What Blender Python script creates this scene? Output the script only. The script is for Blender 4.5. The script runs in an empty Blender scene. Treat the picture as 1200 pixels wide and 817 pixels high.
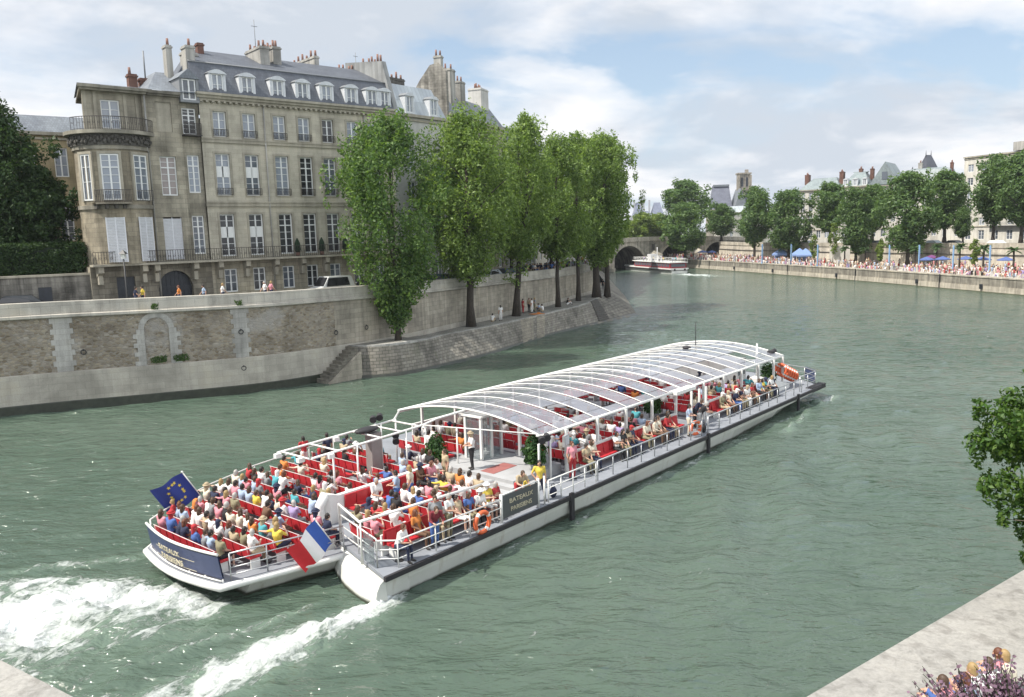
import bpy, bmesh, math, random
import numpy as np
from mathutils import Vector, Matrix
R = math.radians
PI = math.pi
scene = bpy.context.scene
COL = scene.collection
rng = random.Random(7)

# ------------------------------------------------------------------ camera, world, sun, exposure
cam_d = bpy.data.cameras.new('camera')
cam = bpy.data.objects.new('camera', cam_d)
COL.objects.link(cam)
cam_d.sensor_width = 36.0
cam_d.lens = 28.5
cam_d.clip_start = 0.1
cam_d.clip_end = 6000
_p, _r = R(8.114), R(1.661)
_f = Vector((0, math.cos(_p), -math.sin(_p)))
_r0 = Vector((1, 0, 0)); _u0 = Vector((0, math.sin(_p), math.cos(_p)))
_rt = _r0*math.cos(_r) - _u0*math.sin(_r)
_up = _r0*math.sin(_r) + _u0*math.cos(_r)
cam.matrix_world = Matrix(((_rt.x, _up.x, -_f.x, 0), (_rt.y, _up.y, -_f.y, 0), (_rt.z, _up.z, -_f.z, 12.0), (0, 0, 0, 1)))
scene.camera = cam

SUN_AZ = R(-112)          # seen from above, clockwise from +Y: ahead and to the left
SUN_EL = R(54)
sun_dir = Vector((math.sin(SUN_AZ)*math.cos(SUN_EL), math.cos(SUN_AZ)*math.cos(SUN_EL), math.sin(SUN_EL)))
sun_d = bpy.data.lights.new('sun', 'SUN')
sun_d.energy = 4.9
sun_d.angle = R(0.6)
sun_d.color = (1.0, 0.94, 0.85)
sun = bpy.data.objects.new('sun', sun_d)
COL.objects.link(sun)
sun.rotation_euler = (-sun_dir).to_track_quat('-Z', 'Y').to_euler()
sun.location = (0, 0, 100)

world = bpy.data.worlds.new('World')
scene.world = world
world.use_nodes = True
def build_world():
    nt = world.node_tree; N = nt.nodes; L = nt.links
    N.clear()
    out = N.new('ShaderNodeOutputWorld'); bg = N.new('ShaderNodeBackground')
    sky = N.new('ShaderNodeTexSky'); sky.sky_type = 'NISHITA'; sky.sun_disc = False
    sky.sun_elevation = SUN_EL; sky.sun_rotation = SUN_AZ
    sky.air_density = 1.0; sky.dust_density = 1.6; sky.ozone_density = 1.2
    tc = N.new('ShaderNodeTexCoord'); sep = N.new('ShaderNodeSeparateXYZ')
    L.new(tc.outputs['Generated'], sep.inputs[0])
    # cloud deck: direction projected on a flat layer so clouds shrink towards the horizon
    mx = N.new('ShaderNodeMath'); mx.operation = 'MAXIMUM'; mx.inputs[1].default_value = 0.0
    L.new(sep.outputs['Z'], mx.inputs[0])
    ad = N.new('ShaderNodeMath'); ad.operation = 'ADD'; ad.inputs[1].default_value = 0.26
    L.new(mx.outputs[0], ad.inputs[0])
    def div(a):
        d = N.new('ShaderNodeMath'); d.operation = 'DIVIDE'; L.new(a, d.inputs[0]); L.new(ad.outputs[0], d.inputs[1]); return d.outputs[0]
    cmb = N.new('ShaderNodeCombineXYZ')
    L.new(div(sep.outputs['X']), cmb.inputs[0]); L.new(div(sep.outputs['Y']), cmb.inputs[1])
    def noise(scale, detail, rough, off, dist=0.0):
        mp = N.new('ShaderNodeMapping'); mp.inputs['Location'].default_value = off
        L.new(cmb.outputs[0], mp.inputs[0])
        n = N.new('ShaderNodeTexNoise'); n.inputs['Scale'].default_value = scale; n.inputs['Detail'].default_value = detail
        n.inputs['Roughness'].default_value = rough; n.inputs['Distortion'].default_value = dist
        L.new(mp.outputs[0], n.inputs['Vector']); return n.outputs['Fac']
    big = noise(1.15, 8, 0.55, (3.4, 7.9, 0.0), 0.3)
    lit = noise(1.6, 7, 0.56, (3.62, 7.75, 0.2), 0.3)
    def ramp(fac, pts):
        r = N.new('ShaderNodeValToRGB'); e = r.color_ramp.elements
        e[0].position, e[0].color = pts[0]; e[1].position, e[1].color = pts[-1]
        for p in pts[1:-1]:
            q = e.new(p[0]); q.color = p[1]
        L.new(fac, r.inputs[0]); return r.outputs['Color']
    cover = ramp(big, [(0.37, (0, 0, 0, 1)), (0.43, (.6, .6, .6, 1)), (0.51, (1, 1, 1, 1))])
    # cloud colour: bright tops, soft grey-blue undersides
    ccol = ramp(lit, [(0.40, (6.7, 6.7, 6.8, 1)), (0.48, (5.7, 5.85, 6.15, 1)), (0.57, (4.2, 4.6, 5.15, 1))])
    # the blue between the clouds is pale
    hz = ramp(mx.outputs[0], [(0.0, (.75, .75, .75, 1)), (0.35, (.30, .30, .30, 1))])
    pale = N.new('ShaderNodeMixRGB'); pale.inputs[2].default_value = (3.9, 4.9, 6.0, 1)
    L.new(hz, pale.inputs[0]); L.new(sky.outputs[0], pale.inputs[1])
    mix = N.new('ShaderNodeMixRGB'); L.new(cover, mix.inputs[0]); L.new(pale.outputs[0], mix.inputs[1]); L.new(ccol, mix.inputs[2])
    # extra brightness added to the unseen sky, right and behind, to fill shaded facades
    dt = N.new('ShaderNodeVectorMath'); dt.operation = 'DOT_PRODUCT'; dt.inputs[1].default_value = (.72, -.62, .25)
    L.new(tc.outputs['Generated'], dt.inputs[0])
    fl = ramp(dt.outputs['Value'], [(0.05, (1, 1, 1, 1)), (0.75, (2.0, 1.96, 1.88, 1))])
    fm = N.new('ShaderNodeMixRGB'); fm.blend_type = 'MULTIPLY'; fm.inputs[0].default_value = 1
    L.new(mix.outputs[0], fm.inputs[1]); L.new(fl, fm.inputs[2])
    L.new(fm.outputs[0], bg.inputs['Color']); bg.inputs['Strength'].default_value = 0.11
    L.new(bg.outputs[0], out.inputs[0])
build_world()
scene.view_settings.view_transform = 'Standard'
scene.view_settings.look = 'None'
scene.view_settings.exposure = 0.52
scene.view_settings.gamma = 1
scene.cycles.max_bounces = 6
scene.cycles.transparent_max_bounces = 12

# ------------------------------------------------------------------ helpers
class MB:
    """collects faces with material slots; build() links them as one mesh object"""
    def __init__(s): s.v = []; s.f = []; s.m = []; s.uv = {}; s.smooth = set()
    def add(s, vs, fs, m=0, smooth=False):
        b = len(s.v); s.v += [tuple(x) for x in vs]
        for f in fs:
            if smooth: s.smooth.add(len(s.f))
            s.f.append(tuple(b+i for i in f)); s.m.append(m)
        return s
    def quad(s, a, b, c, d, m=0): return s.add([a, b, c, d], [(0, 1, 2, 3)], m)
    def box(s, c, d, m=0, rz=0.0, tilt=None):
        hx, hy, hz = d[0]/2, d[1]/2, d[2]/2
        vs = [Vector((x*hx, y*hy, z*hz)) for z in (-1, 1) for y in (-1, 1) for x in (-1, 1)]
        M = Matrix.Rotation(rz, 3, 'Z')
        if tilt: M = M @ Matrix.Rotation(tilt[1], 3, tilt[0])
        vs = [M @ q + Vector(c) for q in vs]
        return s.add(vs, [(0, 2, 3, 1), (4, 5, 7, 6), (0, 1, 5, 4), (2, 6, 7, 3), (0, 4, 6, 2), (1, 3, 7, 5)], m)
    def bx(s, x0, x1, y0, y1, z0, z1, m=0): return s.box(((x0+x1)/2, (y0+y1)/2, (z0+z1)/2), (x1-x0, y1-y0, z1-z0), m)
    def tube(s, pts, r, n=8, m=0, cap=True, smooth=True):
        pts = [Vector(p) for p in pts]
        rs = r if isinstance(r, (list, tuple)) else [r]*len(pts)
        vs = []; fs = []
        prev = None
        for i, p in enumerate(pts):
            t = (pts[min(i+1, len(pts)-1)]-pts[max(i-1, 0)])
            t = t.normalized() if t.length > 1e-9 else Vector((0, 0, 1))
            if prev is None:
                a = t.orthogonal().normalized()
            else:
                a = (prev - t*prev.dot(t)); a = a.normalized() if a.length > 1e-6 else t.orthogonal().normalized()
            prev = a; b = t.cross(a)
            for k in range(n):
                th = 2*PI*k/n
                vs.append(p + (a*math.cos(th)+b*math.sin(th))*rs[i])
        for i in range(len(pts)-1):
            for k in range(n):
                fs.append((i*n+k, i*n+(k+1) % n, (i+1)*n+(k+1) % n, (i+1)*n+k))
        s.add(vs, fs, m, smooth)
        if cap:
            b0 = len(s.v)-len(vs)
            s.f.append(tuple(b0+k for k in range(n-1, -1, -1))); s.m.append(m)
            s.f.append(tuple(b0+(len(pts)-1)*n+k for k in range(n))); s.m.append(m)
        return s
    def prism(s, poly, z0, z1, m=0, mt=None):
        n = len(poly)
        zf0 = z0 if isinstance(z0, (list, tuple)) else [z0]*n
        zf1 = z1 if isinstance(z1, (list, tuple)) else [z1]*n
        vs = [(p[0], p[1], zf0[i]) for i, p in enumerate(poly)]+[(p[0], p[1], zf1[i]) for i, p in enumerate(poly)]
        s.add(vs, [(i, (i+1) % n, n+(i+1) % n, n+i) for i in range(n)]+[tuple(range(n-1, -1, -1))], m)
        b = len(s.v)-2*n
        s.f.append(tuple(b+n+i for i in range(n))); s.m.append(m if mt is None else mt)
        return s
    def ell(s, c, r, nu=10, nv=7, m=0, smooth=True):
        c = Vector(c); vs = [c+Vector((0, 0, -r[2]))]; fs = []
        for j in range(1, nv):
            ph = -PI/2+PI*j/nv
            for i in range(nu):
                th = 2*PI*i/nu
                vs.append(c+Vector((r[0]*math.cos(ph)*math.cos(th), r[1]*math.cos(ph)*math.sin(th), r[2]*math.sin(ph))))
        vs.append(c+Vector((0, 0, r[2])))
        for i in range(nu):
            fs.append((0, 1+(i+1) % nu, 1+i))
            for j in range(nv-2):
                a = 1+j*nu+i; b = 1+j*nu+(i+1) % nu
                fs.append((a, b, b+nu, a+nu))
            fs.append((1+(nv-2)*nu+i, 1+(nv-2)*nu+(i+1) % nu, len(vs)-1))
        return s.add(vs, fs, m, smooth)
    def torus(s, c, R0, r, ax=(0, 0, 1), n=20, k=8, m=0, m2=None):
        ax = Vector(ax).normalized(); a = ax.orthogonal().normalized(); b = ax.cross(a)
        vs = []; c = Vector(c)
        for i in range(n):
            th = 2*PI*i/n; d = a*math.cos(th)+b*math.sin(th)
            for j in range(k):
                ph = 2*PI*j/k
                vs.append(c+d*(R0+r*math.cos(ph))+ax*r*math.sin(ph))
        for i in range(n):
            mm = m2 if (m2 is not None and i % (n//4) == 0) else m
            base = len(s.v)
            if i == 0: s.v += [tuple(q) for q in vs]; s._tb = base
            for j in range(k):
                s.smooth.add(len(s.f))
                s.f.append((s._tb+i*k+j, s._tb+((i+1) % n)*k+j, s._tb+((i+1) % n)*k+(j+1) % k, s._tb+i*k+(j+1) % k)); s.m.append(mm)
        return s
    def mesh(s, name, mats):
        me = bpy.data.meshes.new(name)
        me.from_pydata(s.v, [], s.f)
        for mt in (mats if isinstance(mats, (list, tuple)) else [mats]): me.materials.append(mt)
        me.polygons.foreach_set('material_index', s.m)
        sm = np.zeros(len(s.f), bool)
        if s.smooth: sm[list(s.smooth)] = True
        me.polygons.foreach_set('use_smooth', sm)
        uvl = me.uv_layers.new(name='UVMap')
        # wall UVs in metres: along the wall / height, or x / y on flat tops
        co = np.array(s.v, float)
        uv = np.zeros((len(me.loops), 2))
        li = 0
        for fi, f in enumerate(s.f):
            if fi in s.uv:
                for q in s.uv[fi]: uv[li] = q; li += 1
                continue
            P = co[list(f)]
            nrm = np.cross(P[1]-P[0], P[2]-P[0]) if len(f) > 2 else np.array([0, 0, 1.])
            if len(f) > 3 and np.linalg.norm(nrm) < 1e-9: nrm = np.cross(P[2]-P[0], P[3]-P[0])
            L = np.linalg.norm(nrm); nrm = nrm/L if L > 1e-12 else np.array([0, 0, 1.])
            if abs(nrm[2]) < .8:
                t = np.array([-nrm[1], nrm[0], 0]); t /= (np.linalg.norm(t)+1e-12)
                w = np.cross(nrm, t)
                U = P @ t; V = P @ w
            else:
                U = P[:, 0]; V = P[:, 1]
            k = len(f); uv[li:li+k, 0] = U; uv[li:li+k, 1] = V; li += k
        uvl.data.foreach_set('uv', uv.ravel())
        me.validate(); me.update()
        return me
    def build(s, name, mats, parent=None, loc=None, rz=None):
        return link(name, s.mesh(name, mats), parent, loc, rz)

def link(name, me, parent=None, loc=None, rz=None):
    o = bpy.data.objects.new(name, me); COL.objects.link(o)
    if parent is not None: o.parent = parent
    if loc is not None: o.location = loc
    if rz is not None: o.rotation_euler = (0, 0, rz)
    return o
def tag(o, label=None, cat=None, group=None, kind=None):
    if label: o['label'] = label
    if cat: o['category'] = cat
    if group: o['group'] = group
    if kind: o['kind'] = kind
    return o
def thing(name, label, cat, loc=(0, 0, 0), rz=0.0, group=None):
    o = bpy.data.objects.new(name, None); COL.objects.link(o)
    o.location = loc; o.rotation_euler = (0, 0, rz); o.empty_display_size = .2
    return tag(o, label, cat, group)
def kids(o): return [c for c in bpy.data.objects if c.parent == o]
def dup(root, loc, rz=0.0, sc=None, label=None, group=None):
    r = root.copy(); COL.objects.link(r); r.location = loc; r.rotation_euler = (0, 0, rz)
    if sc is not None: r.scale = sc if isinstance(sc, (list, tuple)) else (sc, sc, sc)
    if label: r['label'] = label
    if group: r['group'] = group
    for ch in root.children:
        c = ch.copy(); COL.objects.link(c); c.parent = r
        for g in ch.children:
            d = g.copy(); COL.objects.link(d); d.parent = c
    return r
ORD = ['first', 'second', 'third', 'fourth', 'fifth', 'sixth', 'seventh', 'eighth', 'ninth', 'tenth', 'eleventh', 'twelfth', 'thirteenth', 'fourteenth', 'fifteenth', 'sixteenth', 'seventeenth', 'eighteenth', 'nineteenth', 'twentieth', 'twenty-first', 'twenty-second', 'twenty-third', 'twenty-fourth']

# ------------------------------------------------------------------ materials
MATS = {}
def newmat(name):
    m = bpy.data.materials.new(name); m.use_nodes = True
    nt = m.node_tree; b = nt.nodes['Principled BSDF']
    return m, nt, nt.nodes, nt.links, b
def _in(b, k, v):
    if k in b.inputs: b.inputs[k].default_value = v
def rgba(c): return (c[0], c[1], c[2], 1)
def coords(N, which='Object'):
    t = N.new('ShaderNodeTexCoord'); return t.outputs[which]
def noise_node(N, L, vec, scale, detail=4, rough=.55, dist=0):
    n = N.new('ShaderNodeTexNoise'); n.inputs['Scale'].default_value = scale; n.inputs['Detail'].default_value = detail
    n.inputs['Roughness'].default_value = rough; n.inputs['Distortion'].default_value = dist
    L.new(vec, n.inputs['Vector']); return n.outputs['Fac']
def ramp_node(N, L, fac, pts):
    r = N.new('ShaderNodeValToRGB'); e = r.color_ramp.elements
    e[0].position, e[0].color = pts[0][0], rgba(pts[0][1]); e[1].position, e[1].color = pts[-1][0], rgba(pts[-1][1])
    for p in pts[1:-1]:
        q = e.new(p[0]); q.color = rgba(p[1])
    L.new(fac, r.inputs[0]); return r.outputs['Color']
def mixc(N, L, mode, fac, a, b):
    m = N.new('ShaderNodeMixRGB'); m.blend_type = mode
    for i, x in ((0, fac), (1, a), (2, b)):
        if isinstance(x, (int, float)): m.inputs[i].default_value = x if i == 0 else (x, x, x, 1)
        elif isinstance(x, tuple): m.inputs[i].default_value = rgba(x)
        else: L.new(x, m.inputs[i])
    return m.outputs[0]
def bump(N, L, b, h, strength, dist=.02):
    n = N.new('ShaderNodeBump'); n.inputs['Strength'].default_value = strength; n.inputs['Distance'].default_value = dist
    L.new(h, n.inputs['Height']); L.new(n.outputs[0], b.inputs['Normal'])
def flat(name, c, rough=.6, metal=0.0, var=.12, scale=3.0, bmp=0.0):
    """a colour with slight uneven wear"""
    if name in MATS: return MATS[name]
    m, nt, N, L, b = newmat(name)
    v = noise_node(N, L, coords(N), scale, 5, .6)
    lo = tuple(x*(1-var) for x in c); hi = tuple(min(1, x*(1+var)) for x in c)
    L.new(ramp_node(N, L, v, [(.3, lo), (.7, hi)]), b.inputs['Base Color'])
    _in(b, 'Roughness', rough); _in(b, 'Metallic', metal)
    if bmp: bump(N, L, b, v, bmp)
    MATS[name] = m; return m
def stone(name, c, mortar, bw=.9, bh=.38, stain=.35, var=.16, bmp=.4, msize=.012, streak=.3, moss=None):
    """coursed ashlar on metre UVs, with block-to-block tone, stains and rain streaks"""
    if name in MATS: return MATS[name]
    m, nt, N, L, b = newmat(name)
    uv = coords(N, 'UV')
    br = N.new('ShaderNodeTexBrick'); L.new(uv, br.inputs['Vector'])
    br.inputs['Scale'].default_value = 1; br.inputs['Brick Width'].default_value = bw; br.inputs['Row Height'].default_value = bh
    br.inputs['Mortar Size'].default_value = msize; br.inputs['Mortar Smooth'].default_value = .3; br.inputs['Bias'].default_value = 0
    br.inputs['Color1'].default_value = rgba(tuple(x*(1-var) for x in c)); br.inputs['Color2'].default_value = rgba(tuple(min(1, x*(1+var)) for x in c))
    br.inputs['Mortar'].default_value = rgba(mortar)
    oc = coords(N, 'Object')
    s1 = noise_node(N, L, oc, .35, 8, .62, .4)
    col = mixc(N, L, 'MULTIPLY', 1.0, br.outputs['Color'], ramp_node(N, L, s1, [(.34, (1-stain,)*3), (.56, (1, 1, 1)), (.75, (1.0, .97, .9))]))
    mp = N.new('ShaderNodeMapping'); mp.inputs['Scale'].default_value = (1.6, .09, 1); L.new(uv, mp.inputs[0])
    s2 = noise_node(N, L, mp.outputs[0], 1.0, 5, .6)
    col = mixc(N, L, 'MULTIPLY', 1.0, col, ramp_node(N, L, s2, [(.38, (1-streak,)*3), (.6, (1, 1, 1))]))
    fine = noise_node(N, L, uv, 14, 4, .6)
    col = mixc(N, L, 'MULTIPLY', 1.0, col, ramp_node(N, L, fine, [(.3, (.86, .86, .86)), (.7, (1.06, 1.06, 1.06))]))
    if moss:
        s3 = noise_node(N, L, oc, .8, 6, .7)
        col = mixc(N, L, 'MIX', ramp_node(N, L, s3, [(.55, (0, 0, 0)), (.72, (.7, .7, .7))]), col, moss)
    L.new(col, b.inputs['Base Color']); _in(b, 'Roughness', .9); _in(b, 'Specular IOR Level', .2)
    inv = N.new('ShaderNodeMath'); inv.operation = 'SUBTRACT'; inv.inputs[0].default_value = 1; L.new(br.outputs['Fac'], inv.inputs[1])
    mad = N.new('ShaderNodeMath'); mad.operation = 'MULTIPLY_ADD'; L.new(fine, mad.inputs[0]); mad.inputs[1].default_value = .5; L.new(inv.outputs[0], mad.inputs[2])
    bump(N, L, b, mad.outputs[0], bmp, .03)
    MATS[name] = m; return m
def rubble(name, cols, mortar, scale=2.6, bmp=.6):
    if name in MATS: return MATS[name]
    m, nt, N, L, b = newmat(name)
    uv = coords(N, 'UV')
    mp = N.new('ShaderNodeMapping'); mp.inputs['Scale'].default_value = (scale, scale*1.9, 1); L.new(uv, mp.inputs[0])
    ds = N.new('ShaderNodeTexNoise'); ds.inputs['Scale'].default_value = 2; L.new(mp.outputs[0], ds.inputs['Vector'])
    wv = mixc(N, L, 'LINEAR_LIGHT', .12, mp.outputs[0], ds.outputs['Color'])
    vo = N.new('ShaderNodeTexVoronoi'); vo.feature = 'F1'; vo.inputs['Scale'].default_value = 1; L.new(wv, vo.inputs['Vector'])
    ve = N.new('ShaderNodeTexVoronoi'); ve.feature = 'DISTANCE_TO_EDGE'; ve.inputs['Scale'].default_value = 1; L.new(wv, ve.inputs['Vector'])
    sp = N.new('ShaderNodeSeparateColor'); L.new(vo.outputs['Color'], sp.inputs[0])
    c = ramp_node(N, L, sp.outputs[0], [(i/(len(cols)-1), cc) for i, cc in enumerate(cols)])
    edge = ramp_node(N, L, ve.outputs['Distance'], [(.02, (1, 1, 1)), (.09, (0, 0, 0))])
    c = mixc(N, L, 'MIX', edge, c, mortar)
    s1 = noise_node(N, L, coords(N), .45, 7, .62, .3)
    c = mixc(N, L, 'MULTIPLY', 1.0, c, ramp_node(N, L, s1, [(.32, (.62, .6, .58)), (.56, (1, 1, 1))]))
    c = mixc(N, L, 'MIX', ramp_node(N, L, noise_node(N, L, coords(N), .3, 5, .6), [(.58, (0, 0, 0)), (.66, (.55, .55, .55))]), c, (.34, .33, .31))
    L.new(c, b.inputs['Base Color']); _in(b, 'Roughness', .95); _in(b, 'Specular IOR Level', .15)
    h = ramp_node(N, L, ve.outputs['Distance'], [(.0, (0, 0, 0)), (.16, (1, 1, 1))])
    bump(N, L, b, h, bmp, .05)
    MATS[name] = m; return m
def slate(name, c, lines=.28, var=.15, rough=.55, seam=False):
    if name in MATS: return MATS[name]
    m, nt, N, L, b = newmat(name)
    uv = coords(N, 'UV')
    br = N.new('ShaderNodeTexBrick'); L.new(uv, br.inputs['Vector']); br.inputs['Scale'].default_value = 1
    br.inputs['Brick Width'].default_value = .55 if seam else .24; br.inputs['Row Height'].default_value = 3.0 if seam else lines
    if seam: br.offset = 0.0
    br.inputs['Mortar Size'].default_value = .02 if seam else .012
    br.inputs['Color1'].default_value = rgba(tuple(x*(1-var) for x in c)); br.inputs['Color2'].default_value = rgba(tuple(x*(1+var) for x in c))
    br.inputs['Mortar'].default_value = rgba(tuple(x*.6 for x in c))
    s = noise_node(N, L, coords(N), .5, 6, .6, .3)
    col = mixc(N, L, 'MULTIPLY', 1.0, br.outputs['Color'], ramp_node(N, L, s, [(.3, (.75, .75, .77)), (.7, (1.15, 1.14, 1.1))]))
    L.new(col, b.inputs['Base Color']); _in(b, 'Roughness', rough)
    bump(N, L, b, br.outputs['Fac'], -.25, .02)
    MATS[name] = m; return m
def glass_dark(name, c=(.035, .045, .055), rough=.06, var=.5):
    """window pane seen from outside: a dark room behind reflecting glass, curtains in places"""
    if name in MATS: return MATS[name]
    m, nt, N, L, b = newmat(name)
    v = noise_node(N, L, coords(N), 1.3, 2, .5)
    oi = N.new('ShaderNodeObjectInfo')
    a = N.new('ShaderNodeMath'); a.operation = 'ADD'; L.new(v, a.inputs[0]); L.new(oi.outputs['Random'], a.inputs[1])
    c2 = tuple(min(.5, x*(1+var)+.05*var) for x in c)
    L.new(ramp_node(N, L, a.outputs[0], [(.55, c), (1.2, c2)]), b.inputs['Base Color'])
    _in(b, 'Roughness', rough); _in(b, 'IOR', 1.5)
    w = noise_node(N, L, coords(N), .9, 2, .5); bump(N, L, b, w, .06, .05)
    MATS[name] = m; return m
def leafmat(name, dark, mid, light, trans=.35):
    if name in MATS: return MATS[name]
    m = bpy.data.materials.new(name); m.use_nodes = True
    nt = m.node_tree; N = nt.nodes; L = nt.links; N.clear()
    out = N.new('ShaderNodeOutputMaterial')
    g = N.new('ShaderNodeNewGeometry')
    nz = noise_node(N, L, coords(N), .55, 3, .6)
    ad = N.new('ShaderNodeMath'); ad.operation = 'MULTIPLY_ADD'; L.new(g.outputs['Random Per Island'], ad.inputs[0]); ad.inputs[1].default_value = .55
    mu = N.new('ShaderNodeMath'); mu.operation = 'MULTIPLY'; mu.inputs[1].default_value = .55; L.new(nz, mu.inputs[0]); L.new(mu.outputs[0], ad.inputs[2])
    col = ramp_node(N, L, ad.outputs[0], [(.2, dark), (.5, mid), (.85, light)])
    d = N.new('ShaderNodeBsdfDiffuse'); L.new(col, d.inputs['Color'])
    t = N.new('ShaderNodeBsdfTranslucent')
    tc = mixc(N, L, 'MULTIPLY', 1.0, col, (1.25, 1.3, .55)); L.new(tc, t.inputs['Color'])
    gl = N.new('ShaderNodeBsdfGlossy'); gl.inputs['Roughness'].default_value = .5; gl.inputs['Color'].default_value = (.5, .55, .5, 1)
    m1 = N.new('ShaderNodeMixShader'); m1.inputs[0].default_value = trans; L.new(d.outputs[0], m1.inputs[1]); L.new(t.outputs[0], m1.inputs[2])
    m2 = N.new('ShaderNodeMixShader'); m2.inputs[0].default_value = .035; L.new(m1.outputs[0], m2.inputs[1]); L.new(gl.outputs[0], m2.inputs[2])
    L.new(m2.outputs[0], out.inputs[0])
    MATS[name] = m; return m
def barkmat(name, c):
    if name in MATS: return MATS[name]
    m, nt, N, L, b = newmat(name)
    mp = N.new('ShaderNodeMapping'); mp.inputs['Scale'].default_value = (6, 6, 1.2); L.new(coords(N), mp.inputs[0])
    v = noise_node(N, L, mp.outputs[0], 2, 6, .65, .5)
    L.new(ramp_node(N, L, v, [(.3, tuple(x*.5 for x in c)), (.7, tuple(x*1.4 for x in c))]), b.inputs['Base Color'])
    _in(b, 'Roughness', .95); bump(N, L, b, v, .8, .04)
    MATS[name] = m; return m
# ------------------------------------------------------------------ river bed, water
BO = Vector((-4.45, 25.09, -.3)); BA = math.atan2(.7567, .6538)     # the big boat's frame: x forward, y to port
BU = np.array([math.cos(BA), math.sin(BA)]); BV = np.array([-BU[1], BU[0]])
def smooth(a, b, x):
    t = np.clip((x-a)/(b-a), 0, 1); return t*t*(3-2*t)
def water_mat():
    m, nt, N, L, b = newmat('river_water')
    g = N.new('ShaderNodeNewGeometry'); pos = g.outputs['Position']
    at = N.new('ShaderNodeAttribute'); at.attribute_name = 'foam'
    tb = noise_node(N, L, pos, .05, 5, .6, .6)
    wc = ramp_node(N, L, tb, [(.35, (.050, .082, .058)), (.65, (.078, .110, .084))])
    # broken foam: lacy noise cut by the foam amount carried on the mesh
    mp = N.new('ShaderNodeMapping'); mp.inputs['Rotation'].default_value = (0, 0, -BA); L.new(pos, mp.inputs[0])
    mp2 = N.new('ShaderNodeMapping'); mp2.inputs['Scale'].default_value = (.45, 1, 1); L.new(mp.outputs[0], mp2.inputs[0])
    f1 = noise_node(N, L, mp2.outputs[0], 1.3, 10, .68, .8)
    f2 = noise_node(N, L, mp2.outputs[0], 5.5, 7, .7, .5)
    m0 = N.new('ShaderNodeMath'); m0.operation = 'MULTIPLY_ADD'; L.new(f1, m0.inputs[0]); m0.inputs[1].default_value = 1.9; m0.inputs[2].default_value = -.95-.65
    mm = N.new('ShaderNodeMath'); mm.operation = 'MULTIPLY_ADD'; L.new(f2, mm.inputs[0]); mm.inputs[1].default_value = 1.3; L.new(m0.outputs[0], mm.inputs[2])
    ad = N.new('ShaderNodeMath'); ad.operation = 'MULTIPLY_ADD'; L.new(at.outputs['Fac'], ad.inputs[0]); ad.inputs[1].default_value = 1.0; L.new(mm.outputs[0], ad.inputs[2])
    fm = ramp_node(N, L, ad.outputs[0], [(.36, (0, 0, 0)), (.52, (.38, .38, .38)), (.95, (1, 1, 1))])
    # aerated water round the foam is paler green
    aer = ramp_node(N, L, at.outputs['Fac'], [(.02, (0, 0, 0)), (.5, (.7, .7, .7))])
    c = mixc(N, L, 'MIX', aer, wc, (.15, .21, .16))
    c = mixc(N, L, 'MIX', fm, c, (.70, .73, .72))
    L.new(c, b.inputs['Base Color'])
    rr = N.new('ShaderNodeMapRange'); L.new(fm, rr.inputs[0]); rr.inputs[3].default_value = .09; rr.inputs[4].default_value = .8
    L.new(rr.outputs[0], b.inputs['Roughness']); _in(b, 'IOR', 1.52)
    # small wind ripples
    r1 = N.new('ShaderNodeMapping'); r1.inputs['Rotation'].default_value = (0, 0, R(25)); r1.inputs['Scale'].default_value = (.55, 1.3, 1); L.new(pos, r1.inputs[0])
    n1 = noise_node(N, L, r1.outputs[0], 1.5, 3, .55, .4)
    n2 = noise_node(N, L, r1.outputs[0], 5.0, 3, .6, .3)
    n3 = noise_node(N, L, r1.outputs[0], .35, 3, .5, .3)
    s = N.new('ShaderNodeMath'); s.operation = 'MULTIPLY_ADD'; L.new(n2, s.inputs[0]); s.inputs[1].default_value = .22; L.new(n1, s.inputs[2])
    s2 = N.new('ShaderNodeMath'); s2.operation = 'MULTIPLY_ADD'; L.new(n3, s2.inputs[0]); s2.inputs[1].default_value = 1.6; L.new(s.outputs[0], s2.inputs[2])
    s3 = N.new('ShaderNodeMath'); s3.operation = 'MULTIPLY_ADD'; L.new(fm, s3.inputs[0]); s3.inputs[1].default_value = .25; L.new(s2.outputs[0], s3.inputs[2])
    bump(N, L, b, s3.outputs[0], 1.0, .26)
    return m
def fbm(x, y, seed, base, octs, gain=.55):
    r = np.random.RandomState(seed); out = np.zeros_like(x); a = 1.0
    for o in range(octs):
        w = base*(2**o)
        for k in range(5):
            th = r.uniform(0, 2*PI); ph = r.uniform(0, 2*PI); ww = w*r.uniform(.7, 1.4)
            out += a*np.sin((x*math.cos(th)+y*math.sin(th))*ww+ph)/2.2
        a *= gain
    return out
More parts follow.
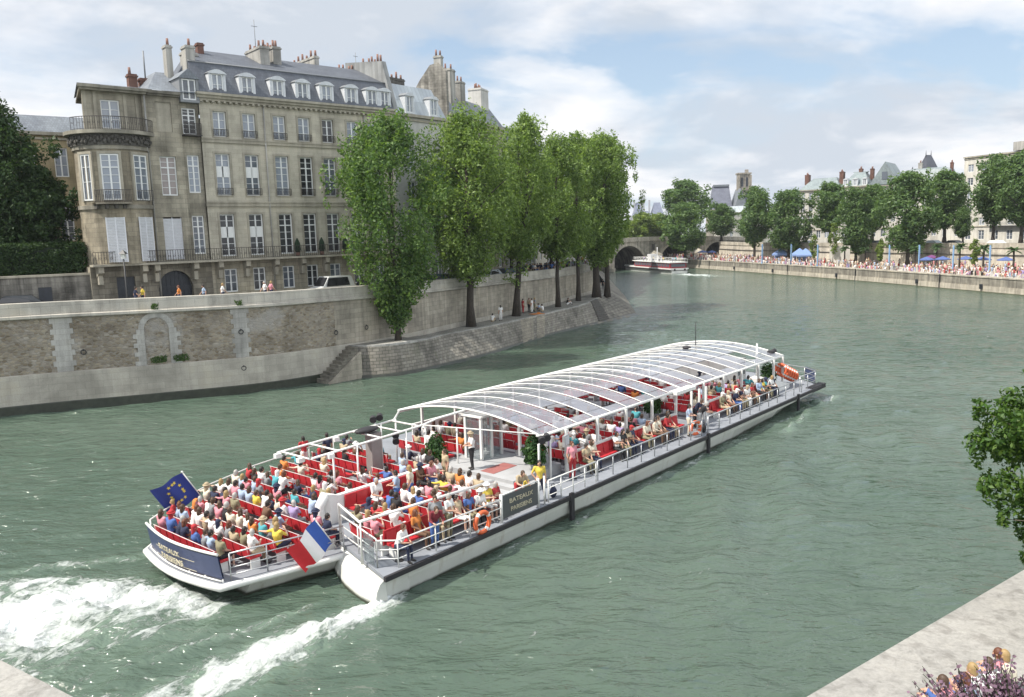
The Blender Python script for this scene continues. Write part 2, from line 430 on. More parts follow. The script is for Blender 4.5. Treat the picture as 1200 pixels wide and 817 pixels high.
def make_water():
    xs = np.concatenate([np.linspace(-900, -60, 18), np.linspace(-58, -28, 60), np.arange(-27.5, 33, .17), np.linspace(33.3, 80, 90), np.linspace(84, 900, 18)])
    ys = np.concatenate([np.linspace(-200, 3, 12), np.arange(4, 62, .18), np.linspace(62.4, 130, 150), np.linspace(132, 330, 60), np.linspace(345, 1500, 14)])
    X, Y = np.meshgrid(xs, ys)
    nx_ = (X-BO.x)*BU[0]+(Y-BO.y)*BU[1]; ny_ = (X-BO.x)*BV[0]+(Y-BO.y)*BV[1]
    bx = nx_+1.35; by = ny_+1.63
    fade = smooth(150, 60, Y)*smooth(-200, 0, Y+0*X)*smooth(85, 55, np.abs(X))
    fade = np.where(Y < 62, 1, fade)*smooth(3, 8, Y)
    h = .032*fbm(X, Y, 3, 1.1, 3, .6)*fade + .026*fbm(X*.6+Y*.5, Y*1.4-X*.7, 5, 2.4, 2)*fade
    foam = np.zeros_like(X)
    wob = fbm(bx, by, 11, .8, 3)
    # broad propeller wash behind the middle hull
    d = -1.6-bx
    wid = 1.9+.46*np.clip(d, 0, 30)
    cy = 7.4+.55*np.clip(d, 0, 30)**.95
    lat = (by-cy+.5*wob)/wid
    body = np.exp(-lat**2*1.2)*smooth(-.8, 1.2, d)*(1-smooth(9, 20, d)*.45)
    foam = np.maximum(foam, body*.95)
    rim = np.exp(-((lat-.95)/.22)**2)*smooth(.5, 3, d)*.55
    foam = np.maximum(foam, rim)
    # narrow wash behind the starboard float
    d2 = 2.6-bx
    c2 = 1.9-.02*d2+.12*wob
    w2 = .45+.085*np.clip(d2, 0, 30)
    l2 = (by-c2)/w2
    foam = np.maximum(foam, np.exp(-l2**2)*smooth(-.3, .9, d2)*(1-.5*smooth(3, 12, d2))*.95)
    l3 = (by-(3.3+.12*d2))/.22
    foam = np.maximum(foam, np.exp(-l3**2)*smooth(1.5, 3.5, d2)*(1-smooth(5, 11, d2))*.42)
    # bow wave and thin lace along the near side
    bx, by = nx_, ny_
    l4 = (by+.25-.25*np.sin(bx*.7)+.1*wob)/.3
    foam = np.maximum(foam, np.exp(-l4**2)*smooth(37.5, 38.5, bx)*smooth(42, 39.5, bx)*.75)
    l5 = (by+.8+.12*(36-bx)+.2*wob)/.35
    foam = np.maximum(foam, np.exp(-l5**2)*smooth(28, 30, bx)*smooth(37, 34, bx)*.38)
    l6 = (by+.25+.1*wob)/.18
    foam = np.maximum(foam, np.exp(-l6**2)*smooth(2, 4, bx)*smooth(38, 36, bx)*.30)
    bx = nx_+1.35; by = ny_+1.63
    # stray lace left of the stern
    l7 = (by-12.6-.55*d+.5*wob)/.5
    foam = np.maximum(foam, np.exp(-l7**2)*smooth(-3, 1, d)*smooth(16, 8, d)*.42)
    # far boat's wake
    ex, ey = X-44.5, Y-214
    fa = ex*.35-ey*.94; fb = ex*.94+ey*.35
    foam = np.maximum(foam, np.exp(-((fb)/(2.2+.12*np.abs(fa)))**2)*smooth(-2, 3, fa)*smooth(24, 6, fa)*.8)
    h += foam*(.14+.20*fbm(bx, by, 21, 2.2, 4, .7))
    h += .10*np.cos((by-.55*(bx-6))*1.5)*np.exp(-((by+3.5)/4.5)**2)*smooth(2, 12, bx)*smooth(44, 30, bx)
    # the wash hump
    h += .22*np.exp(-lat**2)*smooth(0, 2.5, d)*smooth(14, 5, d)
    ny, nx = X.shape
    co = np.stack([X, Y, h], -1).reshape(-1, 3)
    idx = np.arange(ny*nx).reshape(ny, nx)
    q = np.stack([idx[:-1, :-1], idx[:-1, 1:], idx[1:, 1:], idx[1:, :-1]], -1).reshape(-1, 4)
    me = bpy.data.meshes.new('river_water')
    me.vertices.add(len(co)); me.vertices.foreach_set('co', co.ravel())
    me.loops.add(q.size); me.loops.foreach_set('vertex_index', q.ravel())
    me.polygons.add(len(q)); me.polygons.foreach_set('loop_start', np.arange(0, q.size, 4)); me.polygons.foreach_set('loop_total', np.full(len(q), 4))
    me.polygons.foreach_set('use_smooth', np.ones(len(q), bool))
    at = me.attributes.new('foam', 'FLOAT', 'POINT'); at.data.foreach_set('value', foam.ravel().astype(np.float32))
    me.update(calc_edges=True); me.validate()
    me.materials.append(water_mat())
    o = link('river_water', me); tag(o, kind='structure')
make_water()
# ------------------------------------------------------------------ left bank: quay wall, lower quay, street
ASH = stone('quay_ashlar', (.40, .365, .30), (.24, .22, .18), .95, .42, .35, .12)
ASHP = stone('plinth_ashlar', (.42, .395, .34), (.33, .31, .27), 1.2, .5, .3, .06, .2, .012, .14)
PARA = stone('parapet_stone', (.48, .455, .40), (.30, .29, .27), 1.3, .55, .35, .08, .3, .012, .2)
RUB = rubble('quay_rubble', [(.17, .14, .10), (.25, .21, .155), (.33, .29, .22), (.215, .185, .15), (.36, .33, .28)], (.27, .25, .215), 3.3)
QUOIN = stone('quoin_stone', (.43, .42, .39), (.34, .33, .3), .8, .4, .3, .08)
WET = flat('wet_stone', (.028, .032, .022), .35, var=.4, scale=2)
PAVE = stone('quay_paving', (.25, .24, .215), (.15, .15, .13), .5, .3, .4, .12, .35, .02, 0)
SLOPE = stone('slope_setts', (.27, .25, .215), (.13, .13, .11), .55, .30, .5, .2, .8, .025, .2, (.14, .14, .10))
ASPH = flat('asphalt', (.055, .055, .057), .9, var=.2, scale=1.2)
IRON = flat('dark_iron', (.02, .021, .023), .5)
IRONF = flat('rusty_iron', (.035, .03, .027), .7)
WHITE = flat('white_paint', (.66, .66, .635), .4, var=.06)

W0 = [(-75, 36, 8.1), (-55, 46.6, 8.08), (-36.3, 57.3, 8.03), (-28.3, 60.6, 7.97), (-20.2, 64.2, 7.9), (-15.8, 68.2, 7.85), (-11.2, 73.8, 7.73), (-4.8, 86.2, 7.46), (-0.2, 95.6, 7.3), (5.2, 107, 7.12), (8.5, 115.5, 6.99), (11.2, 121.5, 7.03), (14, 132, 7.08), (19.5, 180, 7.1), (25.5, 236, 7.2)]
def spline(pts, sub=6):
    P = [Vector(p) for p in pts]; out = []
    for i in range(len(P)-1):
        p0 = P[max(i-1, 0)]; p1 = P[i]; p2 = P[i+1]; p3 = P[min(i+2, len(P)-1)]
        for k in range(sub):
            t = k/sub
            out.append(.5*((2*p1)+(p2-p0)*t+(2*p0-5*p1+4*p2-p3)*t*t+(3*p1-p0-3*p2+p3)*t**3))
    out.append(P[-1]); return out
WP = spline(W0)
SL = [0.0]
for i in range(1, len(WP)): SL.append(SL[-1]+(WP[i].xy-WP[i-1].xy).length)
def wn(i):
    t = (WP[min(i+1, len(WP)-1)].xy-WP[max(i-1, 0)].xy).normalized()
    return Vector((t.y, -t.x))            # towards the river
WN = [wn(i) for i in range(len(WP))]
def at_s(s, off=0.0):
    s = max(0, min(s, SL[-1]-1e-6))
    for i in range(len(SL)-1):
        if SL[i+1] >= s: break
    t = (s-SL[i])/(SL[i+1]-SL[i]); p = WP[i].lerp(WP[i+1], t); n = WN[i].lerp(WN[i+1], t).normalized()
    return Vector((p.x+n.x*off, p.y+n.y*off, p.z)), n
def near_s(x, y):
    return min(range(len(WP)), key=lambda i: (WP[i].x-x)**2+(WP[i].y-y)**2)
def strip(mb, sa, sb, o0, z0, o1, z1, m=0, rel0=False, rel1=False, step=1.2):
    """a band along the wall from (offset o0, height z0) to (o1, z1); rel = height from the parapet top"""
    n = max(1, int((sb-sa)/step)); prev = None
    for k in range(n+1):
        s = sa+(sb-sa)*k/n; p, nn = at_s(s); a = at_s(s, o0)[0]; b = at_s(s, o1)[0]
        za = p.z+z0 if rel0 else z0; zb = p.z+z1 if rel1 else z1
        cur = (Vector((a.x, a.y, za)), Vector((b.x, b.y, zb)), s)
        if prev:
            fi = len(mb.f)
            mb.add([prev[0], cur[0], cur[1], prev[1]], [(0, 1, 2, 3)], m)
            vert = abs(za-zb) > abs(o0-o1)
            va, vb = (za, zb) if vert else (o0, o1)
            mb.uv[fi] = [(prev[2], va), (cur[2], va), (cur[2], vb), (prev[2], vb)]
        prev = cur
    return mb
SE = SL[-1]
sR = SL[near_s(-15.2, 68.9)]
qw = thing('quay_wall', 'long pale stone quay wall with rubble panels and a light parapet along the left bank', 'wall')
mb = MB(); strip(mb, 0, SE, .14, .68, .10, 2.8); strip(mb, 0, SE, .10, 2.8, 0, 2.86); mb.build('plinth', ASHP, qw)
mb = MB(); strip(mb, 0, SE, .16, -1.5, .15, .6); strip(mb, 0, SE, .15, .6, .14, .68); mb.build('waterline', WET, qw)
mb = MB(); strip(mb, 0, sR, 0, 2.86, 0, -1.2, 0, False, True); mb.build('rubble_panel', RUB, qw)
mb = MB(); strip(mb, sR, SE, 0, 2.86, 0, -1.2, 0, False, True); mb.build('ashlar_panel', ASH, qw)
mb = MB()
strip(mb, 0, SE, 0, -1.2, .26, -1.12, 0, True, True); strip(mb, 0, SE, .26, -1.12, .26, -.94, 0, True, True); strip(mb, 0, SE, .26, -.94, .08, -.90, 0, True, True)
mb.build('cornice', PARA, qw)
mb = MB()
strip(mb, 0, SE, .08, -.90, .08, -.02, 0, True, True); strip(mb, 0, SE, .08, -.02, .05, 0, 0, True, True)
strip(mb, 0, SE, .05, 0, -.42, 0, 0, True, True); strip(mb, 0, SE, -.42, 0, -.42, -1.1, 0, True, True)
mb.build('parapet', PARA, qw)
# toothed ashlar piers in the rubble
def s_of(x, y): return SL[near_s(x, y)]
def pier(s, w, name='pier', zlo=2.86):
    mb = MB(); zt = at_s(s)[0].z-1.2; n = 10; h = (zt-zlo)/n
    for k in range(n):
        ww = w*(1.0 if k % 2 else .72)
        for j in range(3):
            a, b = s-ww/2+ww*j/3, s-ww/2+ww*(j+1)/3
            fi = len(mb.f); z0, z1 = zlo+k*h, zlo+(k+1)*h
            pa, pb = at_s(a, .03)[0], at_s(b, .03)[0]
            mb.add([(pa.x, pa.y, z0), (pb.x, pb.y, z0), (pb.x, pb.y, z1), (pa.x, pa.y, z1)], [(0, 1, 2, 3)])
            mb.uv[fi] = [(a, z0), (b, z0), (b, z1), (a, z1)]
    return mb.build(name, QUOIN, qw)
for xy, w in (((-32.9, 58.8), 1.5), ((-21.0, 63.8), 1.4), ((-46, 51.8), 1.5)): pier(s_of(*xy), w)
# the blind arch with its surround
sN = s_of(-26.6, 61.4)
mb = MB(); n = 16
for k in range(n):                                # arch surround
    a0, a1 = PI*k/n, PI*(k+1)/n
    for r0, r1 in ((.85, 1.25),):
        P4 = []
        for a, r in ((a0, r0), (a0, r1), (a1, r1), (a1, r0)):
            p = at_s(sN-math.cos(a)*r, .05)[0]; P4.append((p.x, p.y, 5.6+math.sin(a)*r))
        mb.add(P4, [(0, 3, 2, 1)])
for sg in (-1, 1):
    for k in range(8):
        w = .55 if k % 2 else .8
        a, b = sN+sg*.85, sN+sg*(.85+w)
        if a > b: a, b = b, a
        pa, pb = at_s(a, .05)[0], at_s(b, .05)[0]; z0, z1 = 2.86+k*.343, 2.86+(k+1)*.343
        mb.add([(pa.x, pa.y, z0), (pb.x, pb.y, z0), (pb.x, pb.y, z1), (pa.x, pa.y, z1)], [(0, 1, 2, 3)])
mb.build('blind_arch', QUOIN, qw)
for (x, y, z) in ((-31.6, 59.3, 4.2), (-20.8, 63.9, 4.9), (-21.1, 63.8, 2.0), (-15.0, 69.1, 4.0), (-13.2, 71.3, 4.1)):
    s = s_of(x, y); p, nn = at_s(s, .1)
    mb = MB(); mb.torus((p.x, p.y, z), .17, .035, (nn.x, nn.y, 0), 14, 6); mb.ell((p.x, p.y, z+.17), (.07, .07, .07), 8, 6)
    mb.build('mooring_ring', IRON, qw)
# grass tufts growing from the niche ledge
LEAFW = leafmat('wall_weeds', (.03, .06, .02), (.06, .11, .03), (.10, .16, .05))
def tuft(x, y, z, r, n, seed, name='weed_tuft', label=''):
    rr = random.Random(seed); mb = MB()
    for i in range(n):
        a = rr.uniform(0, 2*PI); d = r*rr.random()**.5; p = Vector((d*math.cos(a), .12*rr.random(), rr.uniform(-.1, .35)))
        q = Vector((rr.uniform(-.12, .12), rr.uniform(-.12, .05), rr.uniform(.05, .22))); w = Vector((.04, .01, 0))
        mb.add([p-w, p+w, p+q+w*.4, p+q-w*.4], [(0, 1, 2, 3)])
    s = SL[near_s(x, y)]; pp, nn = at_s(s, .18)
    o = mb.build(name, LEAFW, None, (pp.x, pp.y, z), math.atan2(-nn.x, nn.y)+PI)
    tag(o, label, 'weed', 'weeds on the quay wall'); return o
tuft(-27.1, 61.2, 3.05, .55, 150, 1, label='green weeds at the left foot of the blind arch in the quay wall')
tuft(-25.9, 61.7, 3.05, .55, 150, 2, label='green weeds at the right foot of the blind arch in the quay wall')
tuft(-26.4, 61.5, 7.05, .25, 50, 3, label='small green tuft on the wall cornice above the blind arch')
tuft(-21.9, 63.4, 6.95, .3, 60, 4, label='small green tuft on the wall cornice right of the blind arch')

# street behind the parapet
mb = MB(); strip(mb, 0, SE, -.42, -1.02, -60, -1.02, 0, True, True, 4)
tag(mb.build('quay_street', ASPH), kind='structure')
mb = MB(); strip(mb, 0, SE, -.42, -.90, -1.9, -.90, 0, True, True, 2); strip(mb, 0, SE, -1.9, -.90, -1.9, -1.03, 0, True, True, 2)
tag(mb.build('pavement', PAVE), kind='structure')

# lower quay and its paved slope
T0 = [(-13.9, 69.6, 2.75), (-12.9, 69.35, 2.75), (-11.6, 69.5, 2.75), (-10.0, 70.5, 2.75), (-8.5, 72.3, 2.7), (-7.6, 75.0, 2.5), (-6.4, 78.4, 2.4), (-3.4, 82.6, 2.4), (1.3, 90.5, 2.4), (5.3, 98.2, 2.4), (10.5, 108.7, 2.4), (15.9, 129, 2.4)]
L0 = [(-13.9, 68.9), (-12.9, 68.5), (-11.5, 68.6), (-9.7, 69.6), (-8.0, 71.4), (-6.6, 73.2), (-5.3, 75.1), (-2.6, 79.2), (1.5, 88.0), (5.0, 94.9), (11.1, 103.8), (18.1, 111.9)]
TP = spline(T0, 5); LP = spline([(x, y, -.35) for x, y in L0], 5)
lq = MB()
for i in range(len(TP)-1):
    a, b = TP[i], TP[i+1]
    def onw(p):
        j = near_s(p.x, p.y); return Vector((WP[j].x+WN[j].x*.13, WP[j].y+WN[j].y*.13, p.z))
    lq.add([a, b, onw(b), onw(a)], [(0, 1, 2, 3)])
a, b = TP[-1], Vector((17.5, 150, 2.4)); lq.add([a, b, Vector((15.5, 150, 2.4)), Vector((13.3, 129, 2.4))], [(0, 1, 2, 3)])
tag(lq.build('lower_quay', PAVE), kind='structure')
sl = MB(); acc = 0
for i in range(len(TP)-1):
    step = (TP[i+1]-TP[i]).length; nv = 4
    for k in range(nv):
        t0, t1 = k/nv, (k+1)/nv; fi = len(sl.f)
        m = 1 if k == nv-1 else 0
        sl.add([LP[i].lerp(TP[i], 1-t0), LP[i].lerp(TP[i], 1-t1), LP[i+1].lerp(TP[i+1], 1-t1), LP[i+1].lerp(TP[i+1], 1-t0)], [(0, 1, 2, 3)], 0)
        H = 3.4
        sl.uv[fi] = [(acc, -t0*H), (acc, -t1*H), (acc+step, -t1*H), (acc+step, -t0*H)]
    acc += step
# far side of the point, turning away
e0, e1 = LP[-1], TP[-1]
sl.add([e1, e0, Vector((21.5, 150, -.3)), Vector((17.5, 150, 2.4))], [(0, 1, 2, 3)])
sl.add([Vector((17.5, 150, 2.4)), Vector((21.5, 150, -.3)), Vector((27.5, 236, -.3)), Vector((24, 236, 2.4))], [(0, 1, 2, 3)])
tag(sl.build('quay_slope', SLOPE), kind='structure')
kb = MB()
for i in range(len(TP)-1):
    a, b = TP[i], TP[i+1]; j = near_s(a.x, a.y); n1 = Vector((WN[j].x, WN[j].y, 0)); n2 = n1
    up = Vector((0, 0, .012))
    kb.add([a+up-n1*.45, b+up-n2*.45, b+up+n2*.03, a+up+n1*.03], [(0, 1, 2, 3)])
    kb.add([a+up+n1*.03, b+up+n2*.03, b-Vector((0, 0, .2))+n2*.05, a-Vector((0, 0, .2))+n1*.05], [(0, 1, 2, 3)])
tag(kb.build('quay_kerb', QUOIN), kind='structure')
# dark wet foot of the slope
wf = MB()
for i in range(len(LP)-1):
    a, b = LP[i].lerp(TP[i], .03), LP[i+1].lerp(TP[i+1], .03); c, d = LP[i+1].lerp(TP[i+1], .19), LP[i].lerp(TP[i], .19)
    j = near_s(a.x, a.y); o = Vector((WN[j].x*.02, WN[j].y*.02, .02))
    wf.add([a+o, b+o, c+o, d+o], [(0, 1, 2, 3)])
tag(wf.build('slope_waterline', WET), kind='structure')
# stair down along the wall, left of the rounded bastion
st = thing('stone_stair', 'narrow stone stair going down along the quay wall to the water', 'stair')
mb = MB(); sA = s_of(-14.3, 69.8)+.15; ns = 10
for k in range(ns):
    s1 = sA-.34*k; zt = 2.7-.26*k
    P4 = [at_s(s1, .12)[0], at_s(s1, 1.45)[0], at_s(s1-.36, 1.45)[0], at_s(s1-.36, .12)[0]]
    mb.prism([(p.x, p.y) for p in P4], -1, zt)
mb.build('step', stone('stair_stone', (.22, .205, .17), (.12, .11, .1), .9, .26, .4, .1, .3, .02, .2), st)
mb = MB()
P4 = [at_s(sA+.1, 1.45)[0], at_s(sA+.1, 1.75)[0], at_s(sA-3.6, 1.75)[0], at_s(sA-3.6, 1.45)[0]]
mb.prism([(p.x, p.y) for p in P4], -1, [2.3, 2.3, -.25, -.25]); mb.build('side_wall', ASH, st)
# steps and a painted sunlit patch on the slope
def slope_pt(f, t): # f along 0..1, t 0 top..1 water
    x = f*(len(TP)-1); i = min(int(x), len(TP)-2); g = x-i
    return TP[i].lerp(TP[i+1], g).lerp(LP[i].lerp(LP[i+1], g), t)
st2 = thing('slope_stair', 'dark flight of steps cut into the sloping quay near its point', 'stair')
mb = MB()
for k in range(11):
    t = .03+.075*k; c = slope_pt(.915, t); d = slope_pt(.935, t)
    mb.box(((c.x+d.x)/2, (c.y+d.y)/2, c.z+.03), ((d-c).length, .34, .22), 0, math.atan2(d.y-c.y, d.x-c.x))
mb.build('step', flat('step_dark', (.09, .085, .075), .9), st2)
st3 = thing('painted_sun_patch', 'painted sunlit patch of paler setts on the sloping quay below the picnic group', 'sun patch')  # sunlight put into the colour: two strips of paler setts on the slope
mb = MB()
for (fa, fb) in ((.722, .755), (.765, .79)):
    for k in range(13):
        t0 = k/15
        a, b, c, d = slope_pt(fa, t0), slope_pt(fb, t0), slope_pt(fb, t0+.06), slope_pt(fa, t0+.06)
        o = Vector((.02, -.015, .02)); fi = len(mb.f)
        mb.add([a+o, d+o, c+o, b+o], [(0, 1, 2, 3)])
mb.build('setts', stone('sunlit_setts', (.33, .30, .24), (.19, .18, .15), .5, .28, .35, .15, .6, .02, .2), st3)
# ------------------------------------------------------------------ the big house on the left bank and its neighbours
HA = Vector((-25.92, 69.5, 0)); HR = math.atan2(.6559, .7548)
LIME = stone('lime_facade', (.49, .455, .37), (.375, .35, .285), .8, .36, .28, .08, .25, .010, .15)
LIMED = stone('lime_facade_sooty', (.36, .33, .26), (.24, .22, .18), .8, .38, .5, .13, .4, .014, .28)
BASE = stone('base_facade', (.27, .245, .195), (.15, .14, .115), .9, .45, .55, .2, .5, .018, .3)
TRIM = stone('trim_stone', (.40, .37, .30), (.36, .33, .27), 1.6, .6, .3, .05, .1, .006, .25)
SOOT = flat('sooty_relief', (.075, .07, .062), .95, var=.5, scale=5, bmp=.6)
SLATE = slate('slate_roof', (.085, .095, .115))
SLATE2 = slate('slate_light', (.16, .18, .205), .3)
ZINC = slate('zinc_roof', (.36, .40, .43), seam=True, rough=.45)
LEAD = flat('lead_grey', (.17, .18, .19), .5)
BRICK = stone('chimney_brick', (.20, .085, .06), (.2, .17, .15), .22, .075, .4, .2, .3, .012)
PLAST = stone('pale_plaster', (.42, .41, .38), (.42, .41, .38), 3, 3, .4, .03, .1, .0, .4)
POT = flat('clay_pot', (.20, .11, .085), .85, var=.3)
WIN = flat('window_white', (.66, .67, .66), .45, var=.05)
GL = glass_dark('window_glass', (.05, .06, .075)); GLB = glass_dark('window_curtained', (.16, .18, .21), .08, .4); GLD = glass_dark('window_open_dark', (.012, .013, .016), .25)
SHUT = flat('shutter_white', (.62, .63, .66), .6, var=.06)
DOORD = flat('door_dark', (.016, .02, .028), .5, var=.3)

def wall_open(mb, s0, s1, z0, z1, ops, y=0.0, depth=.26, m=0, mr=0):
    """a wall on the local X/Z plane with real openings (sa, sb, za, zb) and their reveals"""
    ss = sorted({s0, s1, *[o[0] for o in ops], *[o[1] for o in ops]}); zs = sorted({z0, z1, *[o[2] for o in ops], *[o[3] for o in ops]})
    for i in range(len(ss)-1):
        for j in range(len(zs)-1):
            cs, cz = (ss[i]+ss[i+1])/2, (zs[j]+zs[j+1])/2
            if any(o[0] < cs < o[1] and o[2] < cz < o[3] for o in ops): continue
            mb.quad((ss[i], y, zs[j]), (ss[i+1], y, zs[j]), (ss[i+1], y, zs[j+1]), (ss[i], y, zs[j+1]), m)
    for a, b, c, d in ops:
        Y = y+depth
        mb.quad((a, y, c), (a, y, d), (a, Y, d), (a, Y, c), mr); mb.quad((b, y, c), (b, Y, c), (b, Y, d), (b, y, d), mr)
        mb.quad((a, y, d), (b, y, d), (b, Y, d), (a, Y, d), mr); mb.quad((a, y, c), (a, Y, c), (b, Y, c), (b, y, c), mr)
_wm = {}
def win_mesh(w, h, style):
    k = (round(w, 2), round(h, 2), style)
    if k in _wm: return _wm[k]
    f = MB(); t = .10
    def bar(x0, x1, z0, z1, y0=-.02, y1=.06): f.bx(x0, x1, y0, y1, z0, z1)
    bar(-w/2, -w/2+t, 0, h); bar(w/2-t, w/2, 0, h); bar(-w/2, w/2, h-t, h, -.025, .062); bar(-w/2, w/2, 0, t, -.025, .062)
    bar(-.06, .06, t, h-t, -.03, .055)
    if style == 'french':
        bar(-w/2+t, w/2-t, h*.70, h*.70+.09, -.032, .05)
        for q in (.2, .37, .54): bar(-w/2+t, w/2-t, h*q, h*q+.035, -.01, .04)
        bar(-w/2+t, w/2-t, h*.85, h*.85+.035, -.01, .04)
    elif style == 'blankmid':
        bar(-w/2+t, w/2-t, h*.44, h*.70, -.03, .05)
        for q in (.15, .29): bar(-w/2+t, w/2-t, h*q, h*q+.035, -.01, .04)
        bar(-w/2+t, w/2-t, h*.84, h*.84+.035, -.01, .04)
    elif style == 'casement':
        for q in (.33, .66): bar(-w/2+t, w/2-t, h*q, h*q+.035, -.01, .04)
        ar = [(-w/2*math.cos(PI*q/8), h+.2*math.sin(PI*q/8)) for q in range(9)]; f.add([(x, -.06, z) for x, z in ar]+[(x, .04, z) for x, z in ar], [tuple(range(9)), tuple(range(17, 8, -1))]+[(q, q+1, q+10, q+9) for q in range(8)])
    elif style == 'plain':
        for q in (.4, .72): bar(-w/2+t, w/2-t, h*q, h*q+.035, -.01, .04)
    elif style == 'dormer':
        for q in (.4,): bar(-w/2+t, w/2-t, h*q, h*q+.03, -.01, .04)
    p = MB(); p.quad((-w/2+t*.5, .03, t*.5), (w/2-t*.5, .03, t*.5), (w/2-t*.5, .03, h-t*.5), (-w/2+t*.5, .03, h-t*.5))
    _wm[k] = (f.mesh('window', WIN), p); return _wm[k]
_pm = {}
def window(parent, s, y, z, w, h, style='french', glass=None, rz=0.0):
    fm, p = win_mesh(w, h, style); glass = glass or GL
    k = (id(fm), glass.name)
    if k not in _pm: _pm[k] = p.mesh('pane', glass)
    o = link('window', fm, parent, (s, y, z), rz); link('pane', _pm[k], o); return o
def railing_mb(mb, x0, x1, y, z, h=.95, step=.16, r=.014):
    mb.bx(x0, x1, y-.02, y+.02, z+h-.04, z+h); mb.bx(x0, x1, y-.015, y+.015, z+.06, z+.09)
    n = max(2, int((x1-x0)/step))
    for k in range(n+1):
        x = x0+(x1-x0)*k/n; mb.bx(x-r, x+r, y-r, y+r, z+.09, z+h-.04)
        if k < n and k % 2 == 0: mb.torus((x+(x1-x0)/n/2, y, z+h*.5), .07, .012, (0, 1, 0), 8, 4)
    return mb
def pots(mb, x, y, z, n, dx, dy, m=0, h=.55):
    for k in range(n):
        hh = h*(1+.35*math.sin(k*2.3)); mb.tube([(x+dx*k, y+dy*k, z), (x+dx*k, y+dy*k, z+hh)], [.13, .10], 8, m)
ho = thing('riverside_mansion', 'large pale limestone mansion with grey slate mansard, dormers and rounded balconied bay', 'building', HA, HR)
cols = [2.2, 4.8, 7.6, 10.0, 12.4, 15.0, 17.3]
F0, F1, F2, F3 = (7.6, 9.6, 1.15), (10.72, 14.3, 1.3), (15.9, 19.4, 1.25), (20.8, 22.9, 1.15)
ops = []
for c in cols:
    for (a, b, w) in (F0, F1, F2, F3): ops.append((c-w/2, c+w/2, a, b))
mb = MB()
wall_open(mb, .55, 19.6, 10.3, 24.0, [o for o in ops if o[2] > 10], 0)
mb.build('wall', LIME, ho)
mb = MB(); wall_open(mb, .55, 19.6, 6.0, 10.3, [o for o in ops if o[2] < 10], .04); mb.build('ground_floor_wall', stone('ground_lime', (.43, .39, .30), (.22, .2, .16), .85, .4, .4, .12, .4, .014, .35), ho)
for i, c in enumerate(cols):
    window(ho, c, .2, F0[0], F0[2], 2.0, 'plain', GLD if i % 2 else GL)
    window(ho, c, .18, F1[0], F1[2], F1[1]-F1[0], 'blankmid' if i < 2 else 'french', GLD)
    window(ho, c, .18, F2[0], F2[2], F2[1]-F2[0], 'blankmid' if i < 2 else 'french', (GLB, GL, GLB, GLD, GL)[i] if i < 5 else GL)
    window(ho, c, .18, F3[0], F3[2], F3[1]-F3[0], 'casement', GLD if i == 4 else GLB)
    for z_, w_ in ((F2[0], F2[2]), (F3[0], F3[2])):
        m = MB(); railing_mb(m, c-w_/2-.08, c+w_/2+.08, -.12, z_, .62, .14, .014); m.build('window_railing', IRONF, ho)
# stone surrounds, string courses, cornice
mb = MB()
for c in cols:
    for (a, b, w) in (F1, F2, F3):
        for sg in (-1, 1): mb.bx(c+sg*(w/2+.085)-.085, c+sg*(w/2+.085)+.085, -.05, .1, a, b)
        mb.bx(c-w/2-.17, c+w/2+.17, -.052, .1, b, b+.17); mb.bx(c-w/2-.12, c+w/2+.12, -.07, .1, a-.1, a)
mb.build('window_surround', TRIM, ho)
mb = MB()
for z, h, d in ((14.95, .3, .14), (15.25, .12, .2), (20.3, .26, .14), (20.56, .1, .2)): mb.bx(.5, 19.62, -d, .02, z, z+h)
mb.build('string_course', TRIM, ho)
mb = MB()
mb.bx(.3, 19.7, -.25, .05, 23.7, 23.9); mb.bx(.3, 19.7, -.42, .05, 23.9, 24.12); mb.bx(.25, 19.7, -.6, .05, 24.12, 24.32)
for k in range(38): mb.bx(.55+k*.5, .75+k*.5, -.38, 0, 23.55, 23.7)
mb.build('cornice', TRIM, ho)
for x in (6.15, 16.3): mb = MB(); mb.tube([(x, -.12, 23.6), (x, -.12, 7)], .06, 8); mb.build('downpipe', PLAST, ho)
# mansard roof
mb = MB()
mb.quad((.3, -.35, 24.33), (19.6, -.35, 24.33), (19.6, 1.1, 27.0), (.3, 1.1, 27.0))
mb.quad((.3, 1.1, 27.0), (19.6, 1.1, 27.0), (19.6, 6.5, 29.2), (2.5, 6.5, 29.2))
mb.quad((2.5, 6.5, 29.2), (19.6, 6.5, 29.2), (19.6, 12, 24.3), (.3, 12, 24.3))
mb.add([(.3, 1.1, 27.0), (2.5, 6.5, 29.2), (.3, 12, 24.3), (.3, -.35, 24.33)], [(0, 1, 2), (0, 2, 3)])
roof = mb.build('roof', SLATE, ho)
mb = MB(); mb.tube([(.3, 1.08, 27.02), (19.6, 1.08, 27.02)], .07, 6); mb.build('roof_flashing', LEAD, roof)
def dormer(s, w=1.0, z=24.45, h=1.5, par=ho):
    d = MB(); y0 = -.22
    for sg in (-1, 1): d.bx(s+sg*(w/2+.11)-.11, s+sg*(w/2+.11)+.11, y0, 1.6, z, z+h)
    d.bx(s-w/2-.22, s+w/2+.22, y0-.02, 1.6, z-.12, z)
    n = 8; top = []
    for k in range(n+1):
        x = -1+2*k/n; top.append((s+x*(w/2+.3), z+h+.34*(1-x*x)))
    for k in range(n):
        (xa, za), (xb, zb) = top[k], top[k+1]
        d.quad((xa, y0-.1, za), (xb, y0-.1, zb), (xb, 1.9, zb+.1), (xa, 1.9, za+.1), 1)
        d.quad((xa, y0-.1, z+h-.02), (xb, y0-.1, z+h-.02), (xb, y0-.1, zb), (xa, y0-.1, za))
    o = d.build('dormer', [flat('dormer_white', (.50, .52, .54), .5), LEAD], par)
    window(o, s, y0+.08, z, w, h, 'dormer', GLB); return o
for c in cols[:7]: dormer(c)
dormer(18.7, .9)
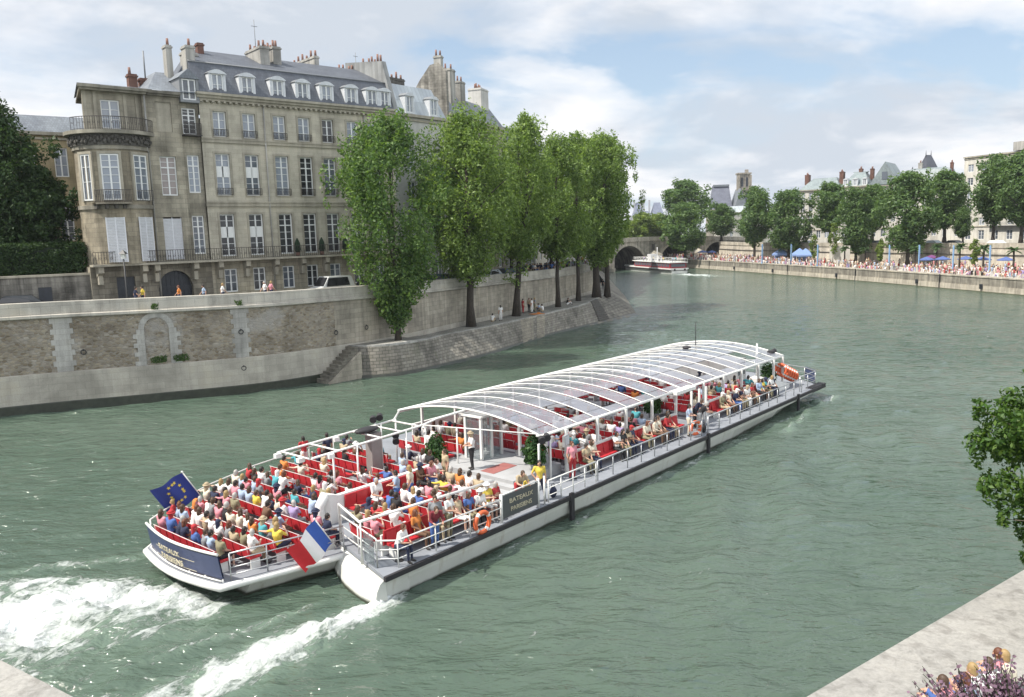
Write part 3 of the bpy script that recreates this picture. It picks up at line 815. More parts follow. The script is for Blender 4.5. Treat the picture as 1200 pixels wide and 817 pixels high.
def chimney(name, par, x, y, z0, z1, dx, dy, mat, npot=3, cap=True):
    m = MB(); m.bx(x-dx/2, x+dx/2, y-dy/2, y+dy/2, z0, z1, 0)
    if cap: m.bx(x-dx/2-.07, x+dx/2+.07, y-dy/2-.07, y+dy/2+.07, z1-.25, z1-.12, 0)
    o = m.build(name, mat, par); pm = MB()
    if dx >= dy: pots(pm, x-dx/2+.2, y, z1, npot, (dx-.4)/max(1, npot-1), 0)
    else: pots(pm, x, y-dy/2+.2, z1, npot, 0, (dy-.4)/max(1, npot-1))
    pm.build('chimney_pot', POT, o); return o
chimney('chimney', ho, -.55, 3.2, 23.5, 28.5, .5, .8, PLAST, 1)
chimney('chimney', ho, .6, 1.6, 23.5, 28.3, .75, 1.0, PLAST, 1)
chimney('chimney', ho, 1.4, 3.6, 26, 28.2, 1.3, .7, PLAST, 0)
chimney('chimney', ho, 3.0, 5.2, 27, 29.5, .55, .6, BRICK, 0)
chimney('chimney', ho, 8.3, 5.0, 27.4, 29.6, .9, 3.2, PLAST, 4)
chimney('chimney', ho, 9.9, 5.5, 26.8, 29.9, .8, 2.6, PLAST, 5)
chimney('chimney', ho, 15.5, 9.5, 26.5, 30.2, .5, 5.0, PLAST, 6)
m = MB(); m.tube([(8.2, 5, 29), (8.2, 5, 32.2)], .03, 6); m.bx(7.9, 8.5, 4.98, 5.02, 31.6, 31.64); m.build('antenna', LEAD, ho)
# the grey party wall of the taller neighbour, seen over the roof
pw = thing('party_wall', 'tall grey sloping party wall with a row of chimney pots behind the mansion roof', 'wall', HA, HR)
m = MB(); pts = [(-.35, 24.3), (1.5, 29.2), (8.5, 30.2), (8.5, 29.6), (14, 29.9), (14, 24)]
n = len(pts); x0, x1 = 19.62, 20.1
m.add([(x0, y, z) for y, z in pts]+[(x1, y, z) for y, z in pts], [tuple(range(n-1, -1, -1)), tuple(range(n, 2*n))]+[(i, (i+1) % n, n+(i+1) % n, n+i) for i in range(n)])
m.build('wall', stone('party_render', (.30, .31, .31), (.30, .31, .31), 4, 4, .35, .03, .1, 0, .3), pw)
pm = MB(); pots(pm, x0+.24, 2.0, 29.25, 7, 0, .55, 0, .65); pots(pm, x0+.24, 9.4, 29.65, 5, 0, .8); pm.build('chimney_pot', POT, pw)
# recessed strip with its small windows
mb = MB(); so = [(-.72, .28, 16.1, 19.2), (-.72, .28, 11.0, 14.2), (-.85, .3, 20.9, 23.0)]
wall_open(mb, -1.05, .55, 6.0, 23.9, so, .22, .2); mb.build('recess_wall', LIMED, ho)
window(ho, -.22, .36, 16.1, 1.0, 3.1, 'french', GLB); window(ho, -.22, .36, 11.0, 1.0, 3.2, 'french', GL); window(ho, -.27, .36, 20.9, 1.15, 2.1, 'french', GLD)
m = MB(); m.bx(-.98, .45, -.55, .2, 20.7, 20.82); railing_mb(m, -.95, .42, -.5, 20.8, .95, .1, .02); m.build('balcony', IRONF, ho)
m = MB()
for sg in (-1, 1): m.bx(-.25+sg*.68-.1, -.25+sg*.68+.1, -.3, 2.2, 23.6, 25.3)
m.bx(-1.03, .53, -.35, 2.2, 23.4, 23.6, 0)
m.add([(-1.15, -.4, 25.3), (.65, -.4, 25.3), (-.25, -.4, 26.1), (-1.15, 2.4, 25.3), (.65, 2.4, 25.3), (-.25, 2.4, 26.1)], [(0, 1, 2), (3, 5, 4), (0, 2, 5, 3), (1, 4, 5, 2), (0, 3, 4, 1)], 1)
gd = m.build('gabled_dormer', [LEAD, SLATE2], ho); window(gd, -.25, -.2, 23.62, 1.1, 1.65, 'dormer', GL)
# wing wall with the gate
mb = MB()
wall_open(mb, -4.0, -1.05, 10.3, 23.9, [(-3.0, -1.7, 15.85, 19.0), (-3.15, -1.65, 10.62, 14.1), (-3.0, -1.75, 20.95, 23.3)], 0)
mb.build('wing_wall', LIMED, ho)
m = MB(); m.bx(-3.0, -1.75, .12, .2, 20.95, 23.3); m.build('blind_panel', TRIM, ho)
window(ho, -2.35, .2, 15.85, 1.3, 3.15, 'french', glass_dark('window_lattice', (.22, .19, .18), .3, .2))
def shutter(s, y, z, w, h, rz=0.0):
    m = MB()
    for k in range(int(h/.12)): m.box((0, -.01, .06+.12*k), (w, .035, .1), 0, 0, ('X', .35))
    for x in (-w/2, 0, w/2): m.bx(x-.04, x+.04, -.045, .02, 0, h)
    return m.build('shutter', SHUT, ho, (s, y, z), rz)
shutter(-2.4, .14, 10.62, 1.5, 3.45)
# ground floor of the wing: stone with arched gate
mb = MB()
def gate_arch():
    s0, s1, zc, r = -3.95, -1.15, 8.3, 1.4
    xs = [s0+(s1-s0)*k/14 for k in range(15)]
    for k in range(14):
        za, zb = (zc+math.sqrt(max(0, r*r-(x+2.55)**2)) for x in (xs[k], xs[k+1]))
        mb.quad((xs[k], 0, za), (xs[k+1], 0, zb), (xs[k+1], 0, 10.3), (xs[k], 0, 10.3)); mb.quad((xs[k], 0, za), (xs[k], .5, za), (xs[k+1], .5, zb), (xs[k+1], 0, zb))
    mb.quad((s0, 0, 6), (s0, 0, zc), (s0, .5, zc), (s0, .5, 6)); mb.quad((s1, 0, 6), (s1, .5, 6), (s1, .5, zc), (s1, 0, zc))
    wall_open(mb, -9.0, s0, 6, 10.3, [(-7.15, -5.75, 6.6, 9.4)], 0, .3); wall_open(mb, s1, .55, 6, 10.3, [], 0)
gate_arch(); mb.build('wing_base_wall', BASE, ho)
m = MB(); m.bx(-3.95, -1.15, .4, .45, 6, 9.75)
for k in range(9): m.bx(-3.9+k*.35-.02, -3.9+k*.35+.02, .37, .4, 6.2, 9.6)
m.bx(-3.9, -1.2, .36, .4, 8.25, 8.4); m.build('gate', DOORD, ho)
m = MB(); m.bx(-7.15, -5.75, .2, .26, 6.6, 9.4); m.bx(-6.47, -6.43, .18, .2, 6.6, 9.4); m.bx(-7.15, -5.75, .175, .2, 8.6, 8.7); m.build('door', DOORD, ho)
# rounded bay
SC, RRAD, BUL = -6.1, 2.75, 1.15
TH0, TH1 = math.asin(2.24/2.75), -2.7
def bay_p(th, e=0.0): return (SC+(RRAD+e)*math.sin(th), (RRAD-BUL)-(RRAD+e)*math.cos(th))
def bay_y(s, extra=0.0): return -(math.sqrt(max(.01, (RRAD+extra)**2-(s-SC)**2))-(RRAD-BUL))
def bay_strip(mb, z0, z1, extra=0.0, m=0, n=40):
    for k in range(n):
        a, b = bay_p(TH0+(TH1-TH0)*k/n, extra), bay_p(TH0+(TH1-TH0)*(k+1)/n, extra); fi = len(mb.f)
        mb.quad((a[0], a[1], z0), (b[0], b[1], z0), (b[0], b[1], z1), (a[0], a[1], z1), m)
        u = (TH1-TH0)/n*2.75; mb.uv[fi] = [(k*u, z0), ((k+1)*u, z0), ((k+1)*u, z1), (k*u, z1)]
def bay_slab(mb, z0, z1, extra, m=0, n=40):
    bay_strip(mb, z0, z1, extra, m, n)
    for k in range(n):
        a, b = bay_p(TH0+(TH1-TH0)*k/n, extra), bay_p(TH0+(TH1-TH0)*(k+1)/n, extra)
        for z in (z0, z1): mb.add([(a[0], a[1], z), (b[0], b[1], z), (SC, RRAD-BUL, z)], [(0, 1, 2)], m)
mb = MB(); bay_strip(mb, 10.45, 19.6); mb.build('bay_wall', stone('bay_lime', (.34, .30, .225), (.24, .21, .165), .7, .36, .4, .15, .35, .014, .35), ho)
mb = MB(); bay_slab(mb, 14.75, 15.05, .12); bay_slab(mb, 19.3, 19.6, .14); bay_slab(mb, 20.45, 20.72, .62); mb.build('bay_band', stone('bay_band_stone', (.30, .28, .23), (.25, .23, .19), 1, .4, .5, .1, .2, .01, .3), ho)
mb = MB(); bay_slab(mb, 19.6, 20.45, .22)
rr = random.Random(4)
for k in range(34):                               # carved foliage of the frieze
    th = TH0-.05-(TH0+1.75)*k/33; x, y = bay_p(th, .3); x2, y2 = bay_p(th+.04, .28)
    mb.ell((x, y, 20.0+.18*math.sin(k*1.9)), (.12, .12, .16+.08*rr.random()), 6, 5); mb.ell((x2, y2, 20.05-.2*math.sin(k*1.9)), (.09, .09, .11), 6, 5)
mb.build('frieze', SOOT, ho)
def bay_window(s, z, w, h, style, glass, out=.01):
    dy = (bay_y(s+.05)-bay_y(s-.05))/.1; a = math.atan(dy)
    o = window(ho, s+math.sin(a)*out, bay_y(s)-.03, z, w, h, style, glass, a)
    f = MB()
    for sg in (-1, 1): f.bx(sg*(w/2+.1)-.1, sg*(w/2+.1)+.1, -.06, .1, -.05, h+.02)
    f.bx(-w/2-.2, w/2+.2, -.07, .1, h+.02, h+.22); f.build('window_surround', TRIM, o); return o
for s in (-7.1, -4.85): bay_window(s, 15.42, 1.3, 3.5, 'french', GLB)
bay_window(-8.5, 15.42, .95, 3.5, 'plain', GL)
for s in (-7.1, -4.8):
    dy = (bay_y(s+.05)-bay_y(s-.05))/.1; shutter(s, bay_y(s)-.06, 10.6, 1.3, 3.5, math.atan(dy))
def curved_rail(mb, z, extra, s0, s1, h=1.0, n=40):
    P = []
    for k in range(n+1):
        s = s0+(s1-s0)*k/n; P.append(Vector((s, bay_y(s, extra), z)))
    mb.tube([p+Vector((0, 0, h)) for p in P], .03, 5); mb.tube([p+Vector((0, 0, .1)) for p in P], .02, 4)
    for k, p in enumerate(P):
        mb.bx(p.x-.013, p.x+.013, p.y-.013, p.y+.013, z, z+h)
        if k < n and k % 2 == 0: q = (p+P[k+1])/2; mb.torus((q.x, q.y, z+h*.55), .06, .012, (0, 1, 0), 8, 4)
m = MB(); curved_rail(m, 20.7, .5, -9.2, -3.4); m.build('balcony_railing', IRONF, ho)
m = MB()
for k in range(16):
    a, b = -8.4+2.4*k/16, -8.4+2.4*(k+1)/16
    for z0, z1 in ((15.1, 15.22),):
        m.quad((a, bay_y(a, .75), z0), (b, bay_y(b, .75), z0), (b, bay_y(b, .75), z1), (a, bay_y(a, .75), z1)); m.quad((a, bay_y(a, .75), z1), (b, bay_y(b, .75), z1), (b, bay_y(b), z1), (a, bay_y(a), z1)); m.quad((a, bay_y(a, .75), z0), (b, bay_y(b, .75), z0), (b, bay_y(b), z0), (a, bay_y(a), z0))
b2 = m.build('bow_balcony', BASE, ho)
m = MB(); curved_rail(m, 15.22, .7, -8.4, -6.0, .95, 22); m.build('balcony_railing', IRONF, b2)
m = MB()
for s in (-8.2, -7.6, -7.0, -6.4): m.bx(s-.1, s+.1, bay_y(s, .45), bay_y(s), 14.75, 15.1)
m.build('balcony_bracket', SOOT, b2)
m = MB(); railing_mb(m, -5.6, -4.1, bay_y(-4.85)-.25, 15.3, .9, .12, .013); m.build('balcony_railing', IRONF, ho)
# upper storey over the bay, set back, with flat cornice
mb = MB(); wall_open(mb, -8.3, -4.0, 20.7, 23.9, [(-7.0, -5.6, 21.0, 23.2)], .35, .2); mb.quad((-8.3, .35, 20.7), (-6.9, 6, 20.7), (-6.9, 6, 23.9), (-8.3, .35, 23.9))
mb.build('attic_wall', stone('attic_lime', (.38, .35, .28), (.29, .27, .22), .9, .4, .4, .08, .2, .01, .22), ho)
m = MB(); m.quad((-4.0, -.01, 20.5), (-4.0, .6, 20.5), (-4.0, .6, 23.95), (-4.0, -.01, 23.95)); m.build('return_wall', LIMED, ho)
m = MB(); m.quad((-9.0, 0, 6), (-9.0, 3, 6), (-9.0, 3, 10.3), (-9.0, 0, 10.3)); m.build('side_wall', LIMED, ho)
for s in (-8.15, -7.4, -5.2, -4.3): m = MB(); m.bx(s-.12, s+.12, .27, .36, 20.7, 23.85); m.build('attic_pilaster', TRIM, ho)
window(ho, -6.3, .5, 21.0, 1.4, 2.2, 'casement', GLB)
m = MB(); m.prism([(-8.75, -.55), (-3.6, -.55), (-3.6, 6), (-7.1, 6)], 23.92, 24.14); m.prism([(-8.6, -.35), (-3.7, -.35), (-3.7, 7), (-7.1, 7)], 23.75, 23.92); m.bx(-3.62, -1.05, -.42, 8, 23.9, 24.12); m.bx(-3.62, -1.06, -.25, .2, 23.75, 23.9)
m.build('wing_cornice', stone('cornice_soot', (.30, .28, .23), (.26, .24, .2), 1.2, .3, .5, .05, .1, .008, .4), ho)
m = MB()
m.quad((-8.75, -.55, 24.15), (-3.6, -.55, 24.15), (-4.6, 3.5, 24.9), (-6.0, 3.5, 24.9)); m.quad((-7.2, 7, 24.15), (-8.75, -.55, 24.15), (-6.0, 3.5, 24.9), (-5.8, 5, 24.9))
m.quad((-3.62, -.42, 24.14), (.2, -.42, 24.14), (-.2, 4, 26.4), (-1.4, 4, 26.4)); m.quad((-3.62, 9, 24.14), (-3.62, -.42, 24.14), (-1.4, 4, 26.4), (-1.4, 6, 26.4))
m.build('wing_roof', SLATE2, ho)
chimney('chimney', ho, -3.2, 4.5, 24, 26.1, .7, .6, BRICK, 1); chimney('chimney', ho, -2.1, 4.8, 24, 25.9, .9, .6, BRICK, 0)
m = MB(); m.tube([(-2.0, 4.8, 25.9), (-2.0, 4.8, 28.2)], .06, 6); m.build('flue_pipe', LEAD, ho)
m = MB(); m.tube([(-3.85, -.16, 23.8), (-3.85, -.16, 20.4), (-4.05, -.5, 20.2), (-4.05, -.4, 19.4), (-3.85, -.14, 19.2), (-3.85, -.14, 7.2)], .075, 8); m.build('downpipe', PLAST, ho)
# long first floor balcony on stone brackets
m = MB(); m.bx(-9.0, 19.0, -1.02, .05, 10.3, 10.46)
bal = m.build('long_balcony', TRIM, ho)
m = MB(); railing_mb(m, -8.95, 19.0, -.95, 10.44, 1.0, .2, .015); m.build('balcony_railing', IRONF, bal)
for k, s in enumerate((-8.4, -5.1, -4.15, -1.0, 1.1, 3.5, 6.2, 8.8, 11.2, 13.7, 16.2)):
    m = MB(); m.prism([(s-.2, -.8), (s+.2, -.8), (s+.2, .03), (s-.2, .03)], [9.8, 9.8, 9.4, 9.4], 10.3); m.bx(s-.16, s+.16, -.5, .03, 8.9, 9.6); m.build('balcony_bracket', TRIM, bal)
# back of the mass, so that the house is a solid volume
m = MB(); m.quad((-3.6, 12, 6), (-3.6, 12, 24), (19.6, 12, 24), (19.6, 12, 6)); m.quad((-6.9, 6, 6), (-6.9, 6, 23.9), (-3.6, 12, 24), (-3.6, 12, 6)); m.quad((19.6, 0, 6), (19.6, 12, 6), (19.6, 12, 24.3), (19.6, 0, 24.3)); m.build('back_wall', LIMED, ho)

for k, s_ in enumerate((8.3, 10.75, 13.2)):
    q = Matrix.Rotation(HR, 3, 'Z') @ Vector((s_, -.6, 0))+HA
    t = thing('topiary_shrub', 'dark clipped shrub in a pot on the long balcony, %s from the left' % ORD[k], 'plant', (q.x, q.y, 10.47), k, 'potted shrubs on the long balcony')
    m = MB(); m.tube([(0, 0, 0), (0, 0, .35)], [.16, .2], 8); m.build('pot', POT, t)
    m = MB(); m.tube([(0, 0, .35), (0, 0, .6), (0, 0, 1.2), (0, 0, 1.65)], [.2, .3, .24, .03], 9); m.build('foliage', flat('topiary_green', (.012, .03, .012), .95, var=.5, scale=14, bmp=1), t)
# house with the zinc mansard, and the gabled house beyond it
def townhouse(name, label, p0, dirv, length, depth, zc, wallm, roofm, zr, ncol, dormers=True, frows=((7.5, 9.6), (11, 13.8), (15, 17.8), (19, 21.3)), setb=1.6, ridge=1.0, ww=1.15, group=None):
    a = math.atan2(dirv[1], dirv[0]); t = thing(name, label, 'building', (p0[0], p0[1], 0), a, group)
    cc = [length*(k+.5)/ncol for k in range(ncol)]
    op = [(c-ww/2, c+ww/2, z0, z1) for c in cc for z0, z1 in frows]
    m = MB(); wall_open(m, 0, length, 6, zc, op, 0, .22); m.quad((0, 0, 6), (0, 0, zc), (0, depth, zc), (0, depth, 6)); m.quad((length, 0, 6), (length, depth, 6), (length, depth, zc), (length, 0, zc)); m.quad((0, depth, 6), (0, depth, zc), (length, depth, zc), (length, depth, 6))
    m.build('wall', wallm, t)
    for c in cc:
        for i, (z0, z1) in enumerate(frows): window(t, c, .16, z0, ww, z1-z0, 'french' if i == 1 else 'plain', GL if (i+int(c)) % 2 else GLB)
    m = MB(); m.bx(-.1, length+.1, -.35, .05, zc-.1, zc+.2); m.bx(-.05, length+.05, -.16, .05, 10.2, 10.45); m.bx(-.05, length+.05, -.14, .05, zc-.5, zc-.3); m.build('cornice', TRIM, t)
    m = MB()
    e = [(-.05, -.2, zc+.2), (length+.05, -.2, zc+.2), (length+.05, depth, zc+.2), (-.05, depth, zc+.2)]
    i4 = [(setb*.5, setb, zr), (length-setb*.5, setb, zr), (length-setb*.5, depth-setb, zr), (setb*.5, depth-setb, zr)]
    m.add(e+i4, [(0, 1, 5, 4), (1, 2, 6, 5), (2, 3, 7, 6), (3, 0, 4, 7)])
    if ridge: m.add(i4+[(length*.2, depth/2, zr+ridge), (length*.8, depth/2, zr+ridge)], [(0, 1, 5, 4), (1, 2, 5), (2, 3, 4, 5), (3, 0, 4)])
    else: m.add(i4, [(0, 1, 2, 3)])
    rf = m.build('roof', roofm, t)
    if dormers:
        for c in cc: dormer(c, .9, zc+.35, 1.7, t)
    return t
WHITEW = stone('white_wall', (.55, .54, .51), (.52, .51, .48), 3, 3, .25, .03, .05, 0, .15)
t2 = townhouse('zinc_roof_house', 'pale house with light grey zinc mansard and tall dormers behind the poplars', (-13.7, 84.6), (.63, .777), 11.0, 9, 24.6, WHITEW, ZINC, 28.0, 3, ridge=.4, setb=1.3)
chimney('chimney', t2, 1.2, 3.5, 27, 29.0, 1.6, .7, BRICK, 4)
chimney('chimney', t2, 6.2, 4.2, 27.5, 29.3, 5.2, .7, SOOT, 8)
m = MB(); m.tube([(2.0, 4, 28), (2.0, 4, 31.2)], .03, 5); m.bx(1.7, 2.3, 3.98, 4.02, 30.8, 30.84); m.build('antenna', LEAD, t2)
t3 = townhouse('gabled_chimney_house', 'weathered stone house crowned by big chimney blocks behind the second poplar', (-6.5, 95.6), (.37, .929), 16.5, 9, 25.6, LIMED, SLATE2, 28.4, 4, dormers=False, ridge=.8)
m = MB(); x0, x1 = -.25, .25
pts = [(0, 24), (0, 30.4), (1.0, 31.4), (2.0, 31.2), (3.4, 29.6), (5.5, 26.6), (5.5, 24)]; n = len(pts)
m.add([(x0, y, z) for y, z in pts]+[(x1, y, z) for y, z in pts], [tuple(range(n-1, -1, -1)), tuple(range(n, 2*n))]+[(i, (i+1) % n, n+(i+1) % n, n+i) for i in range(n)])
m.build('gable_wall', stone('old_gable', (.36, .34, .30), (.2, .19, .17), .6, .3, .6, .15, .3, .012, .5), t3)
chimney('chimney', t3, .2, 1.1, 30.8, 32.2, .6, .9, PLAST, 2); chimney('chimney', t3, 3.0, 1.6, 27, 31.2, 1.4, 1.8, PLAST, 3); chimney('chimney', t3, 6.6, 2.0, 27, 30.4, 1.4, 1.8, PLAST, 4); chimney('chimney', t3, 13.8, 2.2, 26, 30.6, 2.4, 1.8, WHITEW, 6)
# further houses of the same quay, mostly hidden by the trees
for k, (px, py, ln, zc, w) in enumerate(((-.4, 111.4, 13, 23.5, PLAST), (2.4, 124.2, 15, 22.5, LIME), (6.6, 138.8, 18, 23.5, PLAST), (10.8, 157, 26, 22.5, LIME), (16, 183, 40, 23, PLAST))):
    townhouse('terraced_house', ['cream terraced house glimpsed between the third and fourth poplars', 'ochre terraced house hidden behind the last poplars', 'pale terraced house beyond the quay point', 'ochre terraced house far along the left bank', 'pale terraced house at the bridge end of the left bank'][k], (px, py), (.27, .963) if k else (.34, .94), ln, 10, zc, w, SLATE, zc+3.2, max(3, int(ln/3)), dormers=False, group='terraced houses along the left quay')

# garden wall, hedge, garden house
gw = thing('garden_wall', 'dark stained stone garden wall under the clipped hedge at the left', 'wall', (-32.85, 63.75, 0), math.atan2(.49, .872))
mb = MB(); wall_open(mb, -40, .15, 6, 9.7, [(-3.6, -2.7, 7.0, 8.9)], .1, .3); mb.bx(-40, .15, .12, .6, 6, 9.68); mb.build('wall', stone('garden_stone', (.26, .245, .215), (.17, .16, .14), .9, .4, .65, .15, .4, .015, .55), gw)
m = MB(); m.bx(-40.05, .2, 0, .7, 9.7, 9.86); m.build('coping', TRIM, gw)
m = MB(); m.bx(-3.6, -2.7, .1, .118, 7.0, 8.9); m.build('door', DOORD, gw)
gh = townhouse('garden_house', 'ochre sunlit house with slate roof behind the garden trees at the left edge', (-52, 71.5), (.80, .6), 19, 9, 22.4, stone('ochre_lime', (.40, .33, .20), (.30, .25, .16), .8, .36, .3, .08, .2, .01, .3), SLATE2, 24.3, 7, dormers=False, frows=((8, 10.5), (12.5, 16), (18.5, 21.2)), ridge=.3)
# ------------------------------------------------------------------ trees
def at(px, py, Y):
    """the point at depth Y that shows at pixel (px, py) of the 1200 x 817 photograph"""
    v = _f+_rt*((px-600)/950)+_up*((408.5-py)/950); v = v*(Y/v.y); return Vector((v.x, v.y, 12+v.z))
LF_POP = leafmat('poplar_leaves', (.055, .098, .026), (.135, .210, .055), (.25, .34, .11), .5)
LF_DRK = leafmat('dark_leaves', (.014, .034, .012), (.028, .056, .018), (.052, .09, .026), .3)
LF_PLN = leafmat('plane_leaves', (.040, .085, .030), (.085, .150, .050), (.15, .225, .08), .42)
LF_PL1 = leafmat('near_poplar_leaves', (.036, .080, .024), (.085, .155, .042), (.17, .255, .075), .45)
LF_LGT = leafmat('light_leaves', (.07, .12, .025), (.14, .20, .045), (.22, .28, .07), .45)
LF_NEAR = leafmat('lime_leaves', (.022, .055, .012), (.05, .11, .02), (.11, .18, .03), .35)
BARK = barkmat('dark_bark', (.045, .036, .028)); BARKG = barkmat('grey_bark', (.10, .085, .065))
def leaves_mesh(name, clumps, n, size, seed, mat, shell=.5, aspect=1.5):
    r = np.random.RandomState(seed)
    C = np.array([c[0] for c in clumps], float); Rd = np.array([c[1] for c in clumps], float)
    w = (Rd[:, 0]*Rd[:, 1]*Rd[:, 2])**(2/3.); w /= w.sum()
    k = r.choice(len(clumps), n, p=w)
    d = r.normal(size=(n, 3)); d /= np.linalg.norm(d, axis=1)[:, None]
    rad = shell+(1.04-shell)*r.rand(n)**.6
    jit = 1+.16*np.sin(d[:, 0]*5+k)+.14*np.sin(d[:, 2]*6+2*k)
    P = C[k]+d*Rd[k]*(rad*jit)[:, None]
    nrm = d*.8+r.normal(size=(n, 3))*.75+np.array([0, 0, .25]); nrm /= np.linalg.norm(nrm, axis=1)[:, None]
    t = np.cross(nrm, r.normal(size=(n, 3))); t /= (np.linalg.norm(t, axis=1)[:, None]+1e-9); b = np.cross(nrm, t)
    s = size*(.6+.8*r.rand(n))[:, None]
    V = np.stack([P-t*s*aspect*.5, P-b*s*.36+nrm*s*.08, P+t*s*aspect*.5, P+b*s*.36+nrm*s*.08], 1).reshape(-1, 3)
    me = bpy.data.meshes.new(name); me.vertices.add(4*n); me.vertices.foreach_set('co', V.ravel())
    me.loops.add(4*n); me.loops.foreach_set('vertex_index', np.arange(4*n)); me.polygons.add(n)
    me.polygons.foreach_set('loop_start', np.arange(0, 4*n, 4)); me.polygons.foreach_set('loop_total', np.full(n, 4))
    me.update(calc_edges=True); me.materials.append(mat); return me
def clumps_profile(prof, seed, n, cr=(.9, 1.5), el=1.5, lean=(0, 0)):
    """prof: (z, radius) table; clumps spread through that body"""
    r = random.Random(seed); out = []; zs = [p[0] for p in prof]; rs = [p[1] for p in prof]
    for i in range(n):
        z = np.interp((i+r.random())/n, np.linspace(0, 1, len(zs)), zs); R0 = float(np.interp(z, zs, rs))
        a = r.uniform(0, 2*PI); k = r.uniform(*cr)*(.55+.45*min(1, R0/3)); d = max(0, R0-k*.75)*r.random()**.45
        f = (z-zs[0])/(zs[-1]-zs[0]+1e-6)
        out.append(((d*math.cos(a)+lean[0]*f, d*math.sin(a)+lean[1]*f, z), (k, k, k*el*r.uniform(.8, 1.25))))
        if i % 2 == 0:                              # sprigs that break the outline
            a = r.uniform(0, 2*PI); d = R0*r.uniform(.85, 1.12); q = k*r.uniform(.3, .5)
            out.append(((d*math.cos(a)+lean[0]*f, d*math.sin(a)+lean[1]*f, z+r.uniform(.2, 1.0)*k), (q, q, q*el*1.5)))
    return out
def trunk_mesh(name, h, r0, r1, clumps, seed, bark, lean=(0, 0), nlimb=9, fork=None):
    r = random.Random(seed); mb = MB(); n = 8
    pts = [Vector((lean[0]*(k/n)**1.2+r.uniform(-.06, .06), lean[1]*(k/n)**1.2+r.uniform(-.06, .06), h*k/n)) for k in range(n+1)]
    rr = [r0*1.45]+[r0+(r1-r0)*k/n for k in range(1, n+1)]
    pts[0] = Vector((0, 0, -.25)); mb.tube(pts, rr, 10)
    for c, rad in r.sample(clumps, min(nlimb, len(clumps))):
        c = Vector(c); k = r.randint(3, n-1); s = pts[k]; 
        if c.z < s.z+.4: s = pts[max(2, min(n, int((c.z-1.5)/h*n)))]
        mid = s.lerp(c, .5)+Vector((0, 0, .5)); q = rr[k]*.5
        mb.tube([s, s.lerp(mid, .5)+Vector((r.uniform(-.2, .2), r.uniform(-.2, .2), .1)), mid, c], [q, q*.75, q*.55, q*.2], 6)
    return mb.mesh(name, bark)
def tree(name, label, loc, prof, n, size, seed, mat, bark=BARK, h=None, r0=.3, ncl=40, cr=(.9, 1.5), el=1.5, lean=(0, 0), cat='tree', group=None, nlimb=10, tl=(0, 0), extra=()):
    t = thing(name, label, cat, loc, 0, group)
    cl = clumps_profile(prof, seed, ncl, cr, el, lean)+list(extra)
    h = h or prof[-1][0]*.8
    link('trunk', trunk_mesh('trunk', h, r0, r0*.3, cl, seed, bark, tl or lean, nlimb), t)
    link('crown', leaves_mesh('crown', cl, n, size, seed, mat), t)
    return t
GQ = 'poplars along the lower quay'
tree('poplar', 'bushy poplar nearest the viewer, on the rounded end of the lower quay', (-10.2, 72.3, 2.72), [(2.0, .7), (3.4, 1.8), (6, 3.5), (9.5, 5.0), (13.5, 5.39), (16.6, 3.96), (18.6, 1.54)], 30000, .215, 1, LF_PL1, r0=.24, ncl=105, cr=(.9, 1.5), group=GQ, lean=(-.4, 0))
tree('poplar', 'second poplar of the row, with a straight bare trunk and a bough reaching left', (-4.2, 84.6, 2.38), [(6, 1.98), (8, 4.29), (12, 5.94), (15, 6.16), (18.6, 4.4), (21, 1.43)], 30000, .22, 2, LF_POP, r0=.42, ncl=110, group=GQ, lean=(.3, 0), extra=[((-3.9, -.5, 12.5+k*1.4), (1.2, 1.2, 1.6)) for k in range(5)])
tree('poplar', 'third poplar, leaning right with green sprouts low on its trunk', (.6, 94.0, 2.38), [(7.2, 1.54), (9.3, 3.63), (12.5, 4.84), (16, 4.95), (19.5, 3.52), (21.6, 0.99)], 23000, .225, 3, LF_POP, r0=.40, ncl=70, group=GQ, lean=(1.9, 0), tl=(1.9, 0), extra=[((-.5, -.3, 4.6), (.8, .8, .9)), ((.8, -.4, 5.4), (.9, .8, .8)), ((.1, -.5, 3.9), (.5, .5, .6))])
tree('poplar', 'fourth poplar, slim trunk beside the standing picnic group', (6.1, 104.0, 2.38), [(6.8, 1.43), (8.8, 3.63), (12, 4.62), (15.6, 4.62), (18.6, 3.3), (20.4, 0.99)], 19000, .235, 4, LF_POP, r0=.30, ncl=60, group=GQ)
tree('poplar', 'fifth poplar, with a person sitting at its foot', (9.4, 112.3, 2.38), [(6.8, 1.32), (9, 3.63), (12.5, 4.73), (17, 4.73), (20, 3.52), (21.8, 0.99)], 19000, .24, 5, LF_POP, r0=.30, ncl=60, group=GQ)
tree('poplar', 'thick double trunked poplar at the end of the row above the quay point', (12.5, 117.6, 2.38), [(5.4, 1.76), (8, 3.96), (12, 5.28), (16.5, 5.5), (20, 4.29), (22.2, 1.54)], 24000, .25, 6, LF_POP, r0=.55, ncl=85, group=GQ, lean=(.9, 0))
tree('poplar', 'last poplar, standing right behind the thick double trunk', (14.4, 120.5, 2.38), [(6.4, 1.54), (9, 3.52), (13, 4.51), (17, 4.51), (20, 3.19), (22, 1.21)], 18000, .26, 7, LF_POP, r0=.40, ncl=60, group=GQ, lean=(.6, 0))
tree('street_tree', 'shaded street tree behind the parapet between second and third poplars', (-4.4, 94.5, 6.4), [(4.5, 1.5), (7, 3.0), (10, 3.2), (13, 2.2), (15, .8)], 6000, .34, 8, LF_PLN, r0=.26, ncl=40)
tree('street_tree', 'shaded street tree behind the parapet beyond the third poplar', (.3, 103, 6.1), [(4.5, 1.5), (7, 3.0), (10, 3.4), (13, 2.2), (15, .8)], 6000, .34, 9, LF_PLN, r0=.26, ncl=40)
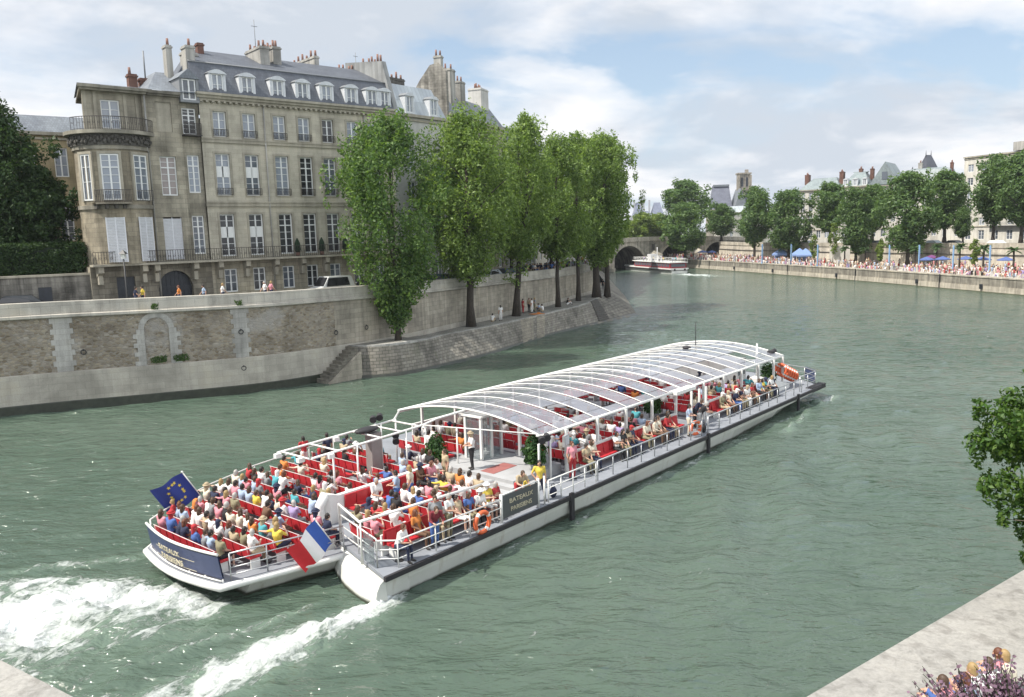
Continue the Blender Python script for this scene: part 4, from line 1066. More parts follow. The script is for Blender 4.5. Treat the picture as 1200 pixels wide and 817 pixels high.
tree('street_tree', 'shaded street tree among the parked scooters behind the parapet', (6.0, 117, 6.0), [(4.2, 1.5), (7, 3.0), (10, 3.4), (13, 2.2), (15, .8)], 6000, .36, 10, LF_PLN, r0=.28, ncl=40)
# garden trees and hedge at the left edge
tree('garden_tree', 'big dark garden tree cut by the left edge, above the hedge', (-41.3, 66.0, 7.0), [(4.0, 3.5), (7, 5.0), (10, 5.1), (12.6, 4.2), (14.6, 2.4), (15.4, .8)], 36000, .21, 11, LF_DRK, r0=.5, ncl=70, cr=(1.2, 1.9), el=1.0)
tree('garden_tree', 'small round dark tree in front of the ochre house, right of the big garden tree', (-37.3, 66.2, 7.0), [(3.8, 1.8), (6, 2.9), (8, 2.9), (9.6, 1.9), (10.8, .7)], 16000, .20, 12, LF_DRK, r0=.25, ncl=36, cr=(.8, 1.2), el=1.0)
hd = thing('hedge', 'thick clipped dark hedge on top of the garden wall', 'hedge', (-32.85, 63.75, 0), math.atan2(.49, .872))
cl = []
rr = random.Random(5)
for k in range(420): cl.append(((-rr.uniform(.2, 20), .9 if k % 3 else rr.uniform(.9, 2.0), rr.uniform(9.95, 12.0) if k % 3 else 12.0), (.42, .30, .30)))
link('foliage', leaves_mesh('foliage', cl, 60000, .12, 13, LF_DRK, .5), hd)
m = MB()
for k in range(16): m.tube([(-.6-1.25*k, 1.3, 9.6), (-.6-1.25*k, 1.3, 11.6)], [.06, .03], 6)
m.build('stem', BARK, hd)
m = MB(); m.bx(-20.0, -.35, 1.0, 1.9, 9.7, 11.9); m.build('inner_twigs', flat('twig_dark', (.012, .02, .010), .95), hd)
# young tree on the near quay at the right edge
tree('lime_tree', 'leafy young tree on the near quay, cut by the right edge', (13.35, 17.9, 2.5), [(.9, .8), (1.9, 1.8), (3.2, 2.45), (4.5, 2.5), (5.7, 1.8), (6.5, .6)], 60000, .095, 14, LF_NEAR, r0=.11, ncl=110, cr=(.36, .6), el=1.25, h=5.6, bark=BARKG, nlimb=26)

# right bank trees: a few grown once, then copied and turned
PROTO = []
for k, (prof, n) in enumerate((([(3.6, 1.6), (5, 3.8), (8, 5.0), (11, 4.8), (13.4, 3.2), (15, 1.1)], 7000), ([(4.2, 1.9), (6, 4.1), (9, 4.7), (12, 4.6), (14.2, 2.8), (15.4, 1.0)], 7000), ([(3.2, 1.6), (5, 3.5), (8, 4.6), (11, 4.3), (13.6, 2.4), (15, .7)], 7000), ([(4.6, 1.5), (6.5, 3.8), (9, 4.9), (11.6, 4.5), (13.5, 3.0), (14.6, 1.2)], 7000))):
    t = tree('plane_tree', 'proto', (0, 0, 0), prof, n *2, .36, 30+k, LF_PLN, r0=.34, ncl=46, cr=(1.2, 2.0), el=1.0, h=11, nlimb=9)
    PROTO.append([t, prof[-1][0], max(p[1] for p in prof)*2])
RB = [  # px of the trunk, px y of the top, depth, ground height, width in px, label, which grown tree
 (803, 241, 243, 2.5, 56, 'plane tree on the right quay in front of the bridge end', 0),
 (803, 216, 285, 7.6, 58, 'tall dark plane tree rising beyond the right end of the bridge', 1),
 (845, 241, 262, 7.4, 40, 'smaller plane tree just right of the bridge end', 2),
 (884, 226, 222, 2.5, 48, 'plane tree below the church tower', 3),
 (924, 227, 212, 2.5, 54, 'plane tree whose trunk forks above the blue awnings', 0),
 (972, 219, 205, 7.0, 48, 'plane tree in front of the leftmost slate roofed house', 1),
 (1003, 226, 188, 2.5, 50, 'plane tree right of the white hoarding on the quay', 2),
 (1022, 222, 196, 7.0, 46, 'plane tree hiding the gabled house', 3),
 (1064, 207, 172, 2.5, 68, 'broad dark plane tree, biggest of the middle right bank', 0),
 (1106, 206, 186, 7.0, 54, 'plane tree below the slate spire', 1),
 (1163, 190, 166, 7.0, 56, 'left one of the two plane trees before the white modern building', 3),
 (1196, 184, 158, 7.0, 62, 'plane tree cut by the right edge before the white modern building', 1),
 (1128, 246, 180, 7.0, 26, 'low young tree in the gap left of the white modern building', 2),
]
for i, (px, py, Y, z0, wpx, lab, k) in enumerate(RB):
    p, ph, pw_ = PROTO[k]; b = at(px, 290, Y); top = at(px, py, Y).z
    sz = (top-z0)/ph; sw = wpx/950*Y/pw_*1.05
    dup(p, (b.x, Y, z0), i*1.7+.4, (sw, sw, sz), lab, 'plane trees on the right bank')
LGT = tree('light_tree', 'pale green bushy tree beyond the left arch of the bridge', (0, 0, 0), [(1, 2.5), (4, 4.6), (7, 4.6), (10, 3.4), (12, 1.2)], 9000, .42, 50, LF_LGT, r0=.3, ncl=36, cr=(1.4, 2.2), el=.9)
LG = [(738, 262, 292, 3.0, 46), (752, 252, 300, 6.0, 44), (772, 253, 306, 6.0, 40), (724, 291, 275, 1.0, 22), (786, 262, 300, 5.0, 34)]
LGL = ['pale green tree behind the bridge, beside the last poplar', 'pale green tree behind the middle of the bridge', 'pale green tree behind the bridge, left of the tall dark tree', 'light green willow seen through the left arch of the bridge', 'pale green tree behind the bridge, at the foot of the tall dark tree']
for i, (px, py, Y, z0, wpx) in enumerate(LG):
    b = at(px, 285, Y); top = at(px, py, Y).z; loc = (b.x, Y, z0); s = (wpx/950*Y/9.2,)*2+((top-z0)/12,)
    if i == 0: LGT.location = loc; LGT.scale = s; LGT['label'] = LGL[0]; LGT['group'] = 'pale trees beyond the bridge'
    else: dup(LGT, loc, i*1.3, s, LGL[i], 'pale trees beyond the bridge')
for p, _, _ in PROTO:
    for c in list(p.children): bpy.data.objects.remove(c)
    bpy.data.objects.remove(p)
# ------------------------------------------------------------------ right bank, bridge, far landmarks
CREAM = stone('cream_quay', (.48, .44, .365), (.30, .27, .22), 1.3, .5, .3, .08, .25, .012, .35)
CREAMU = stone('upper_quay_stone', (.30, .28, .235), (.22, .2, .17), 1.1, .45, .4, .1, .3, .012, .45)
RETW = stone('retaining_stone', (.52, .475, .40), (.36, .32, .27), 1.2, .5, .3, .08, .2, .01, .3)
QR = [Vector((x, y, 0)) for x, y in ((96, 62), (88, 92), (83.5, 110), (80.4, 126), (77, 145), (72.5, 170), (66.8, 195), (61, 220), (54, 246), (49, 264))]
RR = [Vector((x, y, 0)) for x, y in ((118, 70), (106, 110), (100.5, 132), (96.5, 152), (90.5, 171), (82.8, 191), (75.5, 214), (69, 237), (67.5, 262))]
def poly_strip(mb, pts, z0, z1, off0=0.0, off1=0.0, m=0):
    P = spline(pts, 4); acc = 0
    N_ = []
    for i in range(len(P)):
        t = (P[min(i+1, len(P)-1)]-P[max(i-1, 0)]).normalized(); N_.append(Vector((-t.y, t.x, 0)))     # towards the river (left)
    for i in range(len(P)-1):
        st_ = (P[i+1]-P[i]).length; fi = len(mb.f)
        a, b = P[i]+N_[i]*off0, P[i+1]+N_[i+1]*off0; c, d = P[i+1]+N_[i+1]*off1, P[i]+N_[i]*off1
        mb.add([(a.x, a.y, z0), (b.x, b.y, z0), (c.x, c.y, z1), (d.x, d.y, z1)], [(0, 1, 2, 3)], m)
        v0, v1 = (z0, z1) if abs(z1-z0) > .01 else (off0, off1)
        mb.uv[fi] = [(acc, v0), (acc+st_, v0), (acc+st_, v1), (acc, v1)]; acc += st_
    return mb
rq = thing('right_quay_wall', 'low quay wall of the far right bank, pale lower band under darker stone', 'wall')
mb = MB(); poly_strip(mb, QR, -1, .12, .2, .2); mb.build('waterline', flat('algae_stone', (.07, .075, .04), .7, var=.4, scale=.7), rq)
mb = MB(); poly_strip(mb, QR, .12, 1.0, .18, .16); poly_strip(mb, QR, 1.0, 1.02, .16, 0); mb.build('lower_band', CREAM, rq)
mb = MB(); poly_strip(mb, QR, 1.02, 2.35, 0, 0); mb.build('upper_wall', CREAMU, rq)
mb = MB(); poly_strip(mb, QR, 2.35, 2.35, 0, .12); poly_strip(mb, QR, 2.35, 2.55, .12, .12); poly_strip(mb, QR, 2.55, 2.55, .12, -.6); mb.build('coping', CREAM, rq)
P = spline(QR, 4)
for i, dx in ((14, 0), (17, 0), (21, 0), (25, 0), (28, 0)):
    m = MB(); m.box((P[i].x-.35, P[i].y, .9), (.3, .5, .8)); m.build('fender_niche', DOORD, rq)
for i in (16, 20, 24, 30):
    m = MB(); p = P[i]; m.bx(p.x-.3, p.x-.12, p.y-.06, p.y+.06, -.3, 2.5); m.build('ladder', IRON, rq)
qs = MB(); A = spline(QR, 4); B = spline([Vector((x, y, 0)) for x, y in ((122, 60), (118, 70), (106, 110), (100.5, 132), (96.5, 152), (90.5, 171), (82.8, 191), (75.5, 214), (69, 237), (67.5, 264))], 4)
for i in range(min(len(A), len(B))-1): qs.quad((A[i].x, A[i].y, 2.54), (A[i+1].x, A[i+1].y, 2.54), (B[i+1].x, B[i+1].y, 2.54), (B[i].x, B[i].y, 2.54))
tag(qs.build('right_quay', flat('quay_gravel', (.40, .37, .32), .9, var=.15, scale=.6)), kind='structure')
rw = thing('retaining_wall', 'long pale retaining wall behind the crowd on the right quay, with a railing line', 'wall')
mb = MB(); poly_strip(mb, RR, 2.4, 6.4, .2, 0); mb.build('wall', RETW, rw)
mb = MB(); poly_strip(mb, RR, 6.4, 6.4, 0, .18); poly_strip(mb, RR, 6.4, 7.35, .18, .15); poly_strip(mb, RR, 7.35, 7.35, .15, -.35); poly_strip(mb, RR, 7.35, 6.4, -.35, -.35); mb.build('parapet', CREAM, rw)
mb = MB(); poly_strip(mb, RR, 5.0, 5.12, .30, .30); poly_strip(mb, RR, 5.12, 5.12, .30, .16); poly_strip(mb, RR, 5.0, 5.0, .30, .16); mb.build('pipe_rail', IRON, rw)
rs = MB(); P = spline(RR, 4)
for i in range(len(P)-1): rs.quad((P[i].x+.3, P[i].y, 6.4), (P[i+1].x+.3, P[i+1].y, 6.4), (P[i+1].x+90, P[i+1].y+60, 6.4), (P[i].x+90, P[i].y+60, 6.4))
tag(rs.build('right_street', ASPH), kind='structure')
gb = MB(); gb.quad((20, 262, 2.3), (700, 262, 2.3), (900, 1500, 2.3), (-200, 1500, 2.3)); gb.quad((-900, 60, 5.9), (-42, 60, 5.9), (10, 1500, 5.9), (-900, 1500, 5.9))
tag(gb.build('city_ground', flat('far_ground', (.12, .13, .10), .9, var=.3, scale=.05)), kind='structure')

# the stone bridge
PBX, PBY = 28.8, 239.5; BRA = math.atan2(22, 31)
BRS = stone('bridge_stone', (.40, .37, .31), (.30, .28, .24), 1.1, .45, .4, .1, .3, .012, .45)
bt = thing('stone_bridge', 'old pale stone arch bridge crossing the river in the background', 'bridge', (PBX, PBY, 0), BRA)
arches = [(-11.0, 6.4), (8.8, 7.0), (28.4, 7.0), (48.0, 6.6)]
def ztop(s): return 8.35-.0009*(s-15)**2*.6
mb = MB(); ns = 190; s0, s1 = -22, 70
def zarch(s):
    for c, h in arches:
        if abs(s-c) < h: return .2+6.9*math.sqrt(max(0, 1-((s-c)/h)**2))
    return -1.0
xs = sorted({s0+(s1-s0)*k/ns for k in range(ns+1)} | {c+sg*h for c, h in arches for sg in (-1, 1)} | {c+sg*(h-.02) for c, h in arches for sg in (-1, 1)})
for k in range(len(xs)-1):
    a, b = xs[k], xs[k+1]; za, zb = zarch(a), zarch(b); ta, tb = ztop(a), ztop(b)
    mb.quad((a, 0, za), (b, 0, zb), (b, 0, tb), (a, 0, ta)); mb.quad((a, 20, za), (b, 20, zb), (b, 20, tb), (a, 20, ta))
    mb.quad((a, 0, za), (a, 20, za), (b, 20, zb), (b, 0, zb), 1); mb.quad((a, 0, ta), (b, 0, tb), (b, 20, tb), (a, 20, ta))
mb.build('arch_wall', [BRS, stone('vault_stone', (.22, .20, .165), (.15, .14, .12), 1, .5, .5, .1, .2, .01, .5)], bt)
mb = MB()
for c, h in arches:                               # voussoirs standing slightly proud
    n = 26
    for k in range(n):
        a0, a1 = PI*k/n, PI*(k+1)/n-.01; q = []
        for a, f in ((a0, 1.0), (a1, 1.0), (a1, 1.0), (a0, 1.0)): pass
        for a, e in ((a0, 0), (a1, 0), (a1, .75), (a0, .75)): q.append((c-math.cos(a)*(h+e), -.08, .2+math.sin(a)*(6.9+e)))
        mb.quad(*q)
mb.build('arch_ring', CREAM, bt)
mb = MB()
for k in range(46):
    a, b = s0+(s1-s0)*k/46, s0+(s1-s0)*(k+1)/46
    for z0, z1, d in ((0, .35, .35), (.35, 1.25, .12)):
        mb.quad((a, -d, ztop(a)+z0), (b, -d, ztop(b)+z0), (b, -d, ztop(b)+z1), (a, -d, ztop(a)+z1))
    mb.quad((a, -.35, ztop(a)), (b, -.35, ztop(b)), (b, 0, ztop(b)), (a, 0, ztop(a))); mb.quad((a, -.35, ztop(a)+.35), (b, -.35, ztop(b)+.35), (b, -.12, ztop(b)+.35), (a, -.12, ztop(a)+.35))
    mb.quad((a, -.12, ztop(a)+1.25), (b, -.12, ztop(b)+1.25), (b, .4, ztop(b)+1.25), (a, .4, ztop(a)+1.25)); mb.quad((a, .4, ztop(a)), (b, .4, ztop(b)), (b, .4, ztop(b)+1.25), (a, .4, ztop(a)+1.25))
mb.build('parapet', CREAM, bt)
for s in (-1.3, 18.6, 38.2):
    m = MB(); poly = [(s-2.2, .2), (s-1.9, -2.0), (s-.9, -3.6), (s, -4.1), (s+.9, -3.6), (s+1.9, -2.0), (s+2.2, .2)]
    m.prism(poly, -1, 4.2); m.add([(x, y, 4.2) for x, y in poly]+[(s, .0, 5.8)], [(i, i+1, 7) for i in range(6)])
    m.prism([(s+(x-s)*1.12, y*1.08) for x, y in poly], -1, .9)
    c = m.build('cutwater', BRS, bt)
    n_ = MB(); n_.bx(s-.75, s+.75, -.10, -.02, 5.2, 7.4, 0); n_.bx(s-1.0, s-.75, -.3, 0, 5.0, 7.6, 1); n_.bx(s+.75, s+1.0, -.3, 0, 5.0, 7.6, 1); n_.bx(s-1.2, s+1.2, -.4, 0, 7.6, 7.9, 1); n_.bx(s-1.2, s+1.2, -.4, 0, 4.75, 5.0, 1); n_.build('niche', [SOOT, BRS], bt)

# houses of the right bank
WHF = stone('white_facade', (.55, .53, .48), (.52, .5, .45), 3, 3, .2, .03, .05, 0, .2)
WHM = stone('modern_facade', (.60, .58, .52), (.58, .56, .5), 3, 3, .2, .02, .05, 0, .2)
SLG = slate('slate_green_grey', (.20, .24, .25), .35)
GR_ = 'slate roofed houses of the right bank'
rows4 = ((8, 10.4), (12, 14.4), (15.5, 17.8), (18.9, 20.9))
h1 = townhouse('slate_roof_house', 'long white house with plain slate roof and red chimneys, leftmost on the right bank', (84.6, 239), (.80, -.60), 11.5, 12, 21.6, WHF, SLG, 25.2, 5, dormers=False, frows=rows4, setb=5.2, ridge=0)
h1['group'] = GR_
chimney('chimney', h1, .9, 5, 23, 26.3, 1.1, 2.0, BRICK, 3); chimney('chimney', h1, 10.6, 5, 23, 26.6, 1.1, 2.0, BRICK, 3)
h2 = townhouse('slate_roof_house', 'white house with two rows of small dormers, left of the steep gable', (93.9, 232), (.80, -.60), 7.6, 12, 22.0, WHF, SLG, 26.0, 3, dormers=True, frows=rows4, setb=4.6, ridge=.4); h2['group'] = GR_
chimney('chimney', h2, 3.8, 6, 24, 27.2, .9, 1.4, BRICK, 2); chimney('chimney', h2, 6.8, 6, 24, 27.0, .9, 1.4, BRICK, 2)
h3 = townhouse('slate_roof_house', 'white house with the steep pointed slate gable', (100.1, 227.4), (.80, -.60), 7.4, 12, 21.8, WHF, SLG, 22.4, 3, dormers=False, frows=rows4, setb=.1, ridge=0); h3['group'] = GR_
m = MB(); m.add([(-.2, -.3, 22.2), (7.6, -.3, 22.2), (3.7, -.3, 28.3), (-.2, 12, 22.2), (7.6, 12, 22.2), (3.7, 12, 28.3)], [(0, 1, 2), (3, 5, 4), (0, 2, 5, 3), (1, 4, 5, 2)]); m.build('gable_roof', SLG, h3)
m = MB(); m.bx(3.0, 4.4, -.42, -.2, 23.6, 25.6); m.build('gable_window', GL, h3)
h4 = townhouse('slate_roof_house', 'white house with tall slate mansard and dark dormers, right of the steep gable', (106.1, 222.8), (.80, -.60), 12.5, 11, 21.8, WHF, SLG, 25.6, 5, dormers=True, frows=rows4, setb=1.8, ridge=.6); h4['group'] = GR_
chimney('chimney', h4, 4.0, 5, 24, 27.6, 1.0, 1.2, PLAST, 2); chimney('chimney', h4, 11.6, 5, 24, 27.2, .7, 1.4, BRICK, 2)
mb_ = townhouse('modern_building', 'white modern flat roofed apartment building at the right edge', (111.8, 202), (.323, -.946), 34, 16, 26.9, WHM, LEAD, 27.2, 9, dormers=False, frows=((7.2, 9.4), (10.6, 12.4), (13.8, 15.6), (17, 18.8), (20.2, 22), (23.4, 25.2)), setb=.4, ridge=0, ww=1.6)
m = MB(); m.bx(13.5, 34, -.6, 14, 27.25, 29.2); m.bx(20, 21.4, 3, 5, 29.2, 32); m.build('rooftop_storey', PLAST, mb_)
for z in (10.3, 13.5, 16.7, 19.9, 23.1):
    m = MB(); m.bx(8, 22, -1.0, .0, z, z+.12); railing_mb(m, 8, 22, -.95, z+.1, .9, .3, .03); m.build('balcony', LEAD, mb_)
lb = townhouse('low_block', 'pale lower block with a planted roof terrace beside the modern building', (109.2, 208), (.40, -.916), 7, 12, 21.9, WHM, LEAD, 22.1, 2, dormers=False, frows=((8, 10), (11.4, 13.4), (15, 17), (18.6, 20.6)), setb=.3, ridge=0)
link('terrace_plant', leaves_mesh('terrace_plant', [((3+k, 2.5, 22.6), (.9, .8, .6)) for k in range(3)], 500, .35, 3, LF_DRK), lb)
# distant landmarks
sp = thing('slate_spire_turret', 'dark pointed slate turret roof with two finials above the right bank trees', 'turret', (133.5, 262, 0), .3)
m = MB(); m.bx(-3, 3, -3, 3, 6, 25); m.build('tower', PLAST, sp)
m = MB(); m.add([(-3.2, -3.2, 25), (3.2, -3.2, 25), (3.2, 3.2, 25), (-3.2, 3.2, 25), (-.9, -.2, 32.6), (.9, -.2, 32.6), (.9, .2, 32.6), (-.9, .2, 32.6)], [(0, 1, 5, 4), (1, 2, 6, 5), (2, 3, 7, 6), (3, 0, 4, 7), (4, 5, 6, 7)]); m.tube([(-1, 0, 32), (-1, 0, 34)], [.2, .05], 6); m.tube([(1, 0, 32), (1, 0, 34)], [.2, .05], 6)
m.add([(-8, -2, 24), (-5.5, -2, 24), (-5.5, .5, 24), (-8, .5, 24), (-6.7, -.7, 29)], [(0, 1, 4), (1, 2, 4), (2, 3, 4), (3, 0, 4)]); m.build('roof', slate('spire_slate', (.06, .065, .085)), sp)
ch = thing('old_church', 'distant church with steep slate roofs and a square stone bell tower', 'church', (106, 420, 0), -.1)
CHS = stone('church_stone', (.33, .30, .255), (.25, .23, .2), 1.4, .6, .4, .1, .2, .01, .4)
def wedge(m, x0, x1, y0, y1, z0, z1, axis='x', mt=0, ins=0.0):
    if axis == 'x': v = [(x0, y0, z0), (x1, y0, z0), (x1, y1, z0), (x0, y1, z0), (x0+ins, (y0+y1)/2, z1), (x1-ins, (y0+y1)/2, z1)]; f = [(0, 1, 5, 4), (2, 3, 4, 5), (1, 2, 5), (3, 0, 4)]
    else: v = [(x0, y0, z0), (x1, y0, z0), (x1, y1, z0), (x0, y1, z0), ((x0+x1)/2, y0+ins, z1), ((x0+x1)/2, y1-ins, z1)]; f = [(0, 1, 4), (2, 3, 5), (1, 2, 5, 4), (3, 0, 4, 5)]
    m.add(v, f, mt)
m = MB(); m.bx(-2, 19, 0, 20, 4, 21); m.bx(-4, 24, -6, 0, 4, 19); m.build('nave', CHS, ch)
m = MB(); wedge(m, -1.5, 9, 1, 15, 20, 33, 'x', 0, 1.0); wedge(m, 8.5, 16, -3, 14, 20, 31, 'y', 1, .2); wedge(m, 11.5, 19, -2, 14, 19.5, 27, 'y', 0, .2); m.bx(0, 8, 7, 9, 32.6, 33.6, 1); m.build('roof', [slate('church_slate', (.12, .13, .17)), SLATE2], ch)
m = MB(); m.bx(12.5, 18.5, 6, 12, 4, 38.5); m.bx(12.1, 18.9, 5.6, 12.4, 30.4, 31.0); m.bx(12.1, 18.9, 5.6, 12.4, 23, 23.5); m.bx(12.0, 19.0, 5.5, 12.5, 38.5, 39.2); m.bx(16.6, 18.2, 10, 11.6, 39.2, 41.0)
for x in (12.5, 18.5): m.bx(x-.55, x+.55, 5.3, 6.4, 4, 38)
m.bx(11.5, 21, 4, 6, 18, 25); m.build('bell_tower', CHS, ch)
m = MB()
for z in (25, 32.2):
    for x in (14.3, 16.7): m.bx(x-.55, x+.55, 5.93, 6.02, z, z+4.6)
m.build('belfry_opening', DOORD, ch)
hv = thing('town_hall_roofs', 'hazy far town hall roofs with pavilions and a small lantern above the bridge trees', 'building', (92, 600, 0), 0)
HZS = flat('far_stone', (.36, .37, .40), .9); HZR = slate('far_slate', (.16, .18, .25), .5)
m = MB(); m.bx(-6, 26, 0, 14, 4, 22); m.build('wall', HZS, hv)
m = MB()
for a, b, z in ((0, 7, 31), (13.5, 22, 31), (7, 13.5, 25)): m.add([(a, 0, 21.5), (b, 0, 21.5), (b, 12, 21.5), (a, 12, 21.5), (a+2.2, 5, z), (b-2.2, 5, z), (b-2.2, 7, z), (a+2.2, 7, z)], [(0, 1, 5, 4), (1, 2, 6, 5), (2, 3, 7, 6), (3, 0, 4, 7), (4, 5, 6, 7)])
m.build('roof', HZR, hv)
m = MB(); m.bx(5.5, 8.5, 4, 7, 22, 32); m.bx(6.2, 7.8, 4.6, 6.4, 32, 35); m.tube([(7, 5.5, 35), (7, 5.5, 38)], [.5, .1], 6)
for x in (1, 12, 24.5): m.bx(x-.6, x+.6, 4, 5.5, 24, 33 if x != 24.5 else 27)
m.build('lantern', HZS, hv)
fr = townhouse('distant_terrace', 'pale far terrace of houses behind the trees right of the church', (118, 330), (.85, -.52), 50, 14, 18, WHF, SLG, 21, 12, dormers=False, frows=((8, 10), (12, 14), (15, 17)), setb=3, ridge=.3)
ft = townhouse('distant_terrace', 'pale long roof line below the church tower', (88, 330), (1, .12), 40, 14, 17.5, WHF, ZINC, 20, 10, dormers=False, frows=((8, 10), (12, 14)), setb=3, ridge=.3)
tl = townhouse('distant_terrace', 'far left bank terrace half seen beyond the bridge', (10, 300), (.5, .87), 60, 14, 17, PLAST, SLATE, 20, 12, dormers=False, frows=((8, 10), (12, 14)), setb=3, ridge=.3)

# near quay at the lower right, pier head at the lower left
NEARST = flat('near_quay_stone', (.44, .43, .40), .9, var=.16, scale=1.6, bmp=.5)
def nearmat():
    m, nt, N, L, b = newmat('weathered_slab')
    oc = coords(N); a = noise_node(N, L, oc, .5, 8, .62, .3); f = noise_node(N, L, oc, 9, 6, .7); g = noise_node(N, L, oc, 2.2, 6, .65, .5)
    c = ramp_node(N, L, a, [(.3, (.255, .25, .235)), (.7, (.35, .34, .315))])
    c = mixc(N, L, 'MULTIPLY', 1.0, c, ramp_node(N, L, g, [(.36, (.72, .71, .70)), (.5, (1, 1, 1)), (.8, (1.06, 1.05, 1.02))]))
    c = mixc(N, L, 'MULTIPLY', 1.0, c, ramp_node(N, L, f, [(.3, (.75, .75, .75)), (.62, (1.05, 1.05, 1.05))]))
    L.new(c, b.inputs['Base Color']); _in(b, 'Roughness', .9); bump(N, L, b, f, .6, .03); return m
SLAB = nearmat()
def near_quay(name, edge, inner, z=2.5):
    m = MB(); n = len(edge); m.prism(edge+inner[::-1], -1.5, z); o = m.build(name, SLAB); tag(o, kind='structure')
    return
    k = MB()
    for i in range(n-1):
        a, b = Vector(edge[i]+(z,)), Vector(edge[i+1]+(z,)); t = (b-a).normalized(); nn = Vector((t.y, -t.x, 0)); L_ = (b-a).length; q = int(L_/1.6)+1
        for j in range(q):
            p, r_ = a+t*(L_*j/q+.008), a+t*(L_*(j+1)/q-.008)
            k.prism([(p.x-nn.x*.06, p.y-nn.y*.06), (r_.x-nn.x*.06, r_.y-nn.y*.06), (r_.x+nn.x*.55, r_.y+nn.y*.55), (p.x+nn.x*.55, p.y+nn.y*.55)], z-.35, z+.035)
    tag(k.build(name+'_kerb', SLAB), kind='structure')
near_quay('near_quay', [(-3.4, 7.6), (5.8, 15.3), (13.8, 21.0), (34, 36), (66, 60)], [(2, 2), (11, 9), (19, 14), (40, 28), (78, 52)])
near_quay('pier_head', [(-26, 26.6), (-12.1, 17.7), (-9.6, 16.1), (-5.5, 13.4)], [(-30, 20), (-14, 10), (-10, 8), (-5.5, 7)])
# ------------------------------------------------------------------ people: one continuous body mesh per pose, hair as a child
def grow(parts, voxel=.02, faces=900):
    """join tapered tubes and ellipsoids and remesh them into one skin"""
    mb = MB()
    for p in parts:
        if p[0] == 't': mb.tube(p[1], p[2], 10)
        else: mb.ell(p[1], p[2], 12, 9)
    me = mb.mesh('tmp', None) if False else bpy.data.meshes.new('tmp')
    me.from_pydata(mb.v, [], mb.f); me.update()
    o = bpy.data.objects.new('tmp', me); COL.objects.link(o)
    r = o.modifiers.new('r', 'REMESH'); r.mode = 'VOXEL'; r.voxel_size = voxel; r.use_smooth_shade = True
    s = o.modifiers.new('s', 'SMOOTH'); s.factor = .5; s.iterations = 3
    d = o.modifiers.new('d', 'DECIMATE'); d.ratio = 1.0
    dg = bpy.context.evaluated_depsgraph_get(); n = len(o.evaluated_get(dg).data.polygons)
    d.ratio = min(1, faces*1.0/max(1, n)); dg.update()
    out = bpy.data.meshes.new_from_object(o.evaluated_get(bpy.context.evaluated_depsgraph_get()))
    bpy.data.objects.remove(o); bpy.data.meshes.remove(me); return out
SKIN, TOP, SLEEVE, BOT, SHIN, SHOE, EYE = range(7)
PLACE = [flat('skin_default', (.5, .3, .2), .6)]*7
